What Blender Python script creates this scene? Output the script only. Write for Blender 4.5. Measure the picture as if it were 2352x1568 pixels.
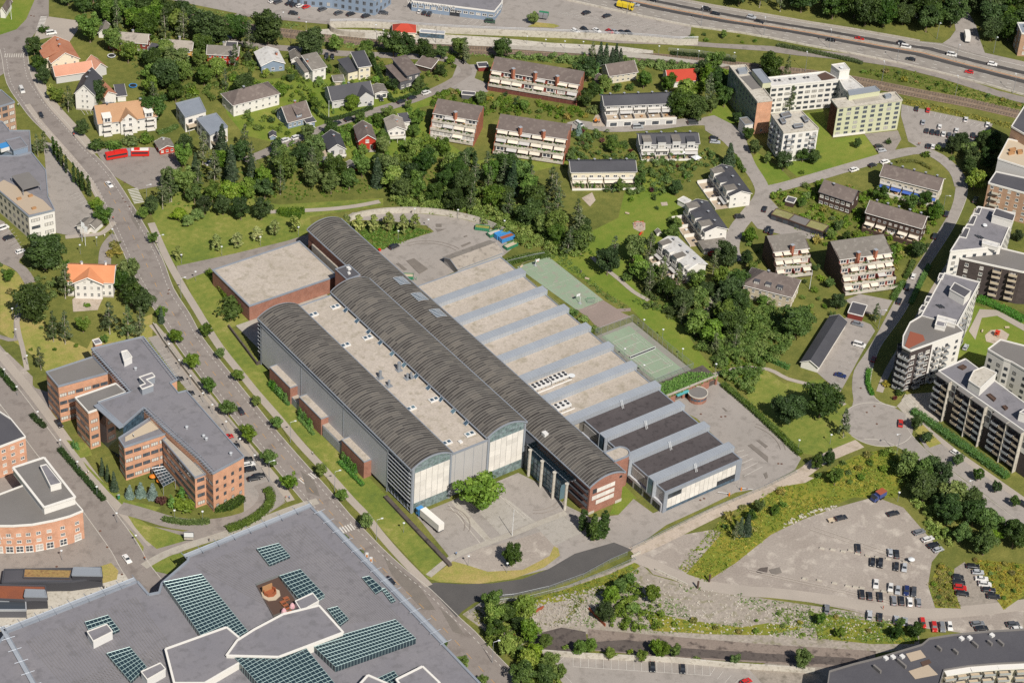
import bpy,math,random
import numpy as np
from mathutils import Vector,Matrix
from mathutils.geometry import tessellate_polygon
for o in list(bpy.data.objects):bpy.data.objects.remove(o)
SC=bpy.context.scene
COL=SC.collection
RNG=random.Random(7)
rad=math.radians
# ------------------------------------------------------------------ camera
RIGHT,DOWN,FWD=Vector((0.8123,-0.5803,0.058)),Vector((-0.3055,-0.5081,-0.8053)),Vector((0.4968,0.6364,-0.5901))
CAM=Vector((-439.73,-563.374,522.33));FPX=5250.726
cam=bpy.data.cameras.new('camera');cam.sensor_width=36;cam.lens=FPX/2352*36
cam.clip_start=1;cam.clip_end=6000
camo=bpy.data.objects.new('camera',cam);COL.objects.link(camo);SC.camera=camo
_m=Matrix((RIGHT,-DOWN,-FWD)).transposed().to_4x4();_m.translation=CAM;camo.matrix_world=_m
# ------------------------------------------------------------------ light
SUN_EL,SUN_DIR=rad(46.5),Vector((-0.19,-0.98,0)).normalized()
w=bpy.data.worlds.new('World');SC.world=w;w.use_nodes=True
nt=w.node_tree;nt.nodes.clear()
sky=nt.nodes.new('ShaderNodeTexSky');sky.sky_type='NISHITA';sky.sun_disc=False
sky.sun_elevation=SUN_EL;sky.sun_rotation=math.atan2(SUN_DIR.x,SUN_DIR.y);sky.air_density=1.0;sky.dust_density=1.2
bg=nt.nodes.new('ShaderNodeBackground');bg.inputs[1].default_value=0.058
wo=nt.nodes.new('ShaderNodeOutputWorld')
nt.links.new(sky.outputs[0],bg.inputs[0]);nt.links.new(bg.outputs[0],wo.inputs[0])
sl=bpy.data.lights.new('sun','SUN');sl.energy=5.0;sl.angle=rad(0.5);sl.color=(1.0,0.945,0.86)
so=bpy.data.objects.new('sun',sl);COL.objects.link(so)
_d=-(SUN_DIR*math.cos(SUN_EL) + Vector((0,0,math.sin(SUN_EL))))
so.rotation_euler=_d.to_track_quat('-Z','Y').to_euler();so.location=(0,0,300)
vs=SC.view_settings;vs.view_transform='Standard';vs.look='None';vs.gamma=1;vs.exposure=0.15
SC.render.engine='CYCLES'
SC.cycles.max_bounces=5;SC.cycles.diffuse_bounces=2;SC.cycles.glossy_bounces=2
SC.cycles.transmission_bounces=4;SC.cycles.transparent_max_bounces=6
SC.cycles.use_denoising=False
SC.cycles.caustics_reflective=False;SC.cycles.caustics_refractive=False
SC.cycles.sample_clamp_indirect=4
# ------------------------------------------------------------------ places: where a sight line of the survey meets height z
def G(u,v,z=0.0):
    d=RIGHT*((u-1176)/FPX) + DOWN*((v-784)/FPX) + FWD
    return CAM + d*((z-CAM.z)/d.z)
def PJ(p):
    c=Vector(p)-CAM;z=c.dot(FWD)
    return c.dot(RIGHT)/z*FPX+1176,c.dot(DOWN)/z*FPX+784
OX=OY=0;SS=.25
def K(i,j,s=None):
    global OX,OY,SS
    OX,OY,SS=(588*i,392*j,.25) if s is None else (i,j,s)
def q(x,y,z=0.0):return G(OX+x*SS,OY+y*SS,z)
def qs(pts,z=0.0):return [q(x,y,z) for x,y in pts]
def gs(pts,z=0.0):return [G(x,y,z) for x,y in pts]
# ------------------------------------------------------------------ materials
MATS={}
ILL=1.35   # hex colours are as they look in full sun; base colour = that / sun-and-sky level
def srgb(c):
    if isinstance(c,str):
        c=[int(c[i:i+2],16)/255 for i in (0,2,4)]
        return tuple((((x+0.055)/1.055)**2.4 if x > 0.04045 else x/12.92)/ILL for x in c)
    return tuple(c)
class NT:
    def __init__(s,name):
        s.m=bpy.data.materials.new(name);s.m.use_nodes=True;s.t=s.m.node_tree;s.t.nodes.clear()
        s.o=s.n('OutputMaterial');s.b=s.n('BsdfPrincipled');s.l(s.b,0,s.o,0);MATS[name]=s.m
    def n(s,k,**kw):
        x=s.t.nodes.new('ShaderNode'+k)
        for a,b in kw.items():setattr(x,a,b)
        return x
    def l(s,a,i,b,j):s.t.links.new(a.outputs[i],b.inputs[j])
    def noise(s,scale,detail=3,vec=None,rough=0.55):
        x=s.n('TexNoise');x.inputs['Scale'].default_value=scale;x.inputs['Detail'].default_value=detail
        x.inputs['Roughness'].default_value=rough
        if vec is None:vec=s.pos()
        s.t.links.new(vec,x.inputs['Vector']);return x
    def pos(s):
        if not hasattr(s,'g'):s.g=s.n('NewGeometry')
        return s.g.outputs['Position']
    def ramp(s,src,out,stops):
        r=s.n('ValToRGB');e=r.color_ramp.elements
        while len(e) < len(stops):e.new(0.5)
        for el,(p,c) in zip(e,stops):el.position=p;el.color=(*srgb(c),1)
        s.t.links.new(src.outputs[out],r.inputs[0]);return r
    def mix(s,fac,a,b,mode='MIX'):
        x=s.n('Mix',data_type='RGBA',blend_type=mode)
        for v,k in ((fac,0),(a,6),(b,7)):
            if hasattr(v,'links') or hasattr(v,'is_linked'):s.t.links.new(v,x.inputs[k])
            elif k == 0:x.inputs[0].default_value=v
            else:x.inputs[k].default_value=(*srgb(v),1)
        return x.outputs[2]
    def mathn(s,op,a,b=None):
        x=s.n('Math',operation=op)
        for i,v in enumerate((a,b)):
            if v is None:continue
            if hasattr(v,'is_linked'):s.t.links.new(v,x.inputs[i])
            else:x.inputs[i].default_value=v
        return x.outputs[0]
    def bump(s,h,strength,dist=0.1):
        x=s.n('Bump');x.inputs['Strength'].default_value=strength;x.inputs['Distance'].default_value=dist
        s.t.links.new(h,x.inputs['Height']);s.l(x,0,s.b,'Normal')
    def col(s,c,rough=0.85,metal=0.0,spec=0.3):
        if hasattr(c,'is_linked'):s.t.links.new(c,s.b.inputs['Base Color'])
        else:s.b.inputs['Base Color'].default_value=(*srgb(c),1)
        s.b.inputs['Roughness'].default_value=rough;s.b.inputs['Metallic'].default_value=metal
        s.b.inputs['Specular IOR Level'].default_value=spec
def surf(name,c1,c2,big=0.06,fine=2.5,amt=0.5,rough=0.9,rnd=0.0,c3=None,spec=0.3,metal=0.0,bump=0.0,lo=.3,hi=.7,stain=0,sc=None):
    m=NT(name)
    a=m.noise(big,4);r=m.n('MapRange');r.inputs[1].default_value=lo;r.inputs[2].default_value=hi;m.l(a,0,r,0)
    c=m.mix(r.outputs[0],c1,c2)
    if c3 is not None:
        b=m.noise(big*5.3,5);rr=m.n('MapRange');rr.inputs[1].default_value=.52;rr.inputs[2].default_value=.68;m.l(b,0,rr,0)
        c=m.mix(rr.outputs[0],c,c3)
    if stain:
        sn=m.noise(stain,6,rough=.65);sr=m.n('MapRange');sr.inputs[1].default_value=.56;sr.inputs[2].default_value=.72;sr.inputs[4].default_value=.55;m.l(sn,0,sr,0)
        c=m.mix(sr.outputs[0],c,sc or c3)
    f=m.noise(fine,3,rough=0.7)
    fr=m.n('MapRange');fr.inputs[1].default_value=.25;fr.inputs[2].default_value=.75
    fr.inputs[3].default_value=1-amt*.5;fr.inputs[4].default_value=1+amt*.5;m.l(f,0,fr,0)
    h=m.n('HueSaturation');m.t.links.new(c,h.inputs['Color'])
    v=fr.outputs[0]
    if rnd:
        oi=m.n('ObjectInfo');k=m.n('MapRange');k.inputs[3].default_value=1-rnd;k.inputs[4].default_value=1+rnd
        m.l(oi,'Random',k,0);v=m.mathn('MULTIPLY',v,k.outputs[0])
    m.t.links.new(v,h.inputs['Value'])
    m.col(h.outputs[0],rough,metal,spec)
    if bump:m.bump(f.outputs[0],bump)
    return m.m
def flat(name,c,rough=0.6,metal=0.0,spec=0.4,rnd=0.0):
    return surf(name,c,c,0.3,3.0,0.12,rough,rnd,None,spec,metal)
def M(name):return MATS[name]
# ------------------------------------------------------------------ mesh building
class MB:
    def __init__(s):s.v=[];s.f=[];s.k=[]
    def face(s,pts,k=0):
        n=len(s.v);s.v += [tuple(p) for p in pts];s.f.append(tuple(range(n,n+len(pts))));s.k.append(k)
    def box(s,a,b,k=0,skip=''):
        x0,y0,z0=a;x1,y1,z1=b;n=len(s.v)
        s.v += [(x0,y0,z0),(x1,y0,z0),(x1,y1,z0),(x0,y1,z0),(x0,y0,z1),(x1,y0,z1),(x1,y1,z1),(x0,y1,z1)]
        for f in ((4,5,6,7),(0,1,5,4),(1,2,6,5),(2,3,7,6),(3,0,4,7),(3,2,1,0)):
            s.f.append(tuple(n+i for i in f));s.k.append(k)
    def prism(s,poly,z0,z1,k=0,kt=None,bottom=False):
        poly=ccw([(p[0],p[1]) for p in poly]);m=len(poly)
        for i in range(m):
            a,b=poly[i],poly[(i+1)%m]
            s.face([(a[0],a[1],z0),(b[0],b[1],z0),(b[0],b[1],z1),(a[0],a[1],z1)],k)
        s.face([(p[0],p[1],z1) for p in poly],k if kt is None else kt)
        if bottom:s.face([(p[0],p[1],z0) for p in reversed(poly)],k)
    def obox(s,p,q2,wdt,z0,z1,k=0):
        p=Vector((p[0],p[1]));q2=Vector((q2[0],q2[1]));d=(q2-p)
        if d.length < 1e-6:return
        n=Vector((-d.y,d.x)).normalized()*wdt/2
        s.prism([p-n,q2-n,q2+n,p+n],z0,z1,k,bottom=True)
    def beam(s,p,q2,r,k=0,n=4):
        p=Vector(p);q2=Vector(q2);d=q2-p
        if d.length < 1e-6:return
        t=d.normalized();a=t.orthogonal().normalized();b=t.cross(a);i0=len(s.v)
        for e in (p,q2):
            for i in range(n):
                an=2*math.pi*(i+.5)/n;s.v.append(tuple(e+(a*math.cos(an)+b*math.sin(an))*r))
        for i in range(n):
            j=(i+1)%n;s.f.append((i0+i,i0+j,i0+n+j,i0+n+i));s.k.append(k)
        s.f.append(tuple(i0+i for i in reversed(range(n))));s.k.append(k)
        s.f.append(tuple(i0+n+i for i in range(n)));s.k.append(k)
    def lathe(s,c,prof,n=10,k=0):
        i0=len(s.v);c=Vector(c)
        for r,z in prof:
            for i in range(n):
                a=2*math.pi*i/n;s.v.append((c.x+r*math.cos(a),c.y+r*math.sin(a),c.z+z))
        for t in range(len(prof)-1):
            for i in range(n):
                j=(i+1)%n;s.f.append((i0+t*n+i,i0+t*n+j,i0+(t+1)*n+j,i0+(t+1)*n+i));s.k.append(k)
        s.f.append(tuple(i0+(len(prof)-1)*n+i for i in range(n)));s.k.append(k)
    def mesh(s,name,mats,off=None,smooth=False):
        me=bpy.data.meshes.new(name)
        v=s.v if off is None else [(a-off[0],b-off[1],c-off[2]) for a,b,c in s.v]
        me.from_pydata(v,[],s.f)
        for m in ([mats] if not isinstance(mats,(list,tuple)) else mats):me.materials.append(MATS[m] if isinstance(m,str) else m)
        me.polygons.foreach_set('material_index',s.k)
        if smooth:me.polygons.foreach_set('use_smooth',[True]*len(s.f))
        me.update();return me
    def build(s,name,mats,parent=None,smooth=False,local=False):
        off=None
        if parent is not None and not local:off=worldloc(parent)
        return link(name,s.mesh(name,mats,off,smooth),parent)
def worldloc(p):
    v=Vector((0,0,0))
    while p is not None:v += p.location;p=p.parent
    return v
def link(name,data,parent=None,loc=None,rz=0,scale=None):
    o=bpy.data.objects.new(name,data);COL.objects.link(o)
    if parent is not None:o.parent=parent
    if loc is not None:o.location=loc
    if rz:o.rotation_euler=(0,0,rz)
    if scale is not None:o.scale=scale
    return o
def ccw(p):
    a=sum(p[i][0]*p[(i+1)%len(p)][1]-p[(i+1)%len(p)][0]*p[i][1] for i in range(len(p)))
    return list(p) if a > 0 else list(reversed(p))
USED=set()
def tag(o,label,cat=None,group=None,kind=None):
    if label:o['label']=label;USED.add(label)
    if cat:o['category']=cat
    if group:o['group']=group
    if kind:o['kind']=kind
    return o
def thing(name,label,cat,loc,group=None,rz=0):
    o=bpy.data.objects.new(name,None);COL.objects.link(o);o.empty_display_size=1
    o.location=(loc[0],loc[1],loc[2] if len(loc) > 2 else 0);o.rotation_euler=(0,0,rz)
    return tag(o,label,cat,group)
ORD=('first second third fourth fifth sixth seventh eighth ninth tenth eleventh twelfth thirteenth fourteenth fifteenth sixteenth seventeenth eighteenth nineteenth twentieth').split()
def ordw(i):
    if i < 20:return ORD[i]
    t=['twenty','thirty','forty','fifty','sixty','seventy','eighty','ninety'][(i+1)//10-2];r=(i+1)%10
    return (t[:-1]+'ieth') if r == 0 else t+'-'+ORD[r-1]
def inpoly(x,y,P):
    c=False;n=len(P);j=n-1
    for i in range(n):
        xi,yi,xj,yj=P[i][0],P[i][1],P[j][0],P[j][1]
        if (yi > y) != (yj > y) and x < (xj-xi)*(y-yi)/(yj-yi)+xi:c=not c
        j=i
    return c
def centre(P):return Vector((sum(p[0] for p in P)/len(P),sum(p[1] for p in P)/len(P),0))
def lerp(a,b,t):return a+(b-a)*t
# ------------------------------------------------------------------ materials
surf('asphalt','988f88','a39a92',.05,3,.30,c3='8c847d',bump=.1,stain=.5,sc='837a74')
surf('road_asphalt','928983','9e958e',.04,3,.28,c3='867d77',rough=.85,stain=.3,sc='7c726c')
surf('lot_asphalt','a39c95','aea69f',.05,2.5,.25,c3='98918a',stain=.35,sc='878079')
surf('new_asphalt','5a5857','666361',.08,3,.3)
surf('highway_asphalt','9b948c','a59e95',.03,2.5,.2,c3='918a83')
surf('highway_dark','494747','565352',.05,2.5,.25)
surf('patch_asphalt','8a827a','7d766f',.2,3,.3)
surf('gravel','b3a99f','a2978d',.04,1.6,.4,c3='c6bcb0',rough=1,stain=.16,sc='9a8e88')
surf('gravel_dark','9d9489','aaa094',.06,1.2,.5,c3='857d72',rough=1)
surf('dirt','cabbab','bbac9c',.06,1.6,.35,c3='ad9f8b',rough=1)
surf('rubble','b3a99e','a2988b',.07,.9,.6,c3='8f8a70',rough=1,bump=.3,stain=.25,sc='c2b8ac')
surf('paving','b3aca0','bfb8ac',.08,3,.3,c3='aaa296')
surf('cobble','aca69d','b9b3aa',.1,4,.5,c3='a09a90',rough=.95,bump=.3)
surf('path','b0a69b','bcb1a5',.08,3,.22)
surf('kerb_stone','c3bdb3','d0cabf',.3,3,.2)
surf('concrete','c5bdb0','b5ada1',.12,2,.3,c3='a69e90')
surf('concrete_light','d8d1c4','c6bfb2',.15,2,.25,c3='aca495')
surf('concrete_dark','5d5450','6d645e',.1,2,.4,c3='4a4341')
surf('slab_brown','8d7f75','998b80',.06,1.5,.4,c3='5a504b')
surf('paint_white','e4e0d8','d8d4cb',.4,3,.2,lo=.4)
surf('paint_worn','d0cac0','bab3a8',.6,2.5,.4)
surf('paint_yellow','d9a24a','cfa05a',.5,3,.2)
surf('paint_orange','d98a3a','c9803c',.5,3,.2)
surf('ballast','96826f','86735f',.1,1.5,.4,c3='a2907c',rough=1)
surf('rail_steel','7d6f63','8d8074',.3,3,.2,metal=.3,rough=.5)
def grassmat(name,cols,big,mid,fine,mow=0.0):
    m=NT(name);a=m.noise(big,4);b=m.noise(mid,4);f=m.noise(fine,3,rough=.75)
    mixv=m.mathn('ADD',m.mathn('MULTIPLY',a.outputs[0],.62),m.mathn('MULTIPLY',b.outputs[0],.38))
    r=m.n('ValToRGB');e=r.color_ramp.elements
    while len(e) < len(cols):e.new(.5)
    for i,(el,c) in enumerate(zip(e,cols)):el.position=.30+.42*i/(len(cols)-1);el.color=(*srgb(c),1)
    m.t.links.new(mixv,r.inputs[0])
    fr=m.n('MapRange');fr.inputs[1].default_value=.25;fr.inputs[2].default_value=.75;fr.inputs[3].default_value=.72;fr.inputs[4].default_value=1.28
    m.l(f,0,fr,0);h=m.n('HueSaturation');m.l(r,0,h,'Color');m.l(fr,0,h,'Value')
    m.col(h.outputs[0],.95,0,.15);m.bump(f.outputs[0],.5,.2)
grassmat('rough_grass',['5a6030','6c7238','808042','94904e'],.035,.3,1.6)
grassmat('lawn',['66783a','78863c','8e9248','b0a468'],.05,.4,2.2)
grassmat('lawn_green',['667e30','748835','848e3e','9a9850'],.04,.3,2.2)
grassmat('dry_grass',['7d8a40','9a9a50','b0a162','bda873'],.06,.4,1.8)
grassmat('weeds',['5c6e2a','7a8434','948f3a','a8a050'],.08,.5,1.3)
def brickmat(name,c1,c2,mortar,course=.32,rnd=0.0):
    m=NT(name);sp=m.n('SeparateXYZ');m.t.links.new(m.pos(),sp.inputs[0])
    cb=m.n('CombineXYZ');m.t.links.new(m.mathn('ADD',sp.outputs[0],sp.outputs[1]),cb.inputs[0]);m.l(sp,2,cb,1)
    br=m.n('TexBrick');br.inputs['Scale'].default_value=1.0/course*.5;m.l(cb,0,br,'Vector')
    br.inputs['Color1'].default_value=(*srgb(c1),1);br.inputs['Color2'].default_value=(*srgb(c2),1);br.inputs['Mortar'].default_value=(*srgb(mortar),1)
    br.inputs['Mortar Size'].default_value=.012
    a=m.noise(.35,4);r=m.n('MapRange');r.inputs[1].default_value=.3;r.inputs[2].default_value=.7;r.inputs[3].default_value=.86;r.inputs[4].default_value=1.14;m.l(a,0,r,0)
    h=m.n('HueSaturation');m.l(br,0,h,'Color');m.l(r,0,h,'Value');m.col(h.outputs[0],.9,0,.2)
brickmat('brick_red','b07c69','9c6a5a','ad9486')
brickmat('brick_dark','7c4a40','6c3f38','80655c')
brickmat('brick_orange','e0aa8a','d49c7a','d8b9a2')
brickmat('brick_salmon','e2ac8e','d69c7c','dcbda6')
brickmat('brick_tan','c4a084','b8937a','c5ad98')
brickmat('brick_charcoal','5a504e','4c4443','625956')
brickmat('brick_terrace','b87458','a8654c','b39080')
def barrelmat():
    m=NT('barrel_metal');sp=m.n('SeparateXYZ');m.t.links.new(m.pos(),sp.inputs[0])
    cb=m.n('CombineXYZ');m.t.links.new(m.mathn('FLOOR',m.mathn('MULTIPLY',sp.outputs[0],.27)),cb.inputs[0])
    oi=m.n('ObjectInfo');m.t.links.new(m.mathn('MULTIPLY',oi.outputs['Random'],91.7),cb.inputs[1])
    wn=m.n('TexWhiteNoise',noise_dimensions='3D');m.l(cb,0,wn,0)
    n1=m.noise(.05,3);v=m.mathn('ADD',m.mathn('MULTIPLY',wn.outputs[0],.5),m.mathn('MULTIPLY',n1.outputs[0],.62))
    r=m.n('ValToRGB');e=r.color_ramp.elements;e.new(.5);e.new(.7)
    for el,(p,c) in zip(e,((.22,'46423f'),(.45,'55514d'),(.65,'625e59'),(.85,'777169'))):el.position=p;el.color=(*srgb(c),1)
    m.t.links.new(v,r.inputs[0]);s2=m.noise(1.1,4,rough=.8);k=m.n('MapRange');k.inputs[1].default_value=.66;k.inputs[2].default_value=.78;m.l(s2,0,k,0)
    c=m.mix(k.outputs[0],r.outputs[0],'a8a298');m.col(c,.62,.0,.35)
barrelmat()
surf('rib_metal','98938c','86817b',.3,3,.2,rough=.5)
surf('roof_gravel','cbc0b4','bdb2a4',.05,1.5,.4,c3='b0a696',rough=1,bump=.2,stain=.4,sc='9c9480')
surf('roof_felt_dark','544e4f','5d5758',.1,2.0,.25,c3='494445')
surf('roof_felt','86848a','8f8c90',.06,2.5,.2,c3='7e7c80',stain=.3,sc='747276')
surf('roof_felt_mid','7d7975','878380',.08,2.5,.2)
surf('roof_felt_black','55545a','605f64',.08,2.5,.25)
surf('zinc','c2c8cf','b8bec6',.2,2,.12,rough=.45,metal=.25,rnd=.05)
surf('zinc_edge','a9b0ba','9ea5af',.2,2,.15,rough=.45,metal=.2)
surf('grey_panel','c6c3c0','bab7b4',.1,2,.12,rough=.55,rnd=.04)
surf('grey_cladding','d4d5d8','c8c9cd',.15,2,.1,rough=.4,rnd=.04)
surf('white_panel','f0ebe2','e6e1d8',.3,2,.08,rough=.5,rnd=.10)
surf('tile_brown','7c706a','6e635e',.1,2.5,.25,c3='857a73',rough=.85,rnd=.05)
surf('tile_grey','8b857d','7d7770',.1,2.5,.25,c3='979189',rnd=.05)
surf('tile_black','4d4d52','58585d',.1,2.5,.25,rough=.6,rnd=.06)
surf('tile_terracotta','c88c6e','bb7e62',.1,2.5,.2,c3='b8775a',rnd=.05)
surf('tile_orange','e39a6e','d98f64',.2,2.5,.12)
surf('tile_ochre','c29b78','b68f6e',.1,2.5,.2,rnd=.05)
surf('tile_salmon','d9a086','cd947a',.1,2.5,.18)
surf('roof_eternit','b0a79c','a2998e',.1,2.5,.3,c3='8d857c')
surf('roof_white','e3e1dd','d2d0cc',.1,2,.15,c3='bab6b0')
surf('roof_red','c64e3c','bb4836',.2,2,.12)
surf('roof_moss','9d9a63','8d8b5d',.1,2,.3,c3='a59f78')
surf('roof_sedum','b08a5c','9c8a55',.15,1.5,.5,c3='8c6a4a')
surf('roof_rust','9a5b40','8b5440',.2,2,.3)
for nm,c in (('white','f2eee6'),('cream','f0e6cc'),('pale_grey','d4d2cf'),('mid_grey','8f8f92'),('dark_grey','66666b'),('blue_grey','8fa0b4'),('red','c2402f'),
              ('dark_red','8a3f36'),('yellow','dcab58'),('dark_brown','56443e'),('green_pale','d3d4b2'),('green_grey','8f9d86'),('plaster','dcd3c0'),('stucco','cfc2aa'),('sandstone','d3c3ae'),('teal','5fb3b8'),('black','4a4a4f')):
    surf('wall_'+nm,c,c,.2,2.5,.12,rough=.8,rnd=.0)
flat('trim_white','f4f0e8',.6);flat('trim_grey','9aa0a8',.5);flat('trim_dark','55565c',.5);flat('metal_light','c9ccd0',.4,.3);flat('metal_dark','5d6066',.4,.3)
flat('wood','b98d62',.8);flat('wood_pale','d0bfa6',.85);flat('wood_red','a8603f',.8);flat('deck','c2b09a',.85);flat('deck_red','9c5a44',.85);flat('wood_dark','5f4a40',.8)
flat('awning_cream','eadfcd',.8,rnd=.06);flat('awning_green','4f7466',.8);flat('awning_teal','2fae98',.8);flat('awning_blue','4668b8',.8);flat('awning_grey','c9c6c2',.8)
flat('pole_grey','a5aab0',.45,.3);flat('lamp_white','eef0f0',.4);flat('rubber','2d2d30',.8);flat('red_plastic','d5402c',.5);flat('orange_plastic','ea8a2c',.5)
flat('green_box','3f8a66',.5);flat('blue_box','4a98d8',.5);flat('rust','a85a3c',.8);flat('skin','d8a98a',.7);flat('terracotta_pot','b0704f',.8)
flat('hvac_white','eceae6',.5);flat('fan_dark','3c3d42',.5);flat('flower_red','b03038',.8)
def glassmat(name,c,alt,share,rough=.08,spec=.6):
    m=NT(name);oi=m.n('ObjectInfo');k=m.mathn('GREATER_THAN',oi.outputs['Random'],1-share)
    n=m.noise(.9,2);r=m.n('MapRange');r.inputs[1].default_value=.3;r.inputs[2].default_value=.7;r.inputs[3].default_value=.6;r.inputs[4].default_value=1.5;m.l(n,0,r,0)
    h=m.n('HueSaturation');h.inputs['Color'].default_value=(*srgb(c),1);m.l(r,0,h,'Value')
    m.col(m.mix(k,h.outputs[0],alt),rough,0,spec)
glassmat('glass','50555c','c5c0b8',.22);glassmat('glass_blue','4d6272','6a8490',.3);glassmat('glass_green','7b8c8c','90a09e',.3,.1)
glassmat('glass_dark','34383e','4a5058',.3);glassmat('glass_blind','5a5f66','e2ddd4',.5)
def clear_glass():
    m=NT('roof_glass');m.col('31434c',.04,0,.6)
    tr=m.n('BsdfTransparent');tr.inputs[0].default_value=(.74,.88,.9,1);mx=m.n('MixShader');fr=m.n('Fresnel');fr.inputs[0].default_value=1.5
    ad=m.mathn('ADD',fr.outputs[0],.03);m.t.links.new(ad,mx.inputs[0]);m.l(tr,0,mx,1);m.l(m.b,0,mx,2);m.l(mx,0,m.o,0)
clear_glass()
def fence_mesh():
    m=NT('wire_mesh');m.col('b4bcb6',.5,.3);tr=m.n('BsdfTransparent');mx=m.n('MixShader');mx.inputs[0].default_value=.22
    m.l(tr,0,mx,1);m.l(m.b,0,mx,2);m.l(mx,0,m.o,0)
fence_mesh()
def leafmat(name,cols,sat=1.0):
    m=NT(name);at=m.n('Attribute');at.attribute_name='tone';oi=m.n('ObjectInfo')
    v=m.mathn('ADD',m.mathn('MULTIPLY',at.outputs['Fac'],.7),m.mathn('MULTIPLY',oi.outputs['Random'],.3))
    r=m.n('ValToRGB');e=r.color_ramp.elements
    while len(e) < len(cols):e.new(.5)
    for i,(el,c) in enumerate(zip(e,cols)):el.position=.1+.8*i/(len(cols)-1);el.color=(*srgb(c),1)
    m.t.links.new(v,r.inputs[0]);hs=m.n('HueSaturation');m.l(r,0,hs,'Color')
    for nm,a,b,k in (('Hue',.478,.512,7.13),('Value',.78,1.16,3.71),('Saturation',.8,1.05,5.39)):
        x=m.mathn('FRACT',m.mathn('MULTIPLY',oi.outputs['Random'],k*9));y=m.n('MapRange');y.inputs[3].default_value=a;y.inputs[4].default_value=b;m.t.links.new(x,y.inputs[0]);m.l(y,0,hs,nm)
    m.col(hs.outputs[0],.55,0,.25)
    tl=m.n('BsdfTranslucent');m.l(hs,0,tl,0);mx=m.n('MixShader');mx.inputs[0].default_value=.25
    m.l(m.b,0,mx,1);m.l(tl,0,mx,2);m.l(mx,0,m.o,0)
leafmat('leaf_mid',['4a6822','5c7c2b','6f8e34','86a046'])
leafmat('leaf_dark',['344c20','405a24','4e6a2a','5e7a34'])
leafmat('leaf_light',['5e7c26','70902e','82a038','98ac48'])
leafmat('leaf_birch',['52663a','627646','748654','8a9664'])
leafmat('leaf_lime',['7d9040','93a34a','aab35a','bcbf68'])
leafmat('leaf_spruce',['35492e','40563a','4c6242','5c704c'])
leafmat('leaf_blue',['6d857a','7a9488','8ba398','9ab0a6'])
leafmat('leaf_yellow',['6f7a34','868a3a','a09a40','c0ac44'])
leafmat('leaf_red',['5a3030','6a3a34','7a4840','8a5a44'])
leafmat('leaf_thuja',['4f8030','5c9034','6a9c3a','7aa845'])
surf('bark','7a6a58','8a7a66',.8,4,.4);surf('bark_birch','c8c0b0','9a9284',1.5,3,.6)
# ------------------------------------------------------------------ window meshes shared by all buildings
def unit_window(name,mats,cols=2,rows=1,fr=.07,sill=False):
    b=MB();b.face([(-.5,-.02,0),(.5,-.02,0),(.5,-.02,1),(-.5,-.02,1)],1)
    def bar(x0,x1,z0,z1,d=.07):b.box((x0,-d,z0),(x1,.0,z1),0)
    bar(-.5,-.5+fr,0,1);bar(.5-fr,.5,0,1);bar(-.5+fr,.5-fr,0,fr);bar(-.5+fr,.5-fr,1-fr,1)
    for i in range(1,cols):x=-.5+i/cols;bar(x-fr*.4,x+fr*.4,fr,1-fr,.06)
    for i in range(1,rows):z=i/rows;bar(-.5+fr,.5-fr,z-fr*.4,z+fr*.4,.05)
    if sill:bar(-.55,.55,-.06,0,.14)
    return b.mesh(name,mats)
WIN={}
WIN['w']=unit_window('window',['trim_white','glass'],2,1,.09,True)
WIN['w1']=unit_window('window',['trim_white','glass'],1,1,.1,True)
WIN['w4']=unit_window('window',['trim_white','glass'],2,2,.08,True)
WIN['b']=unit_window('window',['trim_white','glass_blind'],2,1,.06)
WIN['d']=unit_window('window',['trim_dark','glass'],2,1,.07)
WIN['d3']=unit_window('window',['trim_dark','glass_blind'],3,1,.05)
WIN['g']=unit_window('window',['trim_grey','glass'],2,1,.06)
WIN['bl']=unit_window('window',['trim_grey','glass_blind'],2,2,.06)
WIN['dk']=unit_window('window',['metal_dark','glass_dark'],3,1,.04)
WIN['dark']=unit_window('window',['trim_dark','glass_dark'],1,1,.06)
def facade(parent,A,B,zs,n,ww,hh,kind='w',t0=0.0,t1=1.0,skip=(),name='window',off=.01):
    A=Vector((A[0],A[1],0));B=Vector((B[0],B[1],0));d=B-A;L=d.length;d.normalize();nrm=Vector((d.y,-d.x,0))
    rz=math.atan2(d.y,d.x);pl=worldloc(parent);out=[]
    for r,z in enumerate(zs):
        for i in range(n):
            if (r,i) in skip:continue
            t=t0+(t1-t0)*(i+.5)/n;p=A+d*(L*t)+nrm*off+Vector((0,0,z))-pl
            out.append(link(name,WIN[kind],parent,p,rz,(ww,1,hh)))
    return out
def plate(parent,name,mat,A,B,z0,z1,off,thick=.06):
    A=Vector((A[0],A[1],0));B=Vector((B[0],B[1],0));d=(B-A).normalized();n=Vector((d.y,-d.x,0));b=MB()
    p,r=A+n*off,B+n*off;b.prism([p,r,r+n*thick,p+n*thick],z0,z1,0,bottom=True);return b.build(name,mat,parent)
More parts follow.
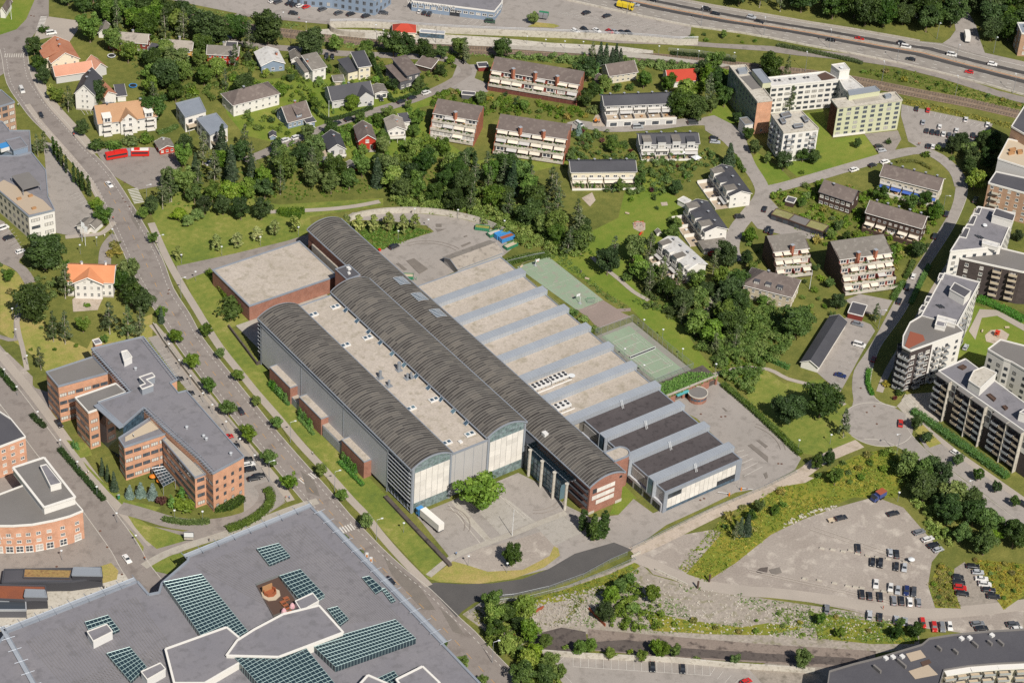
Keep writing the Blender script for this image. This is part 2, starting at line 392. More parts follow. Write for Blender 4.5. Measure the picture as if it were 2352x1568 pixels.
# ------------------------------------------------------------------ the hall with barrel roofs
def arch(x0,x1,e,rise,n=12):
    w=(x1-x0)/2;R=(w*w+rise*rise)/(2*rise);xc=(x0+x1)/2;zc=e+rise-R;a=math.asin(w/R)
    return [(xc+R*math.sin(-a+2*a*i/n),zc+R*math.cos(-a+2*a*i/n)) for i in range(n+1)]
def barrel(parent,x0,x1,y0,y1,e,rise,step=1.3,skipy=()):
    pr=arch(x0-.5,x1+.5,e,rise);px=worldloc(parent)
    br=link('barrel_roof',None,parent,(0,0,0));br.empty_display_size=1
    n=round((y1-y0)/step);st=(y1-y0)/n
    b=MB()
    for (xa,za),(xb,zb) in zip(pr,pr[1:]):
        b.face([(xa,0,za),(xb,0,zb),(xb,st*.985,zb),(xa,st*.985,za)],0)
    me=b.mesh('roof_panel',['barrel_metal'],(px.x,0,px.z))
    for i in range(n):link('roof_panel',me,br,(0,y0+i*st-px.y,0))
    b=MB()
    for i in range(n+1):
        y=y0+i*st
        for (xa,za),(xb,zb) in zip(pr,pr[1:]):
            b.face([(xa,y-.09,za+.1),(xb,y-.09,zb+.1),(xb,y+.09,zb+.1),(xa,y+.09,za+.1)])
            b.face([(xa,y-.09,za-.02),(xb,y-.09,zb-.02),(xb,y-.09,zb+.1),(xa,y-.09,za+.1)])
    o=b.build('seam_ribs','rib_metal',br);o['kind']='stuff'
    b=MB()   # gutters and verge trims
    for xs,s in ((pr[0][0],-1),(pr[-1][0],1)):b.box((min(xs,xs+s*.35),y0,pr[0][1]-.35),(max(xs,xs+s*.35),y1,pr[0][1]+.08))
    for y,s in ((y0,-1),(y1,1)):
        for (xa,za),(xb,zb) in zip(pr,pr[1:]):
            ya,yb=(y-.3,y+.05) if s < 0 else (y-.05,y+.3)
            b.face([(xa,ya,za+.14),(xb,ya,zb+.14),(xb,yb,zb+.14),(xa,yb,za+.14)]);yy=ya if s < 0 else yb
            b.face([(xa,yy,za-.4),(xb,yy,zb-.4),(xb,yy,zb+.14),(xa,yy,za+.14)])
    b.build('eaves_trim','zinc_edge',br);return br
def gable(parent,x0,x1,y,z0,e,rise,mat,name='end_wall',thick=.4,s=-1):
    pr=arch(x0,x1,e-.1,rise);b=MB();pts=[(x0,z0)]+pr+[(x1,z0)];y2=y-s*thick
    b.face([(x,y,z) for x,z in (pts if s > 0 else pts)][::-1] if s > 0 else [(x,y,z) for x,z in pts][::-1])
    b.face([(x,y2,z) for x,z in pts])
    return b.build(name,mat,parent)
H=thing('exhibition_hall','tall grey hall with two dark barrel roofs and a gravel flat roof between','building',(-65,-12,0))
b=MB();b.box((-89.6,-64.3,0),(-73.2,39.3,20));b.build('wall','glass_dark',H)
b=MB();b.box((-73.2,-64.0,0),(-57.6,39.0,18.9));b.build('wall','grey_panel',H)
b=MB();b.box((-57.6,-64.0,0),(-41.2,39.3,20.4));b.build('wall','metal_dark',H)
b=MB();b.box((-73.1,-63.7,18.93),(-57.7,38.8,19.05));b.build('flat_roof','roof_gravel',H)
b=MB();b.box((-73.1,-64.3,18.9),(-57.7,-63.75,19.5));b.box((-73.1,38.8,18.9),(-57.7,39.2,19.5));b.build('parapet','zinc_edge',H)
barrel(H,-89.6,-73.2,-64.5,39.5,20,2.9);barrel(H,-57.6,-41.2,-64.2,39.5,20.5,2.9)
for x0,x1,y in ((-89.6,-73.2,-64.45),(-57.6,-41.2,-64.15)):
    gable(H,x0,x1,y,0,20 if x0 < -80 else 20.5,2.8,'glass_green','glazed_end');gable(H,x0,x1,39.42,0,20,2.8,'metal_dark','end_wall',s=1)
    c=MB();c.box((-1.17,-.12,-1.1),(1.17,0,1.1));me=c.mesh('facade_panel',['white_panel'])
    c=MB()
    for k in range(7):c.box((x0+.85+k*2.46-.04,y-.1,.3),(x0+.85+k*2.46+.04,y-.03,21.0))
    for k in range(8):c.box((x0+.3,y-.1,4.2+k*2.27-.04),(x1-.3,y-.03,4.2+k*2.27+.04))
    c.box((x0-.05,y-.25,0),(x0+.7,y+.2,20));c.box((x1-.7,y-.25,0),(x1+.05,y+.2,20));c.build('facade_frame','trim_grey',H)
    for r in range(6):
        for k in range(6):link('facade_panel',me,H,(x0+2.1+k*2.44+65,y-.12+12,5.4+r*2.27))
c=MB();c.box((-.2,-3.58,1.6),(0,3.58,18.4));me=c.mesh('wall_panel',['grey_cladding'])
for k in range(12):link('wall_panel',me,H,(-90.1+65,-46.4+k*7.2+12,0))
c=MB()
for k in range(4):c.box((-90.4,-50+k*29-.12,0),(-90.1,-50+k*29+.12,20.2))
c.box((-90.5,-50.2,18.4),(-89.65,36.5,18.75));c.build('cladding_frame','zinc_edge',H)
for y0,y1 in ((-64.4,-50.3),(36.6,39.3)):
    n=int((y1-y0)/1.9);c=MB()
    for k in range(n+1):y=lerp(y0,y1,k/n);c.box((-89.9,y-.05,.3),(-89.62,y+.05,20))
    for k in range(11):z=.8+k*1.85;c.box((-89.9,y0,z-.05),(-89.64,y1,z+.05))
    c.build('curtain_wall_frame','trim_grey',H)
    c=MB();c.box((-.45,0,-.04),(0,y1-y0,.04));me=c.mesh('louvre',['metal_light'])
    for k in range(9):link('louvre',me,H,(-89.95+65,y0+12,5.2+k*1.75))
for k in range(4):plate(H,'wall_joint','trim_grey',(-73.2+k*3.9+1.9,-64),(-73.1+k*3.9+1.9,-64),.2,18.9,.01,.05)
for x,y in ((-70.6,9.2),(-60.9,-35),(-70.8,-35),(-61.1,-58),(-70.8,-57.8),(-60.8,31.8),(-70.6,31.7),(-61,9)):# twin roof lights
    c=MB();c.box((x-1.9,y-1.05,19.05),(x+1.9,y+1.05,19.55));s=c.build('roof_light','hvac_white',H)
    for k in (-.9,.9):
        c=MB();c.box((x+k-.55,y-.6,19.56),(x+k+.55,y+.6,19.72));c.build('pane','glass_blue',s)
c=MB();c.box((-67.1,-60.6,19.05),(-65.8,-59.2,19.6));c.build('roof_hatch','hvac_white',H)
for x,y,r,h in ((-61.9,-13.7,.7,3.4),(-70.3,-14,.6,2.9),(-62,-19.4,.45,2),(-60.5,-19.5,.45,2),(-70.2,-19.7,.5,2.3)):
    c=MB();c.box((x-1.1,y-1.1,19.05),(x+1.1,y+1.1,19.3));c.lathe((x,y,19.3),[(r,0),(r,h)],10);c.build('vent_stack','pole_grey',H)
for k in range(11):# tilted vent windows in the clerestory of the middle barrel
    y=27.5-k*8.0;c=MB();c.face([(-59.6,y-.9,19.2),(-57.7,y-.9,20.6),(-57.7,y+.9,20.6),(-59.6,y+.9,19.2)][::-1]);c.face([(-59.6,y-.9,19.1),(-57.7,y-.9,20.5),(-57.7,y+.9,20.5),(-59.6,y+.9,19.1)])
    o=c.build('vent_window','glass_blue',H);c=MB()
    for yy in (y-.9,y+.9):c.beam((-59.65,yy,19.2),(-57.7,yy,20.65),.08)
    c.beam((-59.65,y-.9,19.2),(-59.65,y+.9,19.2),.08);c.build('frame','metal_light',o)
c=MB();c.box((-57.75,-63.8,19.1),(-57.62,39,20.3));c.build('clerestory','glass_dark',H)
for k,(y0,y1) in enumerate(((10.5,25.4),(-11,4.3),(-39.8,-25))):
    c=MB();c.box((-93.4,y0,0),(-90.2,y1,7.4));o=c.build('brick_bay','brick_red',H)
    c=MB();c.box((-93.2,y0+.2,7.42),(-90.3,y1-.2,7.5));c.build('roof','roof_gravel',o)
    c=MB();c.box((-93.5,y0-.1,7.4),(-93.2,y1+.1,7.75));c.box((-93.2,y0-.1,7.4),(-90.3,y0+.2,7.75));c.box((-93.2,y1-.2,7.4),(-90.3,y1+.1,7.75));c.build('coping','zinc_edge',o)
for y0,y1,z in ((4.3,10.5,3.2),(-25,-11,4.6)):
    c=MB();c.box((-92.9,y0,0),(-90.2,y1,z));o=c.build('low_link','trim_grey',H);c=MB();c.box((-92.7,y0+.1,z+.01),(-90.3,y1-.1,z+.12));c.build('roof','roof_gravel',o)
c=MB()
for k in range(24):c.box((-93.1,-24.6+k*.55,.2),(-92.92,-24.45+k*.55,4.5))
c.build('louvred_gate','metal_light',H)
# ---- narrow brick wing with the third barrel
W=thing('brick_wing','long narrow brick wing under the longest dark barrel roof','building',(-29.5,0,0))
b=MB();b.box((-37,-97.7,0),(-22.2,90,12.9));b.build('wall','brick_red',W)
barrel(W,-37,-22.2,-97.9,90.2,13,2.5)
gable(W,-37,-22.2,-97.75,0,13,2.4,'brick_red','gable_wall');gable(W,-37,-22.2,90.05,0,13,2.4,'brick_red','gable_wall',s=1)
for z,n in ((9.0,4),(6.2,5),(3.6,4)):
    c=MB();c.box((-.98,-.1,0),(.98,0,1.75));me=c.mesh('facade_panel',['white_panel'])
    for k in range(n):link('facade_panel',me,W,(-33.0+k*2.0+29.5+(0 if n == 4 else -2),-97.85,z))
facade(W,(-37,-97.75),(-22.2,-97.75),[9.0],1,1.7,2.0,'dark',.08,.2);facade(W,(-37,-97.75),(-22.2,-97.75),[11.2],1,1.2,1.0,'dark',.85,.97)
c=MB();c.box((-25,-97.95,0),(-22.1,-97.8,1.2));c.box((-37.2,-97.95,0),(-34.4,-97.8,1.1));c.build('plinth','concrete_light',W)
for z in (8.4,5.3,2.4):
    facade(W,(-37,-70),(-37,-97.5),[z],5,2.2,1.5,'dark',.42,1)
c=MB()
for z in (10.2,7.1,4.1):c.box((-38.2,-97.2,z),(-37.05,-87,z+.12));
c.build('sun_shade','metal_dark',W)
c=MB();c.box((-37.6,-98.1,12.3),(-37.15,90,12.75));c.build('gutter','zinc_edge',W)
for y in (36,23.5,11):# large ladder-like roof lights on the crown
    pr=arch(-37.5,-21.7,13.12,2.5,24)[13:21];c=MB();g=MB();yy=y-2.6+2
    for (xa,za),(xb,zb) in zip(pr,pr[1:]):g.face([(xa,yy,za+.12),(xb,yy,zb+.12),(xb,yy+5.4,zb+.12),(xa,yy+5.4,za+.12)])
    o=g.build('roof_light','glass_blue',W)
    for k in range(7):
        for (xa,za),(xb,zb) in zip(pr,pr[1:]):c.beam((xa,yy+k*.9,za+.2),(xb,yy+k*.9,zb+.2),.14)
    for xa,za in (pr[0],pr[4],pr[-1]):c.beam((xa,yy,za+.25),(xa,yy+5.4,za+.25),.12)
    c.build('frame','metal_light',o)
c=MB();c.box((-35.6,-68.5,14.2),(-33.9,-66.5,15.5));c.build('roof_hatch','hvac_white',W)
b=MB();b.box((-41.15,33.5,0),(-37.05,57,13.0));b.build('link_block','concrete',W)
b=MB();b.box((-41.1,33.6,13.02),(-37.5,57,13.15));b.build('link_roof','roof_gravel',W)
b=MB();b.box((-41.1,-66,0),(-37.65,33.4,12.0));b.build('link_block','metal_dark',W)
b=MB();b.box((-44.4,49.6,0),(-38.2,58,15));o=b.build('service_tower','brick_red',W)
b=MB();b.box((-44.1,49.9,15.02),(-38.5,57.7,15.1));b.build('roof','roof_felt_black',o)
b=MB()
for a,d in (((-44.5,49.5),(-38.1,49.9)),((-44.5,57.7),(-38.1,58.1)),((-44.5,49.9),(-44.1,57.7)),((-38.5,49.9),(-38.1,57.7))):b.box((*a,15),(*d,15.4))
b.build('coping','zinc_edge',o)
b=MB();b.box((-40.5,54.6,15.1),(-39.2,56.4,15.9));b.box((-42,52.2,15.1),(-41,53.2,15.8));b.build('roof_hatch','hvac_white',o)
b=MB();b.box((-37.6,67.5,0),(-34.5,86.5,8.0));b.build('link_block','concrete',W)
b=MB();P=[(-22.2,-92)]+[(-16.6+2.6*math.sin(a),-89.2+2.9*-math.cos(a)) for a in [math.pi*i/10 for i in range(11)]]+[(-22.2,-86.2)]
b.prism(P,0,13.6);o=b.build('stair_tower','brick_red',W)
P2=[(p[0]*.92+centre(P).x*.08,p[1]*.92+centre(P).y*.08) for p in P];b=MB();b.prism(P2,13.6,13.7);b.build('roof','roof_gravel',o)
b=MB()
for i in range(len(P)):b.obox(P[i],P[(i+1)%len(P)],.5,13.6,14.15)
b.build('coping','zinc_edge',o)
CA=thing('entrance_canopy','glass and steel canopy on four tall concrete columns before the entrance','canopy',(-40,-80,0))
for y in (-69.3,-76.6,-83.9,-91.2):
    c=MB();c.lathe((-42.3,y,0),[(.55,0),(.55,11.6),(.75,11.8),(.75,12)],12);c.build('column','concrete_light',CA,smooth=False)
c=MB()
for k in range(17):y=-66.8-k*1.5;c.beam((-41.8,y,12.2),(-37.2,y,12.2),.1)
for x in (-41.6,-40.2,-38.8,-37.4):c.beam((x,-66.5,12.2),(x,-91.5,12.2),.12)
c.build('frame','metal_light',CA);c=MB();c.face([(-41.7,-66.6,12.35),(-37.3,-66.6,12.35),(-37.3,-91.2,12.35),(-41.7,-91.2,12.35)][::-1]);c.build('pane','roof_glass',CA)
c=MB();c.box((-41.0,-86,0),(-37.1,-66.5,9));o=c.build('glazed_lobby','glass_blue',CA)
c=MB()
for k in range(11):c.box((-41.1,-86+k*1.95-.05,0),(-41,-86+k*1.95+.05,9))
for k in range(5):c.box((-41.12,-86,k*2.2),(-41.0,-66.5,k*2.2+.1))
c.build('frame','metal_dark',o)
# ---- east hall with cross ridges
E_=thing('ridged_hall','wide low hall with ten grey cross ridges on gravel and felt roof bays','building',(3,-36,0))
b=MB();b.box((-22.2,-60.5,0),(21.6,39,8.9));b.build('wall','concrete',E_)
b=MB();b.box((-13.3,-110.6,0),(21.6,-60.5,8.9));b.build('wall','grey_panel',E_)
RY=[24.6,10.1,-4.2,-18.4,-32.7,-47,-61.4,-75.6,-90,-104]
edge=[39]+[y-1.7 for y in RY]
for k in range(11):
    yt=38.8 if k == 0 else RY[k-1]-1.7;yb=RY[k]+1.7 if k < 10 else -110.4;x0=-22 if k < 7 else -13
    c=MB();c.box((x0,yb,8.92),(21.4,yt,9.05));c.build('roof_deck','roof_gravel' if k < 7 else 'roof_felt_dark',E_)
for k,y in enumerate(RY):
    x0=-21.8 if k < 7 else -14.6;b=MB()
    b.prism([(x0,y-1.7),(22.4,y-1.7),(22.4,y+1.7),(x0,y+1.7)],8.9,11.0,0);o=b.build('roof_monitor','zinc',E_)
    c=MB();c.box((x0-.1,y-1.85,11.0),(22.5,y+1.9,11.16));c.build('cap','zinc',o);c=MB()
    for i in range(36):x=lerp(x0,22.4,i/35);c.box((x-.03,y-1.75,9.1),(x+.03,y-1.7,11.0));c.box((x-.03,y-1.85,11.16),(x+.03,y+1.9,11.2))
    c.build('standing_seams','zinc',o)
    if k >= 7:
        c=MB();c.box((-14.75,y-1.5,4.2),(-14.6,y+1.5,10.8));c.build('end_glazing','glass_blue',o)
        c=MB();c.box((-14.9,y-1.75,4.0),(-13.3,y-1.5,11.0));c.box((-14.9,y+1.5,4.0),(-13.3,y+1.75,11.0));c.build('end_fin','zinc',o)
b=MB();b.box((21.3,-110.6,8.9),(21.75,39.1,9.35));b.box((-22.2,38.7,8.9),(21.3,39.1,9.35));b.box((-13.4,-110.8,8.9),(21.3,-110.3,9.35));b.box((-13.45,-110.3,8.9),(-13,-61,9.3));b.build('parapet','zinc_edge',E_)
c=MB();c.box((-13.9,-111,0),(-12.2,-110.55,9.4));c.box((19.4,-111,0),(21.8,-110.55,9.4));c.box((-12.2,-111,7.9),(19.4,-110.55,9.4));c.build('front_frame','zinc_edge',E_)
c=MB();c.box((-12.2,-110.72,0),(19.4,-110.6,7.9));c.build('front_glazing','glass_blue',E_)
c=MB();c.box((-1.0,-.12,0),(1.0,0,1.95));me=c.mesh('facade_panel',['white_panel'])
for r in range(3):
    for k in range(15):
        if (r == 2 and k < 3) or (r == 0 and k > 10):continue
        link('facade_panel',me,E_,(-11.1+k*2.1-3,-110.73+36,1.5+r*2.08))
facade(E_,(-12.2,-110.72),(19.4,-110.72),[5.7],3,2.0,1.9,'dk',0,.2);facade(E_,(-12.2,-110.72),(19.4,-110.72),[1.5],4,2.0,1.9,'dk',.73,1)
c=MB();c.box((-14.2,-110.3,0),(-13.35,-63,3.9));c.build('base_wall','grey_cladding',E_)
for y0,y1 in ((-73.6,-63.5),(-88,-77.6),(-102,-92)):
    for i in range(3):plate(E_,'wall_panel','grey_panel',(-13.3,lerp(y1,y0,i/3)-.1),(-13.3,lerp(y1,y0,(i+1)/3)+.1),4.4,7.9,.05,.15)
facade(E_,(-14.2,-63),(-14.2,-110.3),[.2],5,4.2,2.6,'dk',.45,1)
for k,y in enumerate((-64.2,-78.4,-92.5,-107)):
    L=thing('ladder','white steel roof ladder against the %s ridge of the dark felt bays' % ORD[k],'ladder',(3.4,y,9.05),'ladders between the roof bays');c=MB()
    for x in (3,3.8):c.beam((x,y-.6,9.05),(x,y+.9,12),.06)
    c.build('side_rail','lamp_white',L);c=MB()
    for i in range(8):t=(i+.5)/8;c.beam((3,y-.6+1.5*t,9.05+2.95*t),(3.8,y-.6+1.5*t,9.05+2.95*t),.05)
    c.build('rungs','lamp_white',L)
def hvac(x0,x1,y0,y1,n,label):
    t=thing('cooling_unit',label,'cooling unit',((x0+x1)/2,(y0+y1)/2,9.05),'rooftop cooling units');c=MB();c.box((x0,y0,9.9),(x1,y1,11.0));c.build('body','hvac_white',t)
    c=MB()
    for i in range(n+1):
        for y in (y0+.1,y1-.1):c.beam((lerp(x0+.1,x1-.1,i/n),y,9.05),(lerp(x0+.1,x1-.1,i/n),y,9.9),.12)
    c.build('feet','metal_light',t);c=MB();c.lathe((0,0,0),[(.62,0),(.62,.18),(.45,.18)],12);me=c.mesh('fan',['fan_dark'])
    for i in range(n):
        for y in (lerp(y0,y1,.27),lerp(y0,y1,.75)):link('fan',me,t,(lerp(x0,x1,(i+.5)/n)-(x0+x1)/2,y-(y0+y1)/2,1.96))
    c=MB();c.beam((x0-.4,y0-1.1,9.4),(x1+.6,y0-1.1,9.4),.22,n=6);c.build('pipe','hvac_white',t)
hvac(-19.4,-11.6,-40.2,-37.3,4,'white rooftop cooling unit with eight dark fans next to the barrel roof');hvac(-11.0,-3.2,-40.0,-37.0,4,'white rooftop cooling unit with eight fans beside the satellite dish')
hvac(-19.4,-12.8,-54.6,-51.4,3,'smaller white rooftop cooling unit with six fans')
D=thing('satellite_dish','white round satellite dish on the gravel roof by the cooling units','dish',(-2,-40.2,9.05));c=MB();c.lathe((-2,-40.2,10.2),[(.1,-.3),(.8,-.15),(1.3,.25)],14);c.build('dish','lamp_white',D);c=MB();c.beam((-2,-40.2,9.05),(-2,-40.2,10.1),.1);c.build('mast','pole_grey',D)
# ---- brick annex with flat gravel roof
A_=thing('brick_annex','low square brick hall with a large flat gravel roof beside the service road','building',(-60,78,0))
b=MB();b.box((-79.9,63.4,0),(-39.9,92,6.9));b.build('wall','brick_red',A_);b=MB();b.box((-79.4,63.9,6.92),(-40.4,91.5,7.05));b.build('flat_roof','roof_gravel',A_)
b=MB();b.box((-80.1,63.2,6.9),(-79.4,92.2,7.35));b.box((-79.4,63.2,6.9),(-39.8,63.9,7.35));b.box((-79.4,91.5,6.9),(-39.8,92.2,7.35));b.box((-40.4,63.9,6.9),(-39.8,91.5,7.35));b.build('coping','zinc_edge',A_)
b=MB();b.box((-86,44,0),(-45,63.3,.35));o=b.build('terrace','paving',None);tag(o,None,kind='structure')
b=MB();b.lathe((-57.8,51.4,0),[(2.1,0),(2.1,4.2),(1.8,4.2),(1.8,4.0)],16);o=b.build('round_stair','zinc_edge',None);tag(o,'small round grey stair drum on the terrace by the barrel roof','stair drum')
# ------------------------------------------------------------------ ground
ZL=[0.02]
def zone(name,mat,pts,z,tile=False,parent=None):
    P=[(p.x,p.y) for p in (qs(pts) if tile else gs(pts))]
    ZL[0] += .0006;z += ZL[0]-.04
    b=MB();b.face([(x,y,max(z,.004)) for x,y in ccw(P)]);o=b.build(name,mat,parent)
    if parent is None:o['kind']='structure'
    return o
def world(pts,tile=False):return [Vector((p.x,p.y,0)) for p in (qs(pts) if tile else gs(pts))]
def smooth(P,n=3):
    out=[];m=len(P)
    for i in range(m-1):
        a,b,c,d=P[max(i-1,0)],P[i],P[i+1],P[min(i+2,m-1)]
        for k in range(n):
            t=k/n;out.append(.5*((2*b)+(c-a)*t+(2*a-5*b+4*c-d)*t*t+(3*b-a-3*c+d)*t**3))
    return out+[P[-1]]
def offs(P,d):
    out=[]
    for i in range(len(P)):
        a=P[max(i-1,0)];b=P[min(i+1,len(P)-1)];t=(b-a).normalized();out.append(P[i]+Vector((-t.y,t.x,0))*d)
    return out
def strip(name,mat,P,w,z,parent=None,left=None):
    ZL[0] += .0004;z += ZL[0]-.02
    L=offs(P,w/2);R=offs(P,-w/2);b=MB()
    for i in range(len(P)-1):b.face([(R[i].x,R[i].y,z),(R[i+1].x,R[i+1].y,z),(L[i+1].x,L[i+1].y,z),(L[i].x,L[i].y,z)])
    o=b.build(name,mat,parent)
    if parent is None:o['kind']='structure'
    return o
def ribbon(name,mat,A,B,z,parent=None):
    b=MB();P=A+list(reversed(B));b.face([(p.x,p.y,z) for p in ccw3(P)]);o=b.build(name,mat,parent)
    if parent is None:o['kind']='structure'
    return o
def ccw3(P):
    a=sum(P[i].x*P[(i+1)%len(P)].y-P[(i+1)%len(P)].x*P[i].y for i in range(len(P)));return P if a > 0 else list(reversed(P))
def walk(P,step):
    out=[];acc=0
    for a,b in zip(P,P[1:]):
        L=(b-a).length
        if L < 1e-6:continue
        t=(b-a)/L
        while acc < L:out.append((a+t*acc,t));acc += step
        acc -= L
    return out
def dashes(parent,P,dl,gap,w,z,mat='paint_white',name='lane_marking'):
    b=MB()
    for p,t in walk(P,dl+gap):
        n=Vector((-t.y,t.x,0))*w/2;e=p+t*dl;b.face([(v.x,v.y,z) for v in (p-n,e-n,e+n,p+n)])
    o=b.build(name,mat,parent);o['kind']='stuff' if parent is None else 'stuff';return o
def line(parent,P,w,z,mat='paint_white',name='edge_line'):return strip(name,mat,P,w,z,parent)
def kerb(parent,P,w=.25,h=.12,mat='kerb_stone'):
    L=offs(P,w/2);R=offs(P,-w/2);b=MB()
    for i in range(len(P)-1):
        a,c,d,e=R[i],R[i+1],L[i+1],L[i]
        b.face([(v.x,v.y,h) for v in (a,c,d,e)]);b.face([(a.x,a.y,0),(c.x,c.y,0),(c.x,c.y,h),(a.x,a.y,h)]);b.face([(d.x,d.y,0),(e.x,e.y,0),(e.x,e.y,h),(d.x,d.y,h)])
    return b.build('kerb',mat,parent)
def crossing(parent,A,B,n,length,z=.085,fill=.5,mat='paint_white'):
    d=(B-A);L=d.length;d.normalize();pn=Vector((-d.y,d.x,0));b=MB();w=L/n*fill
    b.face([(v.x,v.y,z) for v in (-d*w/2-pn*length/2,d*w/2-pn*length/2,d*w/2+pn*length/2,-d*w/2+pn*length/2)]);me=b.mesh('crossing_stripe',mat)
    for i in range(n):link('crossing_stripe',me,parent,A+d*(L*(i+.5)/n)-worldloc(parent))
g0=MB();g0.face([(-4000,-4000,0),(4000,-4000,0),(4000,4000,0),(-4000,4000,0)]);g0.build('ground','rough_grass')['kind']='structure'
zone('lawn','lawn',[(340,470),(372,430),(500,440),(640,470),(880,455),(880,472),(760,490),(712,500),(716,535),(660,555),(540,585),(405,611),(380,580)],.02)
zone('lawn','lawn',[(425,641),(490,618),(575,735),(525,755),(605,840),(890,1140),(1028,1290),(985,1330),(900,1240),(740,1060),(560,860),(458,720)],.02)
zone('lawn','lawn_green',[(1250,590),(1300,560),(1420,500),(1440,420),(1500,400),(1570,470),(1560,560),(1450,580),(1440,620),(1480,690),(1550,720),(1600,800),(1640,850),(1590,850),(1440,700),(1370,660)],.02)
zone('lawn','lawn_green',[(1800,380),(1780,330),(1850,260),(1890,255),(1910,320),(1990,310),(2018,358),(1980,372),(1900,395),(1830,405)],.02)
zone('lawn','lawn_green',[(1625,265),(1665,225),(1690,260),(1700,280),(1660,290)],.02);zone('lawn','lawn_green',[(1710,380),(1740,350),(1790,385),(1825,420),(1790,430),(1740,425)],.02)
zone('lawn','dry_grass',[(0,600),(60,640),(110,760),(200,800),(210,780),(350,720),(350,780),(300,800),(110,860),(80,820),(0,760)],.02)
zone('lawn','lawn',[(1700,860),(1760,850),(1800,880),(1890,870),(1960,940),(1970,1010),(1900,1050),(1840,1040),(1780,985),(1720,920)],.02)
zone('lawn','lawn_green',[(510,190),(640,180),(760,170),(880,190),(980,200),(1000,240),(900,260),(760,300),(640,330),(560,310),(520,260)],.02)
zone('lawn','lawn_green',[(780,310),(960,240),(990,300),(1090,370),(1320,340),(1330,370),(1200,400),(1000,360),(830,390),(790,350)],.02)
zone('lawn','lawn_green',[(1430,1110),(1462,1143),(1425,1180),(1400,1180)],.02)
zone('lawn','lawn_green',[(2090,760),(2160,790),(2240,700),(2352,740),(2352,860),(2220,830)],.02)
zone('lawn','lawn_green',[(0,30),(35,0),(82,0),(75,40),(40,68),(0,80)],.02)
zone('lawn','lawn_green',[(1080,75),(1180,10),(1192,30),(1180,55),(1130,60)],.03)
zone('car_park','lot_asphalt',[(300,-20),(1230,-20),(1301,0),(1440,31),(1588,61),(1585,82),(1560,92),(1400,80),(1250,72),(1100,68),(860,58),(700,45),(540,30),(430,8)],.03)
zone('service_road','asphalt',[(405,611),(540,582),(660,553),(712,536),(716,560),(640,582),(490,618),(430,642),(412,634)],.05)
zone('service_yard','lot_asphalt',[(868,577),(918,557),(997,532),(980,518),(900,508),(820,505),(790,500),(810,488),(900,485),(960,490),(1040,498),(1100,513),(1150,538),(1175,572),(1150,592),(1100,602),(1035,628),(960,662),(930,640),(890,600)],.04)
zone('forecourt','lot_asphalt',[(955,1182),(1035,1150),(1190,1085),(1240,1110),(1300,1160),(1352,1185),(1362,1232),(1385,1242),(1410,1246),(1320,1272),(1260,1306),(1180,1326),(1035,1300),(1030,1275)],.03)
zone('forecourt_paving','cobble',[(1225,1203),(1293,1176),(1336,1223),(1273,1253)],.05);zone('forecourt_paving','cobble',[(1095,1170),(1160,1140),(1230,1197),(1150,1228)],.05)
zone('forecourt_paving','paving',[(1036,1152),(1050,1150),(1130,1240),(1115,1244)],.055)
for a in (((1052,1176),(1118,1243)),((1030,1158),(1102,1246)),((1160,1145),(1222,1195)),((1128,1120),(1205,1190))):strip('paving_strip','paint_worn',world(a),.35,.07)
strip('footpath','paving',smooth(world([(984,1322),(1038,1280),(1098,1254),(1176,1226),(1240,1200),(1300,1177)])),2.4,.08)
zone('gravel_island','gravel',[(1035,1290),(1100,1260),(1180,1240),(1268,1212),(1284,1262),(1240,1290),(1180,1318),(1100,1325)],.045)
zone('grass_island','dry_grass',[(985,1328),(1040,1288),(1070,1296),(1120,1312),(1200,1308),(1262,1276),(1272,1254),(1282,1258),(1286,1275),(1250,1302),(1180,1328),(1100,1340),(1010,1336)],.06)
zone('new_road','new_asphalt',[(978,1341),(1000,1337),(1060,1341),(1130,1339),(1200,1329),(1260,1306),(1320,1271),(1410,1245),(1452,1262),(1400,1286),(1340,1320),(1260,1350),(1180,1368),(1130,1373),(1090,1383),(1062,1403),(1048,1417)],.085)
zone('delivery_yard','lot_asphalt',[(1530,925),(1640,868),(1660,885),(1720,935),(1800,1010),(1840,1052),(1826,1078),(1745,1122),(1690,1130),(1620,1164),(1530,1205),(1452,1262),(1410,1246),(1380,1245),(1345,1190),(1420,1182),(1455,1145),(1500,1178),(1690,1100),(1700,1060),(1600,960)],.04)
strip('gravel_track','dirt',smooth(world([(1452,1268),(1520,1238),(1640,1178),(1760,1126),(1840,1088),(1872,1065),(1910,1045),(1975,1018)])),5,.05)
zone('gravel_track','dirt',[(1800,1120),(1850,1092),(1900,1105),(1922,1130),(1880,1150),(1840,1155)],.045)
zone('gravel_car_park','gravel',[(1462,1272),(1540,1232),(1640,1215),(1700,1245),(1760,1230),(1850,1190),(1920,1165),(2010,1140),(2075,1165),(2140,1240),(2162,1262),(2140,1290),(2132,1340),(2150,1395),(2190,1400),(2352,1375),(2352,1470),(2110,1440),(1950,1400),(1850,1380),(1720,1366),(1600,1345),(1500,1318)],.03)
zone('gravel_car_park','gravel_dark',[(2192,1305),(2215,1290),(2235,1310),(2270,1345),(2300,1395),(2260,1402),(2205,1395),(2185,1340)],.05)
zone('waste_ground','rubble',[(1062,1410),(1100,1385),(1250,1365),(1420,1300),(1462,1285),(1500,1320),(1600,1348),(1764,1375),(1950,1402),(2110,1432),(2112,1485),(2010,1500),(1764,1488),(1460,1462),(1300,1452),(1215,1470),(1170,1500),(1130,1460)],.025)
zone('old_slab','slab_brown',[(1350,1443),(1450,1453),(1764,1479),(2012,1494),(2005,1540),(1760,1522),(1550,1510),(1350,1492)],.05)
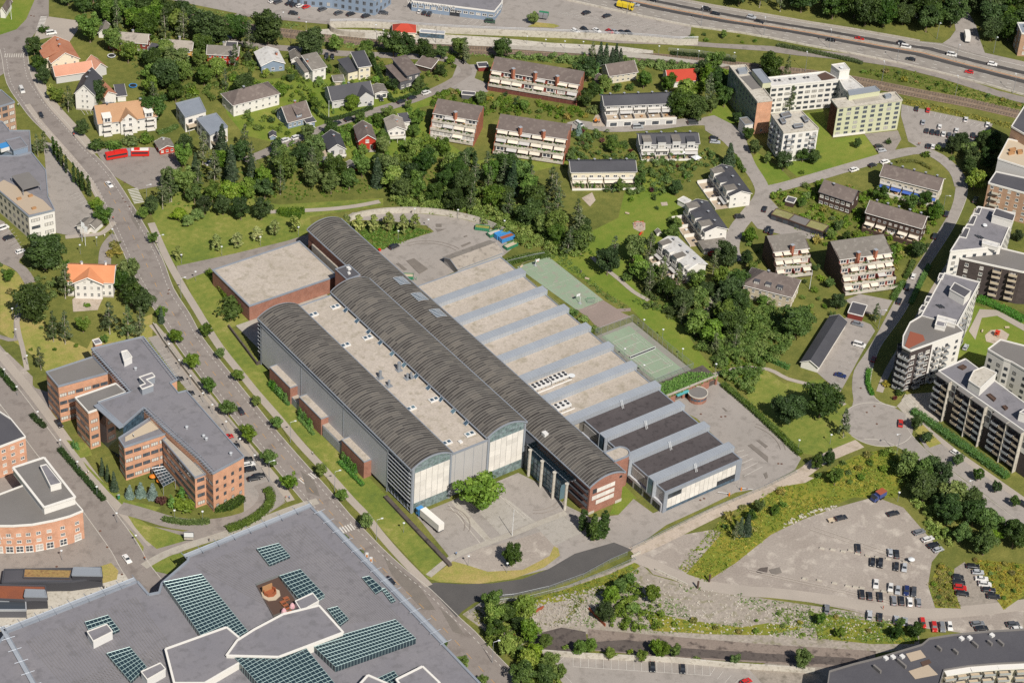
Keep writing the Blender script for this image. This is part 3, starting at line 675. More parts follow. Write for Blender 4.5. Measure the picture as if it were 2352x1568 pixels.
zone('old_slab','concrete_dark',[(1218,1466),(1250,1450),(1290,1440),(1345,1450),(1350,1485),(1300,1502),(1218,1494)],.055);zone('old_slab','concrete_dark',[(1355,1474),(1440,1468),(1550,1486),(1764,1500),(1960,1510),(2000,1530),(1764,1518),(1548,1506),(1355,1490)],.06)
zone('car_park','lot_asphalt',[(1250,1503),(1330,1505),(1550,1516),(1720,1535),(1770,1580),(1300,1580)],.03)
zone('service_ground','gravel_dark',[(1720,1535),(1764,1520),(2000,1530),(1990,1580),(1760,1580)],.035)
CYC=smooth(world([(1456,1278),(1501,1297),(1546,1318),(1601,1338),(1651,1349),(1726,1358),(1764,1360),(1839,1368),(1939,1382),(2014,1398),(2114,1409),(2189,1406),(2289,1396),(2360,1387)]))
cp=strip('cycle_path','path',CYC,5.2,.07);dashes(cp,offs(CYC,2.3),3,2.4,.22,.09);dashes(cp,offs(CYC,-2.3),3,2.4,.22,.09)
ML=smooth(world([(9,112),(14,132),(25,190),(57,240),(82,272),(107,297),(142,337),(180,377),(217,420),(250,484),(282,552),(312,617),(350,684),(397,759),(422,796),(470,861),(510,911),(557,971),(638,1064),(698,1136),(800,1251),(843,1298),(900,1366),(978,1446),(1050,1531),(1100,1585)]))
MR=smooth(world([(50,112),(54,132),(61,175),(82,212),(112,252),(140,282),(170,317),(190,342),(225,375),(260,420),(312,504),(360,592),(387,664),(425,724),(457,782),(525,869),(585,944),(625,994),(695,1074),(738,1121),(793,1186),(833,1228),(875,1271),(930,1320),(978,1358),(1048,1426),(1078,1453),(1118,1496),(1190,1570)]))
OL=offs(ML,-1.9);OR=offs(MR,2.0)
ROAD=ribbon('main_road','road_asphalt',OL,OR,.075);kerb(ROAD,OL);kerb(ROAD,OR)
dashes(ROAD,ML,1.2,1.3,.16,.1);dashes(ROAD,MR,1.2,1.3,.16,.1)
MC=[lerp(a,min(MR,key=lambda r:(r-a).length),.5) for a in ML[24:75]];dashes(ROAD,MC,3,4,.14,.1,'paint_yellow','centre_marking')
zone('side_road','road_asphalt',[(84,-10),(112,-10),(112,38),(70,90),(62,112),(60,135),(0,175),(-10,175),(-10,84),(38,68),(60,45)],.07)
zone('pavement','path',[(108,38),(180,48),(178,70),(150,110),(120,85),(75,95),(88,60)],.05)
zone('bus_turning_area','asphalt',[(222,350),(236,342),(345,338),(400,350),(415,380),(404,408),(362,428),(318,436),(262,405),(235,372)],.06)
PVR=smooth(world([(347,512),(368,560),(390,606),(423,665),(452,712),(470,742),(505,797),(560,866),(590,903),(640,960),(690,1020),(737,1070),(768,1104),(806,1147),(838,1180),(862,1212),(890,1246),(930,1290),(985,1345)]))
strip('pavement','path',PVR,3.0,.06)
strip('pavement','path',smooth(world([(62,240),(95,285),(130,325),(170,370),(205,415),(235,470)])),2.6,.06)
PVT=smooth(world([(74,150),(92,195),(120,240),(160,285),(200,330),(222,352)]));strip('pavement','path',PVT,4.5,.05)
strip('pavement','path',smooth(world([(350,745),(375,775),(430,850),(480,915),(540,990),(600,1062),(640,1110),(668,1150)])),3.0,.06)
crossing(ROAD,*world([(101,38),(90,70)]),10,3.0);crossing(ROAD,*world([(9,128),(56,128)]),9,3.5,mat='paint_worn');crossing(ROAD,*world([(304,433),(320,467)]),10,4.2)
crossing(ROAD,*world([(690,1106),(722,1090)]),7,3.6);crossing(ROAD,*world([(770,1222),(812,1208)]),7,3.4)
for pts in ([(690,1080),(720,1100),(735,1140),(705,1130)],[(880,1275),(960,1340),(1000,1400),(970,1400),(900,1320)],[(1010,1395),(1040,1420),(1070,1460),(1040,1450)],[(305,470),(325,500),(318,530),(300,500)]):zone('patch','patch_asphalt',pts,.088)
zone('asphalt_yard','asphalt',[(-10,780),(45,845),(80,890),(110,900),(120,960),(150,1000),(250,1140),(300,1200),(420,1220),(560,1190),(660,1150),(600,1190),(450,1250),(400,1275),(435,1330),(340,1360),(320,1330),(-10,1480)],.028)
zone('car_park','lot_asphalt',[(340,775),(380,765),(440,850),(520,950),(600,1050),(640,1110),(655,1150),(600,1190),(560,1180),(560,1050),(400,860)],.04)
ST=smooth(world([(-25,850),(40,935),(110,1030),(190,1125),(240,1192),(285,1255),(310,1300),(345,1345),(380,1380)]));STR=strip('street','road_asphalt',ST,9.5,.06);kerb(STR,offs(ST,4.75));kerb(STR,offs(ST,-4.75))
crossing(STR,*world([(-8,928),(36,912)]),7,3.2);crossing(STR,*world([(291,1290),(330,1274)]),7,3.2)
PL=smooth(world([(-20,790),(30,850),(75,905),(120,965),(160,1020),(215,1095),(260,1150),(300,1195),(350,1250)]));strip('pavement','path',PL,3.4,.05)
strip('access_road','asphalt',smooth(world([(275,1165),(330,1180),(400,1200),(480,1205),(560,1190),(600,1165),(615,1135),(600,1110)])),6,.066)
strip('footpath','paving',smooth(world([(330,1300),(380,1272),(440,1250),(520,1225),(600,1195),(680,1165),(730,1150)])),3.2,.064)
zone('lawn','lawn',[(265,1200),(300,1218),(330,1255),(325,1290),(290,1250)],.07);zone('lawn','lawn',[(292,1182),(325,1195),(340,1205),(420,1230),(430,1240),(360,1260),(335,1240),(310,1210)],.07)
zone('lawn','lawn',[(335,1288),(420,1268),(428,1305),(385,1318),(350,1310)],.07);zone('lawn','dry_grass',[(230,1300),(255,1292),(272,1310),(268,1330),(232,1340)],.07)
zone('lawn','lawn',[(190,1058),(240,1110),(300,1150),(370,1165),(350,1178),(290,1168),(250,1130),(200,1075)],.07);zone('lawn','lawn',[(152,1010),(200,1018),(212,1045),(185,1052)],.07)
zone('paved_square','concrete_light',[(-10,1375),(110,1330),(235,1330),(260,1320),(310,1310),(320,1330),(0,1450),(-10,1480)],.05)
strip('footpath','asphalt',smooth(world([(-10,770),(35,780),(38,740),(45,700),(50,680)])),2.2,.05);strip('footpath','path',smooth(world([(62,850),(52,800),(42,760),(38,720),(48,680)])),1.8,.055)
zone('planted_bed','gravel',[(0,805),(18,810),(75,865),(75,885),(60,895),(0,825)],.058)
zone('car_park','lot_asphalt',[(100,325),(120,330),(158,392),(220,497),(215,525),(180,545),(130,535),(108,430)],.04);zone('car_park','asphalt',[(-10,500),(10,510),(60,585),(45,595),(40,620),(-10,600)],.04)
strip('access_road','asphalt',smooth(world([(268,540),(250,560),(242,580),(240,610)])),5,.066);strip('footpath','path',smooth(world([(150,545),(200,540),(235,535),(262,510)])),2.5,.05)
strip('access_road','asphalt',smooth(world([(-10,580),(20,600),(50,620),(70,650)])),4.5,.05);zone('garden_yard','dirt',[(166,688),(172,682),(238,680),(224,712),(168,716)],.05)
HR=smooth(world([(470,85),(588,106),(680,113),(763,122),(850,126),(938,130),(1010,134),(1058,146),(1072,165),(1050,182),(1018,200),(960,225),(913,240),(840,262),(763,287),(700,312),(638,338),(600,355),(560,370)]));r=strip('housing_road','asphalt',HR,5.2,.06)
zone('housing_yard','lot_asphalt',[(1050,150),(1100,148),(1090,180),(1128,195),(1120,212),(1060,210),(1030,200)],.055)
HR2=smooth(world([(1330,215),(1300,290),(1330,285),(1400,295),(1500,290),(1590,280),(1650,285),(1690,310),(1705,345),(1720,380),(1745,420),(1750,450),(1720,490),(1690,530),(1680,570),(1690,600)]));strip('housing_road','lot_asphalt',HR2[3:],6.5,.06)
zone('turning_place','lot_asphalt',[(1615,270),(1640,265),(1690,290),(1720,340),(1690,355),(1660,325),(1620,300)],.055);zone('housing_yard','lot_asphalt',[(1745,430),(1790,480),(1800,510),(1900,540),(1880,552),(1800,540),(1740,525),(1720,500)],.055)
HR3=smooth(world([(1740,440),(1800,428),(1870,408),(1924,392),(2000,370),(2050,356),(2110,346),(2155,360),(2195,395),(2208,430)]));strip('housing_road','lot_asphalt',HR3,6,.062)
RL=smooth(world([(2195,430),(2184,480),(2139,557),(2109,605),(2074,657),(2041,717),(2014,767),(1988,810),(1962,850),(1957,890),(1960,920),(1952,945)]));RR=smooth(world([(2222,430),(2218,460),(2189,525),(2134,610),(2111,655),(2086,702),(2069,730),(2046,762),(2020,800),(2003,850),(2000,895),(2020,922),(2060,935)]))
o=ribbon('side_street','lot_asphalt',RL,RR,.06);kerb(o,RR)
NR=smooth(world([(2245,480),(2210,560),(2160,640),(2120,710),(2085,775),(2040,850),(2020,900)]));strip('footpath','path',NR,2.6,.05)
rc=G(2016,974);P=[Vector((rc.x+13.2*math.cos(a),rc.y+13.2*math.sin(a),0)) for a in [2*math.pi*i/40 for i in range(40)]]
b=MB();b.face([(p.x,p.y,.065) for p in P]);o=b.build('turning_circle','lot_asphalt');o['kind']='structure';kerb(o,P[2:15]);kerb(o,P[20:34])
SL=smooth(world([(1985,1008),(2026,1011),(2070,1030),(2114,1059),(2189,1119),(2264,1174),(2370,1252)]));SR=smooth(world([(2081,950),(2085,985),(2124,1031),(2190,1085),(2264,1139),(2370,1220)]));o=ribbon('avenue','lot_asphalt',SL,SR,.06);kerb(o,SR);kerb(o,SL)
zone('parking_bay','lot_asphalt',[(2110,1005),(2140,1005),(2200,1045),(2280,1105),(2365,1165),(2365,1215),(2264,1137),(2190,1083),(2126,1031)],.05);zone('footpath','path',[(2100,970),(2112,965),(2200,1035),(2365,1150),(2365,1168),(2195,1045)],.07)
zone('steps_square','concrete',[(2060,932),(2085,905),(2150,900),(2200,930),(2130,990),(2090,965)],.05);zone('verge','dry_grass',[(2098,985),(2120,975),(2162,1018),(2135,1028)],.07)
zone('car_park','lot_asphalt',[(2071,240),(2150,258),(2280,285),(2262,318),(2230,336),(2150,340),(2118,345),(2086,325),(2069,265)],.05);zone('car_park','asphalt',[(1985,308),(2062,300),(2070,320),(2050,355),(2022,358)],.052)
zone('car_park','lot_asphalt',[(1870,850),(1905,800),(1935,735),(1950,725),(2000,745),(2010,760),(1985,800),(1958,850),(1930,900),(1910,885)],.05);zone('housing_yard','lot_asphalt',[(1940,690),(1975,675),(2050,690),(2030,725),(1990,720)],.05)
strip('footpath','path',smooth(world([(1640,860),(1700,845),(1764,848),(1810,870),(1880,890),(1940,930)])),2,.05);strip('footpath','path',smooth(world([(1590,760),(1600,735),(1625,710),(1635,680)])),2.2,.05)
strip('footpath','path',smooth(world([(1360,590),(1375,605),(1420,640),(1455,670),(1490,690)])),2,.05);strip('footpath','path',smooth(world([(620,487),(690,484),(760,480),(820,473),(872,463)])),2.6,.05)
zone('play_garden','path',[(2225,760),(2250,710),(2290,712),(2352,745),(2352,760),(2290,725),(2255,730),(2240,780)],.05);zone('sandpit','dirt',[(2262,770),(2275,758),(2300,756),(2318,768),(2310,785),(2285,790),(2265,784)],.055)
zone('sandpit','dirt',[(1453,512),(1465,507),(1482,512),(1482,528),(1470,533),(1455,525)],.05);zone('worn_patch','dirt',[(1336,455),(1360,442),(1368,460),(1355,475)],.045);zone('worn_patch','dirt',[(1517,465),(1532,464),(1534,472),(1520,473)],.045)
zone('weed_bank','weeds',[(1575,1318),(1660,1222),(1700,1178),(1790,1118),(1850,1108),(1960,1048),(2040,1028),(2078,1058),(2078,1112),(2060,1142),(1960,1142),(1870,1178),(1770,1228),(1690,1292),(1620,1337)],.055);zone('weed_bank','weeds',[(1110,1395),(1180,1380),(1280,1358),(1400,1318),(1460,1290),(1470,1300),(1400,1345),(1300,1378),(1200,1398),(1130,1425)],.05);zone('weed_bank','weeds',[(1480,1400),(1560,1420),(1700,1440),(1764,1430),(1850,1440),(1764,1458),(1640,1456),(1500,1448)],.05);zone('weed_bank','weeds',[(1860,1405),(1960,1420),(2100,1440),(2100,1478),(2000,1478),(1880,1465)],.05);zone('weed_bank','weeds',[(2132,1345),(2160,1290),(2192,1306),(2188,1345),(2207,1397),(2148,1395)],.058);zone('weed_bank','weeds',[(2233,1283),(2360,1296),(2360,1362),(2305,1400),(2268,1345)],.058)
surf('court_green','93a68c','9dae96',.07,2,.2,c3='a39f92');surf('court_grey','a09c94','96938a',.07,2,.2,c3='8e9686');surf('court_red','a4938a','998a82',.08,2,.3)
K(2,1);bc=zone('ball_court','court_green',[(45,885),(335,790),(838,1188),(598,1284)],.05,True)
zone('court_forecourt','court_red',[(600,1282),(838,1190),(965,1270),(1090,1262),(1090,1290),(995,1298),(1100,1345),(790,1450),(700,1350)],.045,True)
def courtline(par,pts,w=.1,z=.075):line(par,world(pts,True),w,z,'paint_worn','court_line')
for p in ([(75,935),(365,840)],[(365,840),(790,1180)],[(285,1085),(555,990)],[(75,935),(500,1280)],[(180,905),(265,965)],[(285,868),(345,930)],[(265,965),(345,930)],[(490,1130),(560,1220)],[(575,1105),(660,1190)],[(490,1130),(575,1105)]):courtline(bc,p)
c0=q(418,1042);line(bc,[Vector((c0.x+1.8*math.cos(a),c0.y+1.8*math.sin(a),0)) for a in [math.pi*2*i/20 for i in range(21)]],.1,.075,'paint_worn','court_line')
for cx,cy,s in ((215,905,-1),(650,1185,1)):
    c0=q(cx,cy);line(bc,[Vector((c0.x+6.2*math.cos(a)*1,c0.y+s*6.2*math.sin(a)*-1,0)) for a in [math.pi*i/16 for i in range(17)]],.1,.075,'paint_worn','court_line')
TA,TB,TC,TD=world([(1456.2,766.5),(1406.6,786),(1544.6,838.3),(1494.5,858.7)]);tx=(TA-TB).normalized();ty=(TC-TA).normalized()
def tc(a,b):return TB+tx*a+ty*b          # a across 0..10.97, b along 0..23.77
def tquad(name,mat,a0,a1,b0,b1,z,par=None):
    b=MB();b.face([(p.x,p.y,z) for p in ccw3([tc(a0,b0),tc(a1,b0),tc(a1,b1),tc(a0,b1)])]);o=b.build(name,mat,par)
    if par is None:o['kind']='structure'
    return o
tcourt=tquad('tennis_court','court_grey',-3.6,15.2,-6.6,30.6,.05);tquad('court_surface','court_green',-1.5,12.4,-5.2,29,.065,tcourt);tquad('court_surface','court_green',-.2,11.1,-.2,24,.07,tcourt)
for a0,b0,a1,b1 in ((0,0,10.97,0),(0,23.77,10.97,23.77),(0,0,0,23.77),(10.97,0,10.97,23.77),(1.37,0,1.37,23.77),(9.6,0,9.6,23.77),(1.37,5.5,9.6,5.5),(1.37,18.3,9.6,18.3),(5.5,5.5,5.5,18.3)):line(tcourt,[tc(a0,b0),tc(a1,b1)],.11,.09,'paint_white','court_line')
tn=thing('tennis_net','dark tennis net with a white tape across the fenced court','net',tc(5.5,11.9));bb=MB();bb.obox(tc(-.6,11.9),tc(11.6,11.9),.05,.1,.95);bb.build('net','fan_dark',tn)
bb=MB();bb.obox(tc(-.6,11.9),tc(11.6,11.9),.14,.96,1.1);bb.obox(tc(-.6,12.1),tc(11.6,12.1),.2,.0,.15);bb.build('tape','lamp_white',tn)
for a in (-.65,11.65):
    bb=MB();bb.obox(tc(a,11.9),tc(a,12.05),.15,0,1.15);bb.build('post','lamp_white',tn)
def fence(label,P,h,sp=3.0,mat='wire_mesh',cat='fence',rail='pole_grey'):
    t=thing('wire_fence',label,cat,P[0]);me=None;b0=MB();b0.beam((0,0,0),(0,0,h+.05),.06);me=b0.mesh('post',[rail]);L0=worldloc(t)
    for a,b in zip(P,P[1:]):
        n=max(1,round((b-a).length/sp))
        for i in range(n):link('post',me,t,lerp(a,b,i/n)-L0)
        m1=MB();m1.face([(a.x,a.y,.05),(b.x,b.y,.05),(b.x,b.y,h),(a.x,a.y,h)]);m1.build('mesh_panel',mat,t)
        m1=MB();m1.beam((a.x,a.y,h),(b.x,b.y,h),.05);m1.build('top_rail',rail,t)
    link('post',me,t,P[-1]-L0);return t
fence('tall wire mesh fence around the tennis court',[tc(-3.6,-6.6),tc(15.2,-6.6),tc(15.2,30.6),tc(-3.6,30.6),tc(-3.6,-6.6)],3.6)
RWP=smooth(world([(255,-12),(300,4),(375,24),(450,42),(540,60),(648,76),(738,86),(863,99),(1000,110),(1123,118),(1201,119),(1426,127),(1576,140),(1690,152),(1840,168),(1964,186),(2114,216),(2230,238),(2352,266),(2400,276)]))
rw=strip('railway','ballast',RWP,8.5,.05)
for d in (-2.9,-1.5,1.5,2.9):
    b=MB();Q=offs(RWP,d)
    for a,c in zip(Q,Q[1:]):b.obox(a,c,.16,.05,.3)
    b.build('rail','rail_steel',rw)
b=MB()
for p,t in walk(RWP,1.3):
    n=Vector((-t.y,t.x,0))
    for s in (-2.2,2.2):b.obox(p+n*(s-1.25),p+n*(s+1.25),.28,.05,.14)
b.build('sleepers','concrete_dark',rw)['kind']='stuff'
zone('platform','concrete_light',[(700,72),(760,68),(860,72),(900,76),(1000,80),(1140,88),(1260,100),(1420,108),(1500,118),(1500,125),(1400,121),(1200,112),(1000,103),(860,92),(740,80)],.35);zone('platform','paving',[(1130,104),(1400,116),(1660,148),(1680,152),(1660,156),(1540,142),(1400,130),(1130,112)],.4)
zone('cycle_way','asphalt',[(538,36),(700,52),(860,66),(1000,74),(1300,88),(1420,100),(1560,104),(1760,118),(1830,128),(1960,140),(2060,155),(2160,180),(2300,225),(2360,240),(2360,225),(2290,208),(2170,165),(2060,138),(1900,118),(1764,106),(1640,100),(1560,92),(1400,80),(1250,72),(1100,68),(860,58),(700,45),(545,31)],.06)
HL=world([(1270,-8),(1301,0),(1440,31),(1588,61),(1700,76),(1764,87),(1860,106),(1960,124),(2064,145),(2170,170),(2270,196),(2370,224)]);HU=world([(1530,-8),(1566,0),(1640,14),(1764,35),(1860,52),(1951,66),(2060,85),(2114,95),(2165,100),(2220,118),(2270,130),(2370,152)])
hw=ribbon('motorway','highway_asphalt',HL,HU,.055)
def across(t,z=0):return [lerp(a,b,t) for a,b in zip(HL,HU)]
def band(name,mat,t0,t1,z):return ribbon(name,mat,across(t0),across(t1),z,hw)
band('lane','highway_dark',.37,.49,.07);band('lane','highway_dark',.66,.77,.07)
for t,dl,gp in ((.12,3,6),(.24,2,4),(.36,3,9),(.78,3,6),(.64,3,9)):dashes(hw,across(t),dl,gp,.25,.09)
line(hw,across(.03),.3,.09);line(hw,across(.93),.3,.09);band('central_strip','dirt',.53,.58,.075);line(hw,across(.515),.35,.09,'paint_orange','edge_line')
zone('side_road','lot_asphalt',[(2182,-10),(2206,-10),(2222,25),(2242,60),(2250,90),(2262,122),(2352,142),(2360,158),(2270,132),(2220,118),(2165,100),(2182,88),(2195,70),(2190,40)],.062)
P=[Vector((p.x,p.y,0)) for p in HL]
def wall(name,label,P,h,th,mat,cat='wall',kind=None,cop=None):
    t=thing(name,label,cat,P[0])
    b=MB()
    for a,c in zip(P,P[1:]):b.obox(a,c,th,0,h)
    b.build('wall_face',mat,t)
    if cop:
        b=MB()
        for a,c in zip(P,P[1:]):b.obox(a,c,th+.1,h,h+.15)
        b.build('coping',cop,t)
    return t
wall('crash_barrier','long concrete barrier along the near edge of the motorway',offs(HL,-.4),.9,.5,'concrete_light','barrier')
wall('crash_barrier','concrete barrier on the central strip of the motorway',across(.545),.8,.4,'concrete','barrier');wall('crash_barrier','low barrier along the far edge of the motorway below the trees',across(.99)[:8],.8,.3,'concrete','barrier')
RWL=smooth(world([(758,64),(860,64),(1000,75),(1100,80),(1176,83),(1250,86),(1400,92),(1500,99),(1560,104),(1602,103)]));wall('retaining_wall','pale concrete retaining wall below the station car park railing',RWL,3.2,.5,'concrete_light','wall')
t=thing('guard_rail','long grey steel railing on top of the station retaining wall','railing',RWL[0]);b=MB()
for p,tt in walk(RWL,2.5):b.beam((p.x,p.y,3.2),(p.x,p.y,4.4),.07)
b.build('post','metal_light',t)['kind']='stuff';b=MB()
for a,c in zip(RWL,RWL[1:]):b.beam((a.x,a.y,4.4),(c.x,c.y,4.4),.12);b.beam((a.x,a.y,3.8),(c.x,c.y,3.8),.1)
b.build('rail','metal_light',t)
wall('retaining_wall','short curved concrete retaining wall beside the cycle way',smooth(world([(758,64),(760,74),(790,84),(838,88)])),3,.4,'concrete','wall')
wall('retaining_wall','long curved pale concrete wall behind the service yard below the wood',smooth(world([(803,508),(830,498),(890,490),(960,489),(1030,496),(1090,509),(1130,523),(1160,537)])),2.6,.4,'concrete_light','wall',cop='concrete')
wall('retaining_wall','low dark stone wall along the hall lawn towards the road corner',world([(885,1142),(960,1222),(1034,1300)]),1.0,1.4,'concrete_dark','wall')
wall('retaining_wall','stained pale concrete wall above the lower car park',world([(1215,1500),(1340,1510),(1550,1520),(1690,1533),(1800,1540),(1870,1545)]),2.2,.5,'concrete_light','wall')
wall('retaining_wall','dark concrete ramp wall beside the terrace of the tall grey hall',world([(525,752),(590,838),(605,832)]),1.4,.5,'concrete_dark','wall')
def bays(parent,P,Q,n,z=.08,w=.12,both=True):
    for i in range(n+1):line(parent,[lerp(P[0],P[1],i/n),lerp(Q[0],Q[1],i/n)],w,z,'paint_white','bay_line')
pk=[o for o in bpy.data.objects if o.name.startswith('car_park')];PK=pk[0]
K(2,3);b6=pk[5] if len(pk) > 5 else PK
bays(PK,qs([(560,1325),(1815,1405)]),qs([(560,1418),(1818,1500)]),18);line(PK,qs([(560,1418),(1818,1500)]),.12,.08);bays(PK,qs([(1865,1425),(2160,1570)]),qs([(1818,1500),(2080,1640)]),4);line(PK,qs([(490,1320),(415,1385)]),.12,.08);line(PK,qs([(415,1385),(410,1430),(560,1580)]),.12,.08)
K(3,0);bays(PK,qs([(1280,975),(2060,1165)]),qs([(1290,1030),(2000,1190)]),15);bays(PK,qs([(1430,1160),(1880,1260)]),qs([(1440,1240),(1880,1330)]),9)
K(2,0);bays(PK,qs([(600,100),(1640,265)]),qs([(420,140),(1420,320)]),17);bays(PK,qs([(590,245),(1520,345)]),qs([(640,300),(1560,370)]),10);line(PK,qs([(420,120),(1520,310)]),.12,.08)
K(1,0);bays(PK,qs([(90,30),(1190,175)]),qs([(150,0),(1230,150)]),14);bays(PK,qs([(1500,100),(1680,165)]),qs([(1530,60),(1700,125)]),3);bays(PK,qs([(1880,215),(2100,255)]),qs([(1940,175),(2150,215)]),4)
K(0,1);bays(PK,qs([(640,240),(850,400)]),qs([(720,205),(870,380)]),7);bays(PK,qs([(0,600),(150,760)]),qs([(120,540),(230,720)]),6)
K(0,2);bays(PK,qs([(1440,100),(1790,560)]),qs([(1500,80),(1860,540)]),11)
K(3,2);bays(PK,qs([(760,40),(580,360)]),qs([(850,70),(660,400)]),7);K(0,0);bays(PK,qs([(740,1010),(860,990)]),qs([(780,1060),(870,1050)]),3)
K(2,2);bays(PK,qs([(2060,1020),(2130,1240)]),qs([(2130,1000),(2300,1150)]),4,.08,.14)
# ------------------------------------------------------------------ building makers
FOOT=[]          # footprints, kept clear by planting
F2=Vector((FWD.x,FWD.y,0)).normalized()
def frame2(e1,e2,z,tile=True):
    A=q(*e1,z) if tile else G(*e1,z);B=q(*e2,z) if tile else G(*e2,z);A.z=B.z=0
    d=(B-A).normalized();n=Vector((-d.y,d.x,0))
    if n.dot(F2) < 0:A,B=B,A;d=-d;n=-n
    return A,B,d,n,(B-A).length
def slab(mb,a,b,c,d,t,k=0):
    lo=[v-Vector((0,0,t)) for v in (a,b,c,d)];up=[a,b,c,d];mb.face(up,k);mb.face(lo[::-1],k)
    for i in range(4):j=(i+1)%4;mb.face([lo[i],lo[j],up[j],up[i]],k)
def balcony(par,P,a0,a1,b0,z,dep,rail='trim_white',floor='concrete',h=1.0,stuff=True):
    m=MB();p=[P(a0,b0-dep,0),P(a1,b0-dep,0),P(a1,b0-.01,0),P(a0,b0-.01,0)];m.prism([(v.x,v.y) for v in p],z-.2,z,bottom=True);o=m.build('balcony',floor,par)
    m=MB();m.obox(p[0],p[1],.08,z,z+h);m.obox(p[0],p[3],.08,z,z+h);m.obox(p[1],p[2],.08,z,z+h);m.build('railing',rail,o);return o
def awning(par,P,a0,a1,b0,z,dep,mat='awning_cream'):
    m=MB();slab(m,P(a0,b0-dep,z-.75),P(a1,b0-dep,z-.75),P(a1,b0-.03,z),P(a0,b0-.03,z),.08);return m.build('awning',mat,par)
def chimney(par,p,z0,z1,s=.9,mat='brick_terrace'):
    m=MB();m.box((p.x-s/2,p.y-s/2,z0),(p.x+s/2,p.y+s/2,z1));o=m.build('chimney',mat,par)
    m=MB();m.box((p.x-s/2-.1,p.y-s/2-.1,z1),(p.x+s/2+.1,p.y+s/2+.1,z1+.18));m.build('cap','metal_light',o);return o
def house(label,e1,e2,he,D,hr,roof,wall,ridge='p',near=None,end=None,chim=(),over=.45,rp=.5,tile=True,trim='trim_white',name='house',cat='house',group=None,chmat='brick_terrace',plinth=None,far=None):
    A,B,d,n,L=frame2(e1,e2,he,tile);P=lambda a,b,z:A+d*a+n*b+Vector((0,0,z))
    t=thing(name,label,cat,P(L/2,D/2,0),group);t['L']=L
    FOOT.append([P(-1,-1.0,0),P(L+1,-1.0,0),P(L+1,D+1,0),P(-1,D+1,0)])
    w=MB();o=over;r=MB();tr=MB();up=lambda a,b,z:P(a,b,z)
    cor=[P(0,0,0),P(L,0,0),P(L,D,0),P(0,D,0)]
    for i in range(4):
        a,b=cor[i],cor[(i+1)%4];w.face([a,b,b+Vector((0,0,he)),a+Vector((0,0,he))])
    th=.28;z0=he+.06
    if ridge == 'p':
        k=D*rp;s1=(hr-he)/k;s2=(hr-he)/(D-k)
        for a in (0,L):w.face([P(a,0,he),P(a,D,he),P(a,k,hr)])
        slab(r,up(-o,-o,z0-s1*o),up(L+o,-o,z0-s1*o),up(L+o,k,hr+.06),up(-o,k,hr+.06),th);slab(r,up(-o,k,hr+.06),up(L+o,k,hr+.06),up(L+o,D+o,z0-s2*o),up(-o,D+o,z0-s2*o),th)
        for a in (-o-.06,L+o+.06):
            tr.beam(up(a,-o,z0-s1*o-.12),up(a,k,hr-.06),.15);tr.beam(up(a,k,hr-.06),up(a,D+o,z0-s2*o-.12),.15)
        tr.beam(up(-o,-o-.1,z0-s1*o-.15),up(L+o,-o-.1,z0-s1*o-.15),.12)
    elif ridge == 'x':
        k=L*rp;s1=(hr-he)/k;s2=(hr-he)/(L-k)
        for b in (0,D):w.face([P(0,b,he),P(L,b,he),P(k,b,hr)])
        slab(r,up(-o,-o,z0-s1*o),up(k,-o,hr+.06),up(k,D+o,hr+.06),up(-o,D+o,z0-s1*o),th);slab(r,up(k,-o,hr+.06),up(L+o,-o,z0-s2*o),up(L+o,D+o,z0-s2*o),up(k,D+o,hr+.06),th)
        for b in (-o-.06,D+o+.06):tr.beam(up(-o,b,z0-s1*o-.12),up(k,b,hr-.06),.15);tr.beam(up(k,b,hr-.06),up(L+o,b,z0-s2*o-.12),.15)
    elif ridge in 'mn':
        zn,zf=(he,hr) if ridge == 'm' else (hr,he);s=(zf-zn)/D
        for a in (0,L):w.face([P(a,0,he),P(a,D,he),P(a,D,zf)] if zf > zn else [P(a,0,he),P(a,D,he),P(a,0,zn)])
        (w.face([P(0,D,he),P(L,D,he),P(L,D,zf),P(0,D,zf)]) if zf > he else w.face([P(0,0,he),P(L,0,he),P(L,0,zn),P(0,0,zn)]));slab(r,up(-o,-o,zn-s*o+.08),up(L+o,-o,zn-s*o+.08),up(L+o,D+o,zf+s*o+.08),up(-o,D+o,zf+s*o+.08),.25)
        for a in (-o-.05,L+o+.05):tr.beam(up(a,-o,zn-s*o-.08),up(a,D+o,zf+s*o-.08),.16)
        tr.beam(up(-o,-o-.06,zn-s*o-.08),up(L+o,-o-.06,zn-s*o-.08),.16)
    elif ridge == 'h':
        k=min(D/2,L*.45);c=[up(-o,-o,z0-.2),up(L+o,-o,z0-.2),up(L+o,D+o,z0-.2),up(-o,D+o,z0-.2)];R1,R2=up(k,D/2,hr),up(L-k,D/2,hr)
        r.face([c[0],c[1],R2,R1]);r.face([c[1],c[2],R2]);r.face([c[2],c[3],R1,R2]);r.face([c[3],c[0],R1]);r.face(c[::-1])
        for i in range(4):tr.beam(c[i]-Vector((0,0,.1)),c[(i+1)%4]-Vector((0,0,.1)),.13)
    else:
        p4=[(v.x,v.y) for v in (up(-.1,-.1,0),up(L+.1,-.1,0),up(L+.1,D+.1,0),up(-.1,D+.1,0))];r.prism(p4,he+.01,he+.15)
        for i in range(4):tr.obox(p4[i],p4[(i+1)%4],.3,he,he+.35)
    w.build('wall',wall,t);ro=r.build('roof',roof,t);tr.build('eaves_trim',trim,t)
    if plinth:
        m=MB();m.prism([(v.x,v.y) for v in (P(-.06,-.06,0),P(L+.06,-.06,0),P(L+.06,D+.06,0),P(-.06,D+.06,0))],0,.7);m.build('plinth',plinth,t)
    for c in chim:
        ca,cb=c[0]*L,c[1]*D;top=hr+(c[2] if len(c) > 2 else .9);chimney(t,P(ca,cb,0),he,top,.8,chmat)
    if near:
        for s in (near if isinstance(near,list) else [near]):facade(t,A,B,s[1],s[0],s[2],s[3],*s[4:])
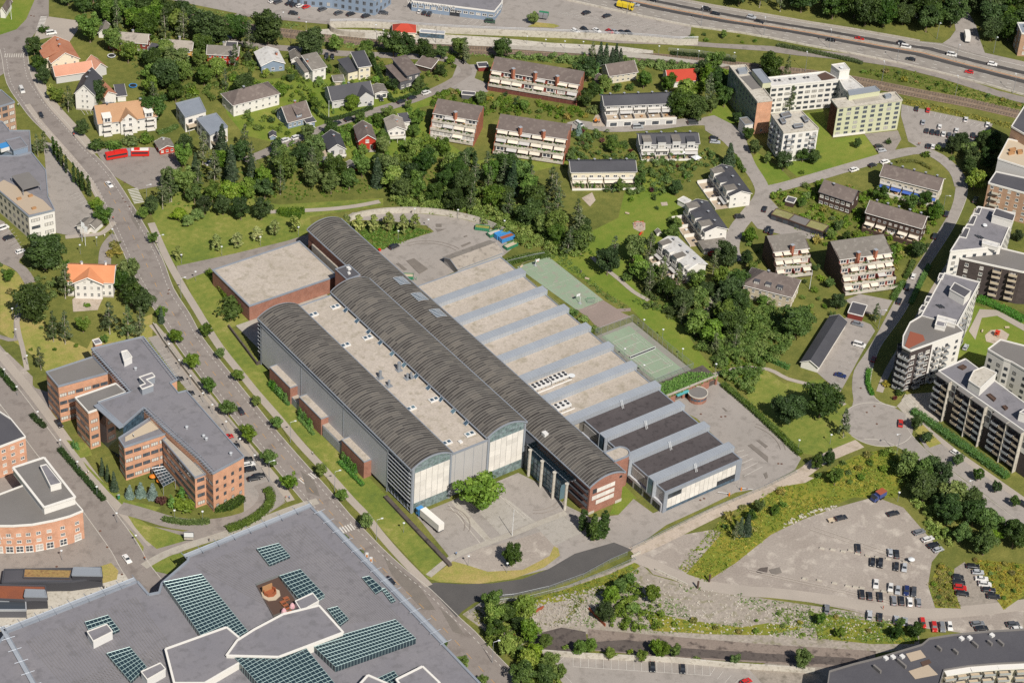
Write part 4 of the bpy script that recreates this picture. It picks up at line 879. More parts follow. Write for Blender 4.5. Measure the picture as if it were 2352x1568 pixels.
    if end:
        ss=end if isinstance(end,list) else [end]
        for s in ss:
            if d.dot(F2) < 0:facade(t,P(L,0,0),P(L,D,0),s[1],s[0],s[2],s[3],*s[4:])
            else:facade(t,P(0,D,0),P(0,0,0),s[1],s[0],s[2],s[3],*s[4:])
    return t,P,L
def block(label,pts,h,wall,roof,tile=True,win=None,edges=None,par_h=.5,par_mat='trim_white',name='apartment_block',cat='building',group=None,walls=None,z0=0,parent=None,pw=.4,noface=(),ground=False):
    W=[q(*p,0 if ground else h) if tile else G(*p,0 if ground else h) for p in pts];P=[(v.x,v.y) for v in W]
    area=sum(P[i][0]*P[(i+1)%len(P)][1]-P[(i+1)%len(P)][0]*P[i][1] for i in range(len(P)));idx=list(range(len(P)))
    if area < 0:P=P[::-1];m=len(P);idx=[(m-2-i)%m for i in range(m)]
    c=centre(P);t=parent or thing(name,label,cat,c,group);FOOT.append([Vector((p[0],p[1],0)) for p in P])
    mats=[];m0=MB();nE=len(P);sep={}
    for i in range(nE):
        a,b=P[i],P[(i+1)%nE];e=(edges or {}).get(idx[i]);mm=e[0] if e and e[0] else wall
        sep.setdefault(mm,MB()).face([(a[0],a[1],z0),(b[0],b[1],z0),(b[0],b[1],h),(a[0],a[1],h)])
    for mm,mb in sep.items():mb.build('wall',mm,t)
    m=MB();m.face([(p[0],p[1],h+.02) for p in P]);m.build('roof',roof,t)
    if par_h:
        m=MB()
        for i in range(nE):m.obox(P[i],P[(i+1)%nE],pw,h-.25,h+par_h+.001*i)
        m.build('parapet',par_mat,t)
    for i in range(nE):
        a,b=Vector((*P[i],0)),Vector((*P[(i+1)%nE],0));d=b-a;L=d.length;d.normalize();nr=Vector((d.y,-d.x,0));e=(edges or {}).get(idx[i]);ws=e[1] if e else win
        if not ws or nr.dot(F2) > -.05 or idx[i] in noface:continue
        for s in (ws if isinstance(ws,list) else [ws]):
            k=max(1,int(L/s[0]+.3));facade(t,a,b,s[4],k,s[1],s[2],s[3],*(s[5:] if len(s) > 5 else ()))
    t_edges={idx[i]:(Vector((*P[i],0)),Vector((*P[(i+1)%nE],0))) for i in range(nE)}
    return t,t_edges
def roofbox(par,pts,z,h,wall,roof,tile=True,name='roof_house',par_mat='trim_white',rim=.3):
    W=[q(*p,z+h) if tile else G(*p,z+h) for p in pts];P=ccw([(v.x,v.y) for v in W]);m=MB();m.prism(P,z,z+h);o=m.build(name,wall,par)
    m=MB();m.face([(p[0],p[1],z+h+.02) for p in P]);m.build('roof',roof,o);m=MB()
    for i in range(len(P)):m.obox(P[i],P[(i+1)%len(P)],rim,z+h-.1,z+h+.3+.001*i)
    m.build('rim',par_mat,o);return o
def greens(par,P,a0,a1,b,z,n,mat='leaf_mid',s=.35,name='planting'):
    m=MB();rr=RNG
    for i in range(n):
        a=rr.uniform(a0,a1);h=rr.uniform(.2,.8)
        if rr.random() < .25:continue
        for k in range(5):
            c=P(a+rr.uniform(-.4,.4),b+rr.uniform(-.25,.25),z+rr.uniform(.1,h));u=Vector((rr.gauss(0,1),rr.gauss(0,1),rr.gauss(0,1))).normalized()*s;v=Vector((rr.gauss(0,1),rr.gauss(0,1),rr.gauss(0,1))).normalized()*s
            m.face([c-u-v*.6,c+u-v*.6,c+u+v*.6,c-u+v*.6])
    o=m.build(name,mat,par);o['kind']='stuff';return o
def terrace_flats(label,e1,e2,he,tiers,roof,wall,tile=True,units=3,step=2.3,D=8.5,hr=None,backroof='roof_felt_black',ch=True,awn=.55,group='stepped brick terrace flats',fl=2.8,seed=1,awnmat='awning_cream',base='brick_terrace',side=None):
    A,B,d,n,L=frame2(e1,e2,he,tile);P=lambda a,b,z:A+d*a+n*b+Vector((0,0,z));hr=hr or he+2.6;rr=random.Random(seed)
    t=thing('terrace_flats',label,'apartment block',P(L/2,D/2,0),group);FOOT.append([P(-1,-step*tiers-1,0),P(L+1,-step*tiers-1,0),P(L+1,D+1,0),P(-1,D+1,0)])
    prof=[(D,0),(D,he+1.2),(D-1.8,hr),(-.3,he+.35)]
    for k in range(1,tiers+1):
        z=max(he-k*fl,0);prof += [(-(k-1)*step-.4,z+1.05),(-k*step-.4,z+1.05)] if z > .1 else [(-(k-1)*step-.4,1.0)]
    prof += [(prof[-1][0],0)]
    for a0,a1 in ((-.3,0),(L,L+.3)):
        m=MB();m.face([P(a0,b,z) for b,z in prof]);m.face([P(a1,b,z) for b,z in prof][::-1])
        for i in range(len(prof)):b0,z0=prof[i];b1,z1=prof[(i+1)%len(prof)];m.face([P(a0,b1,z1),P(a0,b0,z0),P(a1,b0,z0),P(a1,b1,z1)])
        m.build('side_wall',side or base,t)
    m=MB();slab(m,P(-.4,-.7,he+.1),P(L+.4,-.7,he+.1),P(L+.4,D-1.8,hr+.1),P(-.4,D-1.8,hr+.1),.25);m.build('roof',roof,t)
    m=MB();slab(m,P(-.4,D-1.8,hr+.1),P(L+.4,D-1.8,hr+.1),P(L+.4,D+.3,he+1.2),P(-.4,D+.3,he+1.2),.25);m.build('roof',backroof,t)
    m=MB();m.face([P(0,D,0),P(0,D,he+1),P(L,D,he+1),P(L,D,0)]);m.build('back_wall',base,t)
    m=MB();m.beam(P(-.4,-.75,he),P(L+.4,-.75,he),.13);m.build('gutter','trim_white',t)
    U=L/units
    for k in range(tiers):
        b=-k*step;zt=he-k*fl;zf=max(zt-fl,0);m=MB();m.face([P(0,b,zf),P(L,b,zf),P(L,b,zt),P(0,b,zt)]);m.build('front_wall',wall,t)
        facade(t,P(0,b,0),P(L,b,0),[zf+.5],units*2,U*.36,1.75,'w')
        m=MB();m.face([P(0,b-step,zf+.03),P(L,b-step,zf+.03),P(L,b,zf+.03),P(0,b,zf+.03)]);m.build('terrace_floor','deck' if k < tiers-1 else 'paving',t)
        if zf > .5:
            m=MB();m.face([P(0,b-step-.01,0),P(L,b-step-.01,0),P(L,b-step-.01,zf),P(0,b-step-.01,zf)]) if k == tiers-1 else None
            if k == tiers-1:m.build('base_wall',base,t)
            m=MB();p=[P(-.05,b-step-.55,0),P(L+.05,b-step-.55,0),P(L+.05,b-step+.1,0),P(-.05,b-step+.1,0)];m.prism([(v.x,v.y) for v in p],zf-.15,zf+.95,bottom=True);m.build('planter_wall','concrete_light',t)
            greens(t,P,.5,L-.5,b-step-.2,zf+.9,int(L*1.1),rr.choice(['leaf_mid','leaf_light','leaf_thuja']),.3)
        else:greens(t,P,.5,L-.5,b-step,.1,int(L*1.1),'leaf_mid',.35)
        for u in range(units):
            for hh in (0,1):
                if rr.random() < awn:awning(t,P,U*u+U*.5*hh+.3,U*u+U*.5*(hh+1)-.3,b,zt-.25,step*.85,awnmat if rr.random() < .8 else 'awning_grey')
            m=MB();a=U*u
            if u:
                p=[P(a-.12,b-step*.95,0),P(a+.12,b-step*.95,0),P(a+.12,b,0),P(a-.12,b,0)];m.prism([(v.x,v.y) for v in p],zf,zf+2.1);m.build('party_wall','trim_white' if k % 2 else wall,t)
        fz=[]
        for u in range(units):# outdoor furniture on the terraces
            m=MB();a=U*(u+rr.uniform(.3,.7));c=P(a,b-step*.5,0);m.box((c.x-.5,c.y-.4,zf+.35),(c.x+.5,c.y+.4,zf+.8));m.build('terrace_furniture',rr.choice(['lamp_white','wood','trim_dark','wood_pale']),t)
    if ch:
        for u in range(1,units):chimney(t,P(U*u,-.9,0),he-fl,hr+.3,1.3)
    return t,P,L
def edgeP(e):
    a,b=e;d=(b-a).normalized();n=Vector((-d.y,d.x,0));return (lambda u,v,z:a+d*u+n*v+Vector((0,0,z))),(b-a).length
def balcony_stack(par,P,u,zs,w=2.8,dep=1.6,rail='metal_light',floor='concrete',mats=None):
    rot=math.atan2((P(1,0,0)-P(0,0,0)).y,(P(1,0,0)-P(0,0,0)).x);key=('bal',w,dep,rail,floor)
    if key not in WIN:
        m=MB();m.box((-w/2,-dep,-.18),(w/2,-.01,0));m2=MB();m2.box((-w/2,-dep-.06,.05),(w/2,-dep,1.0));m2.box((-w/2-.05,-dep,.05),(-w/2,-.02,1.0));m2.box((w/2,-dep,.05),(w/2+.05,-.02,1.0));WIN[key]=(m.mesh('balcony',[floor]),m2.mesh('railing',[rail]))
    for z in zs:
        o=link('balcony',WIN[key][0],par,P(u,0,z)-worldloc(par),rot);link('railing',WIN[key][1],o)
def text(par,body,p,size,rot,mat,name='lettering',tilt=math.pi/2):
    cu=bpy.data.curves.new(name,'FONT');cu.body=body;cu.size=size;cu.extrude=.04;cu.align_x='CENTER';cu.materials.append(M(mat))
    tmp=bpy.data.objects.new('tmp',cu);me=bpy.data.meshes.new_from_object(tmp);bpy.data.objects.remove(tmp);me.materials.clear();me.materials.append(M(mat));o=link(name,me,par,Vector(p)-worldloc(par));o.rotation_euler=(tilt,0,rot);return o
# ------------------------------------------------------------------ houses, upper left
K(0,0)
NW=(4,[1.0,3.8],1.0,1.3,'w')
t,P,L=house('large cream house with a terracotta roof at the top bend of the main road',(385,425),(475,575),6.5,12.5,10.5,'tile_terracotta','wall_cream','p',near=(5,[1.0,3.9],.9,1.4,'w4'),end=[(3,[1.2,4.0],.9,1.4,'w4'),(2,[7.0],.8,1.1,'w4')],chim=((.3,.5),(.6,.45)),plinth='concrete')
m=MB();slab(m,P(L*.25,-2.5,6.7),P(L*.75,-2.5,6.7),P(L*.75,D_ if False else 6,10.2),P(L*.25,6,10.2),.25);m.build('porch_roof','tile_terracotta',t);m=MB();m.prism([(v.x,v.y) for v in (P(L*.27,-2.2,0),P(L*.73,-2.2,0),P(L*.73,0,0),P(L*.27,0,0))],0,6.6);m.build('bay','wall_cream',t)
house('long grey barn with bright terracotta roof behind the white gabled house',(515,695),(850,645),4.2,7.5,7.0,'tile_salmon','wall_pale_grey','p',name='barn',cat='barn')
house('grey barn wing with terracotta roof beside the garden hedge',(870,640),(975,610),4.2,8,6.8,'tile_salmon','wall_pale_grey','x',name='barn',cat='barn')
house('tall white wooden house with steep black roof beside the main road',(690,850),(862,865),8.6,15,13,'tile_black','wall_white','x',near=[(2,[1.2,4.0,6.6],.85,1.2,'w4',.25,.75),(2,[9.4],.7,1.0,'w4',.3,.7)],end=(5,[1.2,4.0,6.6],.85,1.2,'w4'),chim=((.5,.35),(.5,.7)),chmat='wall_black',plinth='concrete')
house('narrow white outbuilding with worn terracotta roof',(962,885),(1063,858),4.6,13,6.6,'tile_terracotta','wall_white','x',cat='outbuilding',rp=.3)
house('low white garage with dark flat roof beside the outbuilding',(1078,882),(1155,876),3.0,9,3.4,'roof_felt_black','wall_white','m',cat='garage',name='garage')
t,P,L=house('white apartment house with ochre tiled roof and three balcony stacks',(905,1130),(1435,1062),6.6,11.5,12,'tile_ochre','wall_white','p',near=[(8,[1.0,3.9],.95,1.3,'w')],end=(2,[1.0,3.9,6.6],.9,1.2,'w'),chim=((.2,.5,.6),(.78,.5,.6)),chmat='wall_black',trim='trim_grey')
a0,a1=L*.37,L*.65;m=MB();k=(a0+a1)/2;slab(m,P(a0-.5,-1.6,6.4),P(k,-1.6,10.4),P(k,4.6,10.4),P(a0-.5,.6,6.4),.2);slab(m,P(k,-1.6,10.4),P(a1+.5,-1.6,6.4),P(a1+.5,.6,6.4),P(k,4.6,10.4),.2);m.build('gable_roof','tile_ochre',t)
m=MB();m.prism([(v.x,v.y) for v in (P(a0,-1.3,0),P(a1,-1.3,0),P(a1,0,0),P(a0,0,0))],0,6.5);m.face([P(a0,-1.3,6.5),P(a1,-1.3,6.5),P(k,-1.3,10)]);m.build('gable_bay','wall_white',t);facade(t,P(a0,-1.3,0),P(a1,-1.3,0),[.8,3.7,6.4],2,1.4,1.6,'w',0,.8)
for a in (L*.07,L*.42,L*.82):
    for z in (.4,3.2,6.0):balcony(t,P,a,a+L*.14,-1.3 if .3*L < a < .7*L else 0,z,1.8,'trim_white') if z < 5 or a < .3*L or a > .7*L else None
for a in (L*.08,L*.8):m=MB();m.prism([(v.x,v.y) for v in (P(a,-.6,0),P(a+L*.14,-.6,0),P(a+L*.14,2.5,0),P(a,2.5,0))],6.6,9.0);m.build('dormer','wall_white',t);facade(t,P(a,-.6,0),P(a+L*.14,-.6,0),[6.8],1,L*.11,1.9,'w');m=MB();slab(m,P(a-.2,-1.0,9.05),P(a+L*.14+.2,-1.0,9.05),P(a+L*.14+.2,3.4,9.6),P(a-.2,3.4,9.6),.15);m.build('dormer_roof','trim_white',t)
for lb,pts,h in (('white modern cube house with grey metal roof, the upper of the stepped pair',[(1615,952),(1830,897),(1890,1022),(1700,1078)],7.6),('white modern cube house with grey metal roof, the lower of the stepped pair',[(1806,1092),(1985,1042),(2090,1166),(1930,1242)],7.2)):
    t,ed=block(lb,pts,h,'wall_white','zinc_edge',win=(5.0,2.0,1.7,'d',[.6,4.2]),name='house',cat='house',par_h=.25,par_mat='trim_grey',group='stepped pair of white cube houses')
    for i,(a,b) in ed.items():
        dd=(b-a).normalized();nn=Vector((dd.y,-dd.x,0))
        if nn.dot(F2) < -.5 and (b-a).length < 12:
            PP=lambda u,v,z,a=a,dd=dd,nn=nn:a+dd*u-nn*v+Vector((0,0,z));balcony(t,PP,.3,(b-a).length*.75,0,3.4,2.6,'wood_pale','deck');m=MB();[m.beam(PP(x,-2.5,0),PP(x,-2.5,3.3),.09) for x in (.5,(b-a).length*.7)];m.build('post','trim_grey',t)
house('white villa with wide dark hipped roof above the lawn',(536,241),(641,214),6,11,9.6,'tile_brown','wall_white','h',near=(7,[1.2,4.0],1.0,1.2,'w'),end=(2,[1.2,4.0],1.0,1.2,'w'),chim=((.35,.5,.8),),chmat='wall_black',tile=False)
house('dark red terrace house with pale eternit roof',(990,365),(1345,395),5.2,8,7.6,'roof_eternit','wall_dark_red','p',near=(7,[.8,3.3],1.2,1.1,'w'),end=(2,[1,3.4],.9,1.1,'w'),chim=((.6,.6),),chmat='concrete')
house('yellow terrace house with pale eternit roof',(1480,437),(1757,457),5.0,8,7.2,'roof_eternit','wall_yellow','p',near=(6,[.8,3.2],1.2,1.1,'w'),end=(2,[1,3.3],.9,1.1,'w'),chim=((.55,.7),),chmat='concrete')
house('bright red terrace house with white corners and grey roof',(1905,492),(2182,507),5.2,8,7.4,'tile_grey','wall_red','p',near=(6,[.9,3.3],1.2,1.1,'w'),end=(2,[1,3.4],.9,1.1,'w'),chim=((.5,.7),),chmat='concrete')
house('little red cabin with grey roof and white windows by the buses',(1468,1370),(1600,1346),2.9,6.5,4.2,'tile_grey','wall_red','x',near=(3,[.9],1.1,1.1,'w'),end=(2,[.9],1,1,'w'),cat='cabin',name='cabin',chim=((.5,.8,.5),),chmat='wall_white')
house('grey flat shed between the red and the yellow terrace house',(1360,455),(1468,475),2.7,5,3.2,'roof_felt_black','wall_mid_grey','m',cat='shed',name='shed')
house('white roadside shed behind the birch at the top of the street',(905,295),(972,300),3,8,4.6,'tile_grey','wall_white','x',cat='shed',name='shed')
house('white house corner with brown roof at the top left corner of the picture',(0,95),(45,100),4,10,6,'tile_brown','wall_white','x')
house('low red garage with flat roof above the bright red house',(2070,435),(2172,440),2.4,5,2.7,'roof_felt_black','wall_red','f',cat='garage',name='garage')
K(1,0)
house('blue house with white metal roof',(50,602),(260,578),4.0,12.5,6.2,'roof_white','wall_blue_grey','x',near=(3,[1.0],1.4,1.3,'w'),chim=((.8,.5,.2),))
house('white shed with grey gabled roof between the blue house and the road',(325,545),(412,541),3,7,4.3,'tile_grey','wall_white','x',cat='shed',name='shed')
def split(lb,e1,e2,h1,f1,f2,h2,roof,wall,D=10,ch=True,tr='trim_white'):
    t,P,L=house(lb,e1,e2,h1,D,h1+2.0,roof,wall,'m',near=(2,[1.0,4.2],1.3,1.3,'w'),end=(2,[1.0,4.0],1.1,1.2,'w'),chim=((.0,.55,.3),) if ch else (),trim=tr)
    A,B,d,n,L2=frame2(f1,f2,h2);Q=lambda a,b,z:A+d*a+n*b+Vector((0,0,z));m=MB();m.prism([(v.x,v.y) for v in (Q(0,0,0),Q(L2-.02,0,0),Q(L2-.02,D-.5,0),Q(0,D-.5,0))],0,h2);m.build('low_wing',wall,t)
    m=MB();slab(m,Q(-.4,-.4,h2+.1),Q(L2-.05,-.4,h2+.1),Q(L2-.05,D,h2+1.7),Q(-.4,D,h2+1.7),.25);m.build('low_roof',roof,t);facade(t,A,B,[.9],2,1.4,1.3,'w');return t
split('white split-level house with two grey mono-pitch roofs',(520,640),(640,612),6.4,(447,662),(520,645),4.0,'tile_grey','wall_white')
split('cream split-level house with two black mono-pitch roofs',(945,616),(1050,601),6.8,(846,666),(945,642),4.4,'tile_black','wall_cream',ch=False)
split('dark grey split-level house with brown mono-pitch roofs',(1390,692),(1505,662),6.8,(1325,748),(1420,722),4.6,'tile_brown','wall_dark_grey',13,ch=False,tr='trim_dark')
house('low brown garage with flat roof beside the dark split-level house',(1475,590),(1605,625),2.7,7,3.4,'tile_brown','wall_dark_brown','m',cat='garage',name='garage')
t,P,L=house('pale grey house with long black roof and front gable',(700,920),(1072,868),4.4,11,8.2,'tile_black','wall_pale_grey','p',near=(6,[1.2],1.1,1.2,'w'),end=(2,[1.2],1.1,1.2,'w'),chim=((.5,.55,.3),),chmat='wall_black')
k=L*.8;m=MB();slab(m,P(L*.58,-2.2,4.2),P(k,-2.2,7.6),P(k,5,7.6),P(L*.58,-.2,4.2),.2);slab(m,P(k,-2.2,7.6),P(L+.5,-2.2,4.2),P(L+.5,-.2,4.2),P(k,5,7.6),.2);m.build('gable_roof','tile_black',t);m=MB();m.prism([(v.x,v.y) for v in (P(L*.6,-1.8,0),P(L,-1.8,0),P(L,0,0),P(L*.6,0,0))],0,4.3);m.face([P(L*.6,-1.8,4.3),P(L,-1.8,4.3),P(k,-1.8,7.3)]);m.build('gable_bay','wall_pale_grey',t);facade(t,P(L*.6,-1.8,0),P(L,-1.8,0),[1.2],3,1.1,1.2,'w');facade(t,P(L*.6,-1.8,0),P(L,-1.8,0),[4.6],1,.9,.9,'w')
house('white double garage with grey roof beside the pale grey house',(1095,856),(1205,843),3,6.5,3.8,'tile_grey','wall_white','x',cat='garage',name='garage',near=(2,[.1],2.1,2.2,'w1'))
t,P,L=house('blue house with brown tiled roof, dormer and brick chimney',(295,1116),(500,1062),3.8,10.5,8.6,'tile_brown','wall_blue_grey','p',near=(5,[.9],1.2,1.3,'w'),end=(2,[.9,4.0],1.0,1.1,'w'),chim=((.6,.6,.5),))
m=MB();m.prism([(v.x,v.y) for v in (P(L*.4,.4,0),P(L*.62,.4,0),P(L*.62,3.5,0),P(L*.4,3.5,0))],3.8,6.2);m.build('dormer','wall_blue_grey',t);facade(t,P(L*.4,.4,0),P(L*.62,.4,0),[4.9],1,1.8,1.0,'w');m=MB();slab(m,P(L*.36,-.1,6.2),P(L*.66,-.1,6.2),P(L*.66,5,8.3),P(L*.36,5,8.3),.15);m.build('dormer_roof','tile_brown',t)
house('blue carport with dark roof beside the brown roofed blue house',(470,1125),(540,1110),2.6,6,3.0,'roof_felt_black','wall_blue_grey','m',cat='carport',name='carport')
t,P,L=house('red house with dark brown gabled roof on the garden slope',(945,1288),(1100,1277),5.6,11.5,8.2,'tile_brown','wall_red','x',near=[(2,[1.0],1.2,1.9,'w'),(1,[4.0],1.5,1.6,'w')],end=(3,[1.0,3.6],1.1,1.2,'w'),chim=((.55,.55,.2),));balcony(t,P,.4,L-.4,0,.5,1.8,'wall_pale_grey','concrete',.1)
t,P,L=house('light grey house with black roof and roof terrace',(665,1376),(820,1361),5.0,11.5,7.6,'tile_black','wall_pale_grey','x',near=(2,[2.4],1.4,1.9,'d'),chim=((.5,.6,.3),));balcony(t,P,.3,L,0,2.2,2.0,'trim_white');m=MB();m.prism([(v.x,v.y) for v in (P(-7.5,-2,0),P(-.1,-2,0),P(-.1,6,0),P(-7.5,6,0))],0,3.0);m.build('terrace_block','wall_mid_grey',t);m=MB();m.prism([(v.x,v.y) for v in (P(-7.4,-1.9,0),P(-.2,-1.9,0),P(-.2,5.9,0),P(-7.4,5.9,0))],3.0,3.1);m.build('terrace_floor','deck',t)
t,P,L=house('old white house with weathered pale roof and timber balcony',(1215,1197),(1372,1187),5.4,9.5,7.2,'roof_eternit','wall_white','x',near=(3,[3.0],1.2,1.4,'w'),chim=((.6,.5,.2),));balcony(t,P,.2,L-.2,0,2.4,2.4,'trim_white');m=MB();[m.beam(P(a,-2.3,0),P(a,-2.3,2.3),.1) for a in (.4,L/2,L-.4)];m.build('post','trim_white',t)
house('white annex with dark roof behind the old white house',(1345,1120),(1412,1112),4.4,5.5,5.2,'roof_felt_black','wall_white','m',near=(1,[1.8],.9,1.1,'w'),cat='outbuilding')
house('grey garden shed below the red house',(845,1530),(905,1525),2.2,3.5,3.0,'tile_grey','wall_mid_grey','x',cat='shed',name='shed');house('small red garden shed below the red house',(912,1532),(972,1524),2.2,3.5,3.2,'tile_grey','wall_red','x',cat='shed',name='shed')
house('grey garden shed below the cream split-level house',(722,748),(805,742),2.2,4,2.8,'tile_grey','wall_stucco','m',cat='shed',name='shed');house('small blue playhouse shed at the edge of the lower lawn',(130,1250),(182,1248),2,3,2.8,'roof_felt_black','wall_blue_grey','x',cat='shed',name='shed');house('dark bicycle shed at the yard of the upper terrace flats',(1890,870),(2010,880),2.1,3,2.3,'roof_felt_black','wall_dark_grey','f',cat='shed',name='shed');house('small dark red shed at the terrace flats yard',(2045,620),(2135,615),2.2,4,2.5,'roof_felt_black','wall_dark_red','f',cat='shed',name='shed')
terrace_flats('stepped brick terrace flats nearest to the wood, with a red wooden deck',(1632,1037),(2037,1107),9.2,3,'tile_brown','wall_pale_grey',units=2,seed=3,D=10)
terrace_flats('long stepped brick terrace flats below the railway with a turquoise awning',(1129,160),(1331,194),8.4,2,'tile_brown','wall_dark_red',tile=False,units=4,seed=5,D=9.5,base='brick_dark',side='brick_terrace')
terrace_flats('stepped brick terrace flats in the middle row with three chimneys',(1142,295),(1302,319),9.2,3,'tile_brown','wall_dark_brown',tile=False,units=3,seed=8,D=10)
K(2,0)
house('beige house with brown roof beside the spruces',(900,692),(1147,655),4.6,9.5,7.8,'tile_brown','wall_plaster','p',near=(5,[.8,3.0],1.1,1.1,'w'),end=(2,[1,3.2],.9,1.1,'w'))
house('small beige garage with brown roof',(790,765),(870,758),2.6,6,4.0,'tile_brown','wall_plaster','x',cat='garage',name='garage')
house('low house with a bright red roof half hidden by trees',(1442,748),(1692,732),3.4,9.5,6.6,'roof_red','wall_white','p',near=(4,[.9],1.2,1.2,'w'))
def rows(lb,e1,e2,he,D,hr,roof,wall,units,tile=True,deck=4.5,dz=0.0,gar=False,win='w',awn='awning_grey',near=None,group='terraced row houses',seed=1,step=False):
    t,P,L=house(lb,e1,e2,he,D,hr,roof,wall,'p',near=None,end=(2,[1.0,3.8],1.0,1.1,win),tile=tile,name='row_house',cat='row house',group=group,trim='trim_white');rr=random.Random(seed);U=L/units
    A,B=P(0,0,0),P(L,0,0);facade(t,A,B,[dz+.3],units*2,U*.34,1.9,win);facade(t,A,B,[dz+3.3],units*2,U*.25,1.2,win)
    if dz:
        m=MB();m.prism([(v.x,v.y) for v in (P(0,-deck,0),P(L,-deck,0),P(L,0,0),P(0,0,0))],0,dz);m.build('garage_base',wall,t)
        if gar:facade(t,P(0,-deck,0),P(L,-deck,0),[.1],units,U*.6,dz-.5,'w1',name='garage_door')
    m=MB();m.prism([(v.x,v.y) for v in (P(.1,-deck+.05,0),P(L-.1,-deck+.05,0),P(L-.1,-.02,0),P(.1,-.02,0))],dz,dz+.08+.0);m.build('terrace_floor','deck',t)
    m=MB();m.obox(P(0,-deck,0),P(L,-deck,0),.2,dz,dz+.9);m.build('terrace_wall','trim_white' if wall != 'wall_dark_brown' else 'wood_dark',t)
    for u in range(units):
        m=MB();m.obox(P(U*u,-deck,0),P(U*u,0,0),.18,dz,dz+1.7);m.build('party_wall',wall,t)
        if rr.random() < .6:awning(t,P,U*u+.4,U*(u+1)-.4,0,dz+2.7,2.4,awn)
        balcony(t,P,U*u+.3,U*(u+1)-.3,0,dz+3.0,1.1,'trim_white' if wall != 'wall_dark_brown' else 'wood_dark')
        chimney(t,P(U*(u+.5),D*.55,0),he,hr+.7,.7,'wall_black')
        if step:a=U*u+U*.16;hz=hr-.5-.35*(u%2);m=MB();m.prism([(v.x,v.y) for v in (P(a,-.9,0),P(a+U*.55,-.9,0),P(a+U*.55,D*.5,0),P(a,D*.5,0))],3.0,hz);m.build('stepped_bay',wall,t);m=MB();slab(m,P(a-.15,-1.1,hz+.12),P(a+U*.55+.15,-1.1,hz+.12),P(a+U*.55+.15,D*.52,hz+.35),P(a-.15,D*.52,hz+.35),.12);m.build('bay_roof',roof if u%2 else 'tile_grey',t);facade(t,P(a,-.9,0),P(a+U*.55,-.9,0),[4.4],1,U*.42,1.5,win)
        m=MB();a=U*(u+rr.uniform(.3,.7));c=P(a,-deck*.5,0);m.box((c.x-.6,c.y-.4,dz+.4),(c.x+.6,c.y+.4,dz+.85));m.build('terrace_furniture',rr.choice(['lamp_white','wood','trim_dark']),t)
    return t,P,L
rows('grey row houses above a row of garages with raised terraces',(855,968),(1497,943),8.0,9.5,10.2,'tile_black','wall_pale_grey',5,deck=5.5,dz=2.8,gar=True,win='w',seed=2)
rows('white row houses with black roof and white party tents in the garden',(1182,1322),(1716,1312),6.2,9,8.4,'tile_black','wall_pale_grey',4,seed=3,step=True)
K(2,1);rows('cream row houses with black roof at the top of the big lawn',(548,8),(1137,2),6.4,9.5,8.6,'tile_black','wall_cream',4,seed=4,awn='awning_cream',deck=5)
rows('white row houses with a wide white gable end at the road bend',(1832,-10),(2005,228),6.4,9.5,8.2,'tile_black','wall_white',3,seed=5,deck=6,step=True)
t,P,L=rows('white row houses with stepped black roofs and a grey garage in the lower gable',(1600,310),(1775,558),6.8,9.8,8.6,'tile_black','wall_white',3,seed=6,deck=6,step=True);m=MB();slab(m,P(L-.2,-3,2.6),P(L+7,-3,2.4),P(L+7,9,2.4),P(L-.2,9,2.6),.25);m.build('garage_roof','tile_grey',t);m=MB();m.prism([(v.x,v.y) for v in (P(L,-2.6,0),P(L+6.6,-2.6,0),P(L+6.6,8.6,0),P(L,8.6,0))],0,2.3);m.build('garage_base','wall_white',t)
rows('white row houses with pale rusty metal roof beside the birches',(1352,660),(1615,900),7.0,9.0,8.6,'roof_white','wall_white',4,seed=7,deck=6,step=True)
house('white hut with flat white roof in the garden of the row houses',(1590,305),(1642,275),2.3,4,2.5,'roof_white','wall_white','f',cat='shed',name='shed')
house('tiny white playhouse on the lawn by the slide',(1335,572),(1370,568),1.6,2,2.3,'tile_grey','wall_white','x',cat='playhouse',name='playhouse')
t,P,L=house('stone coloured house with big brown hipped roof and dormers',(1708,653),(1818,681),6.4,13,11,'tile_brown','wall_stucco','h',near=(7,[1.0,3.9],1.1,1.4,'w'),end=(4,[1.0,3.9],1.1,1.4,'w'),chim=((.4,.5,.4),),chmat='wall_black',tile=False)
for a in (.18,.42,.66):
    m=MB();m.prism([(v.x,v.y) for v in (P(L*a,1.2,0),P(L*a+2.4,1.2,0),P(L*a+2.4,4,0),P(L*a,4,0))],6.6,8.6);m.build('dormer','trim_dark',t);facade(t,P(L*a,1.2,0),P(L*a+2.4,1.2,0),[7.2],1,2.0,1.1,'w')
K(3,1)
house('dark brown duplex with green awnings and brown roof',(477,187),(766,282),6.6,9.5,9.8,'tile_brown','wall_dark_brown','p',near=(6,[.8,3.8],1.6,1.3,'w'),end=(2,[3.8],1.0,1.2,'w'),chim=((.3,.4,.2),),chmat='wall_black',trim='trim_dark')
for o in [bpy.data.objects[-1]] if False else []:pass
t,P,L=rows('long cream row house with brown roof and blue awnings',(1037,42),(1567,178),7.6,10.5,10.4,'tile_brown','wall_plaster',5,seed=9,awn='awning_blue',deck=3.5,dz=1.2)
rows('long blackish brown row house with roof windows beside the side street',(905,378),(1412,522),8.0,9.5,11,'tile_brown','wall_dark_brown',5,seed=10,deck=3.5,dz=1.4,awn='awning_cream')
for i,(pts,rf) in enumerate((([(75,347),(245,402),(190,450),(30,398)],'roof_moss'),([(245,402),(392,452),(345,508),(190,450)],'roof_felt_mid'),([(392,452),(560,505),(505,560),(345,508)],'roof_moss'))):t,ed=block('low dark garage row section with %s roof, %s from the yard entrance' % ('mossy' if rf == 'roof_moss' else 'grey felt',ORD[i]),pts,2.7,'wall_dark_brown',rf,par_h=.08,par_mat='wood_dark',name='garage_row',cat='garage',group='garage row',win=(2.8,2.4,1.9,'dark',[.15]))
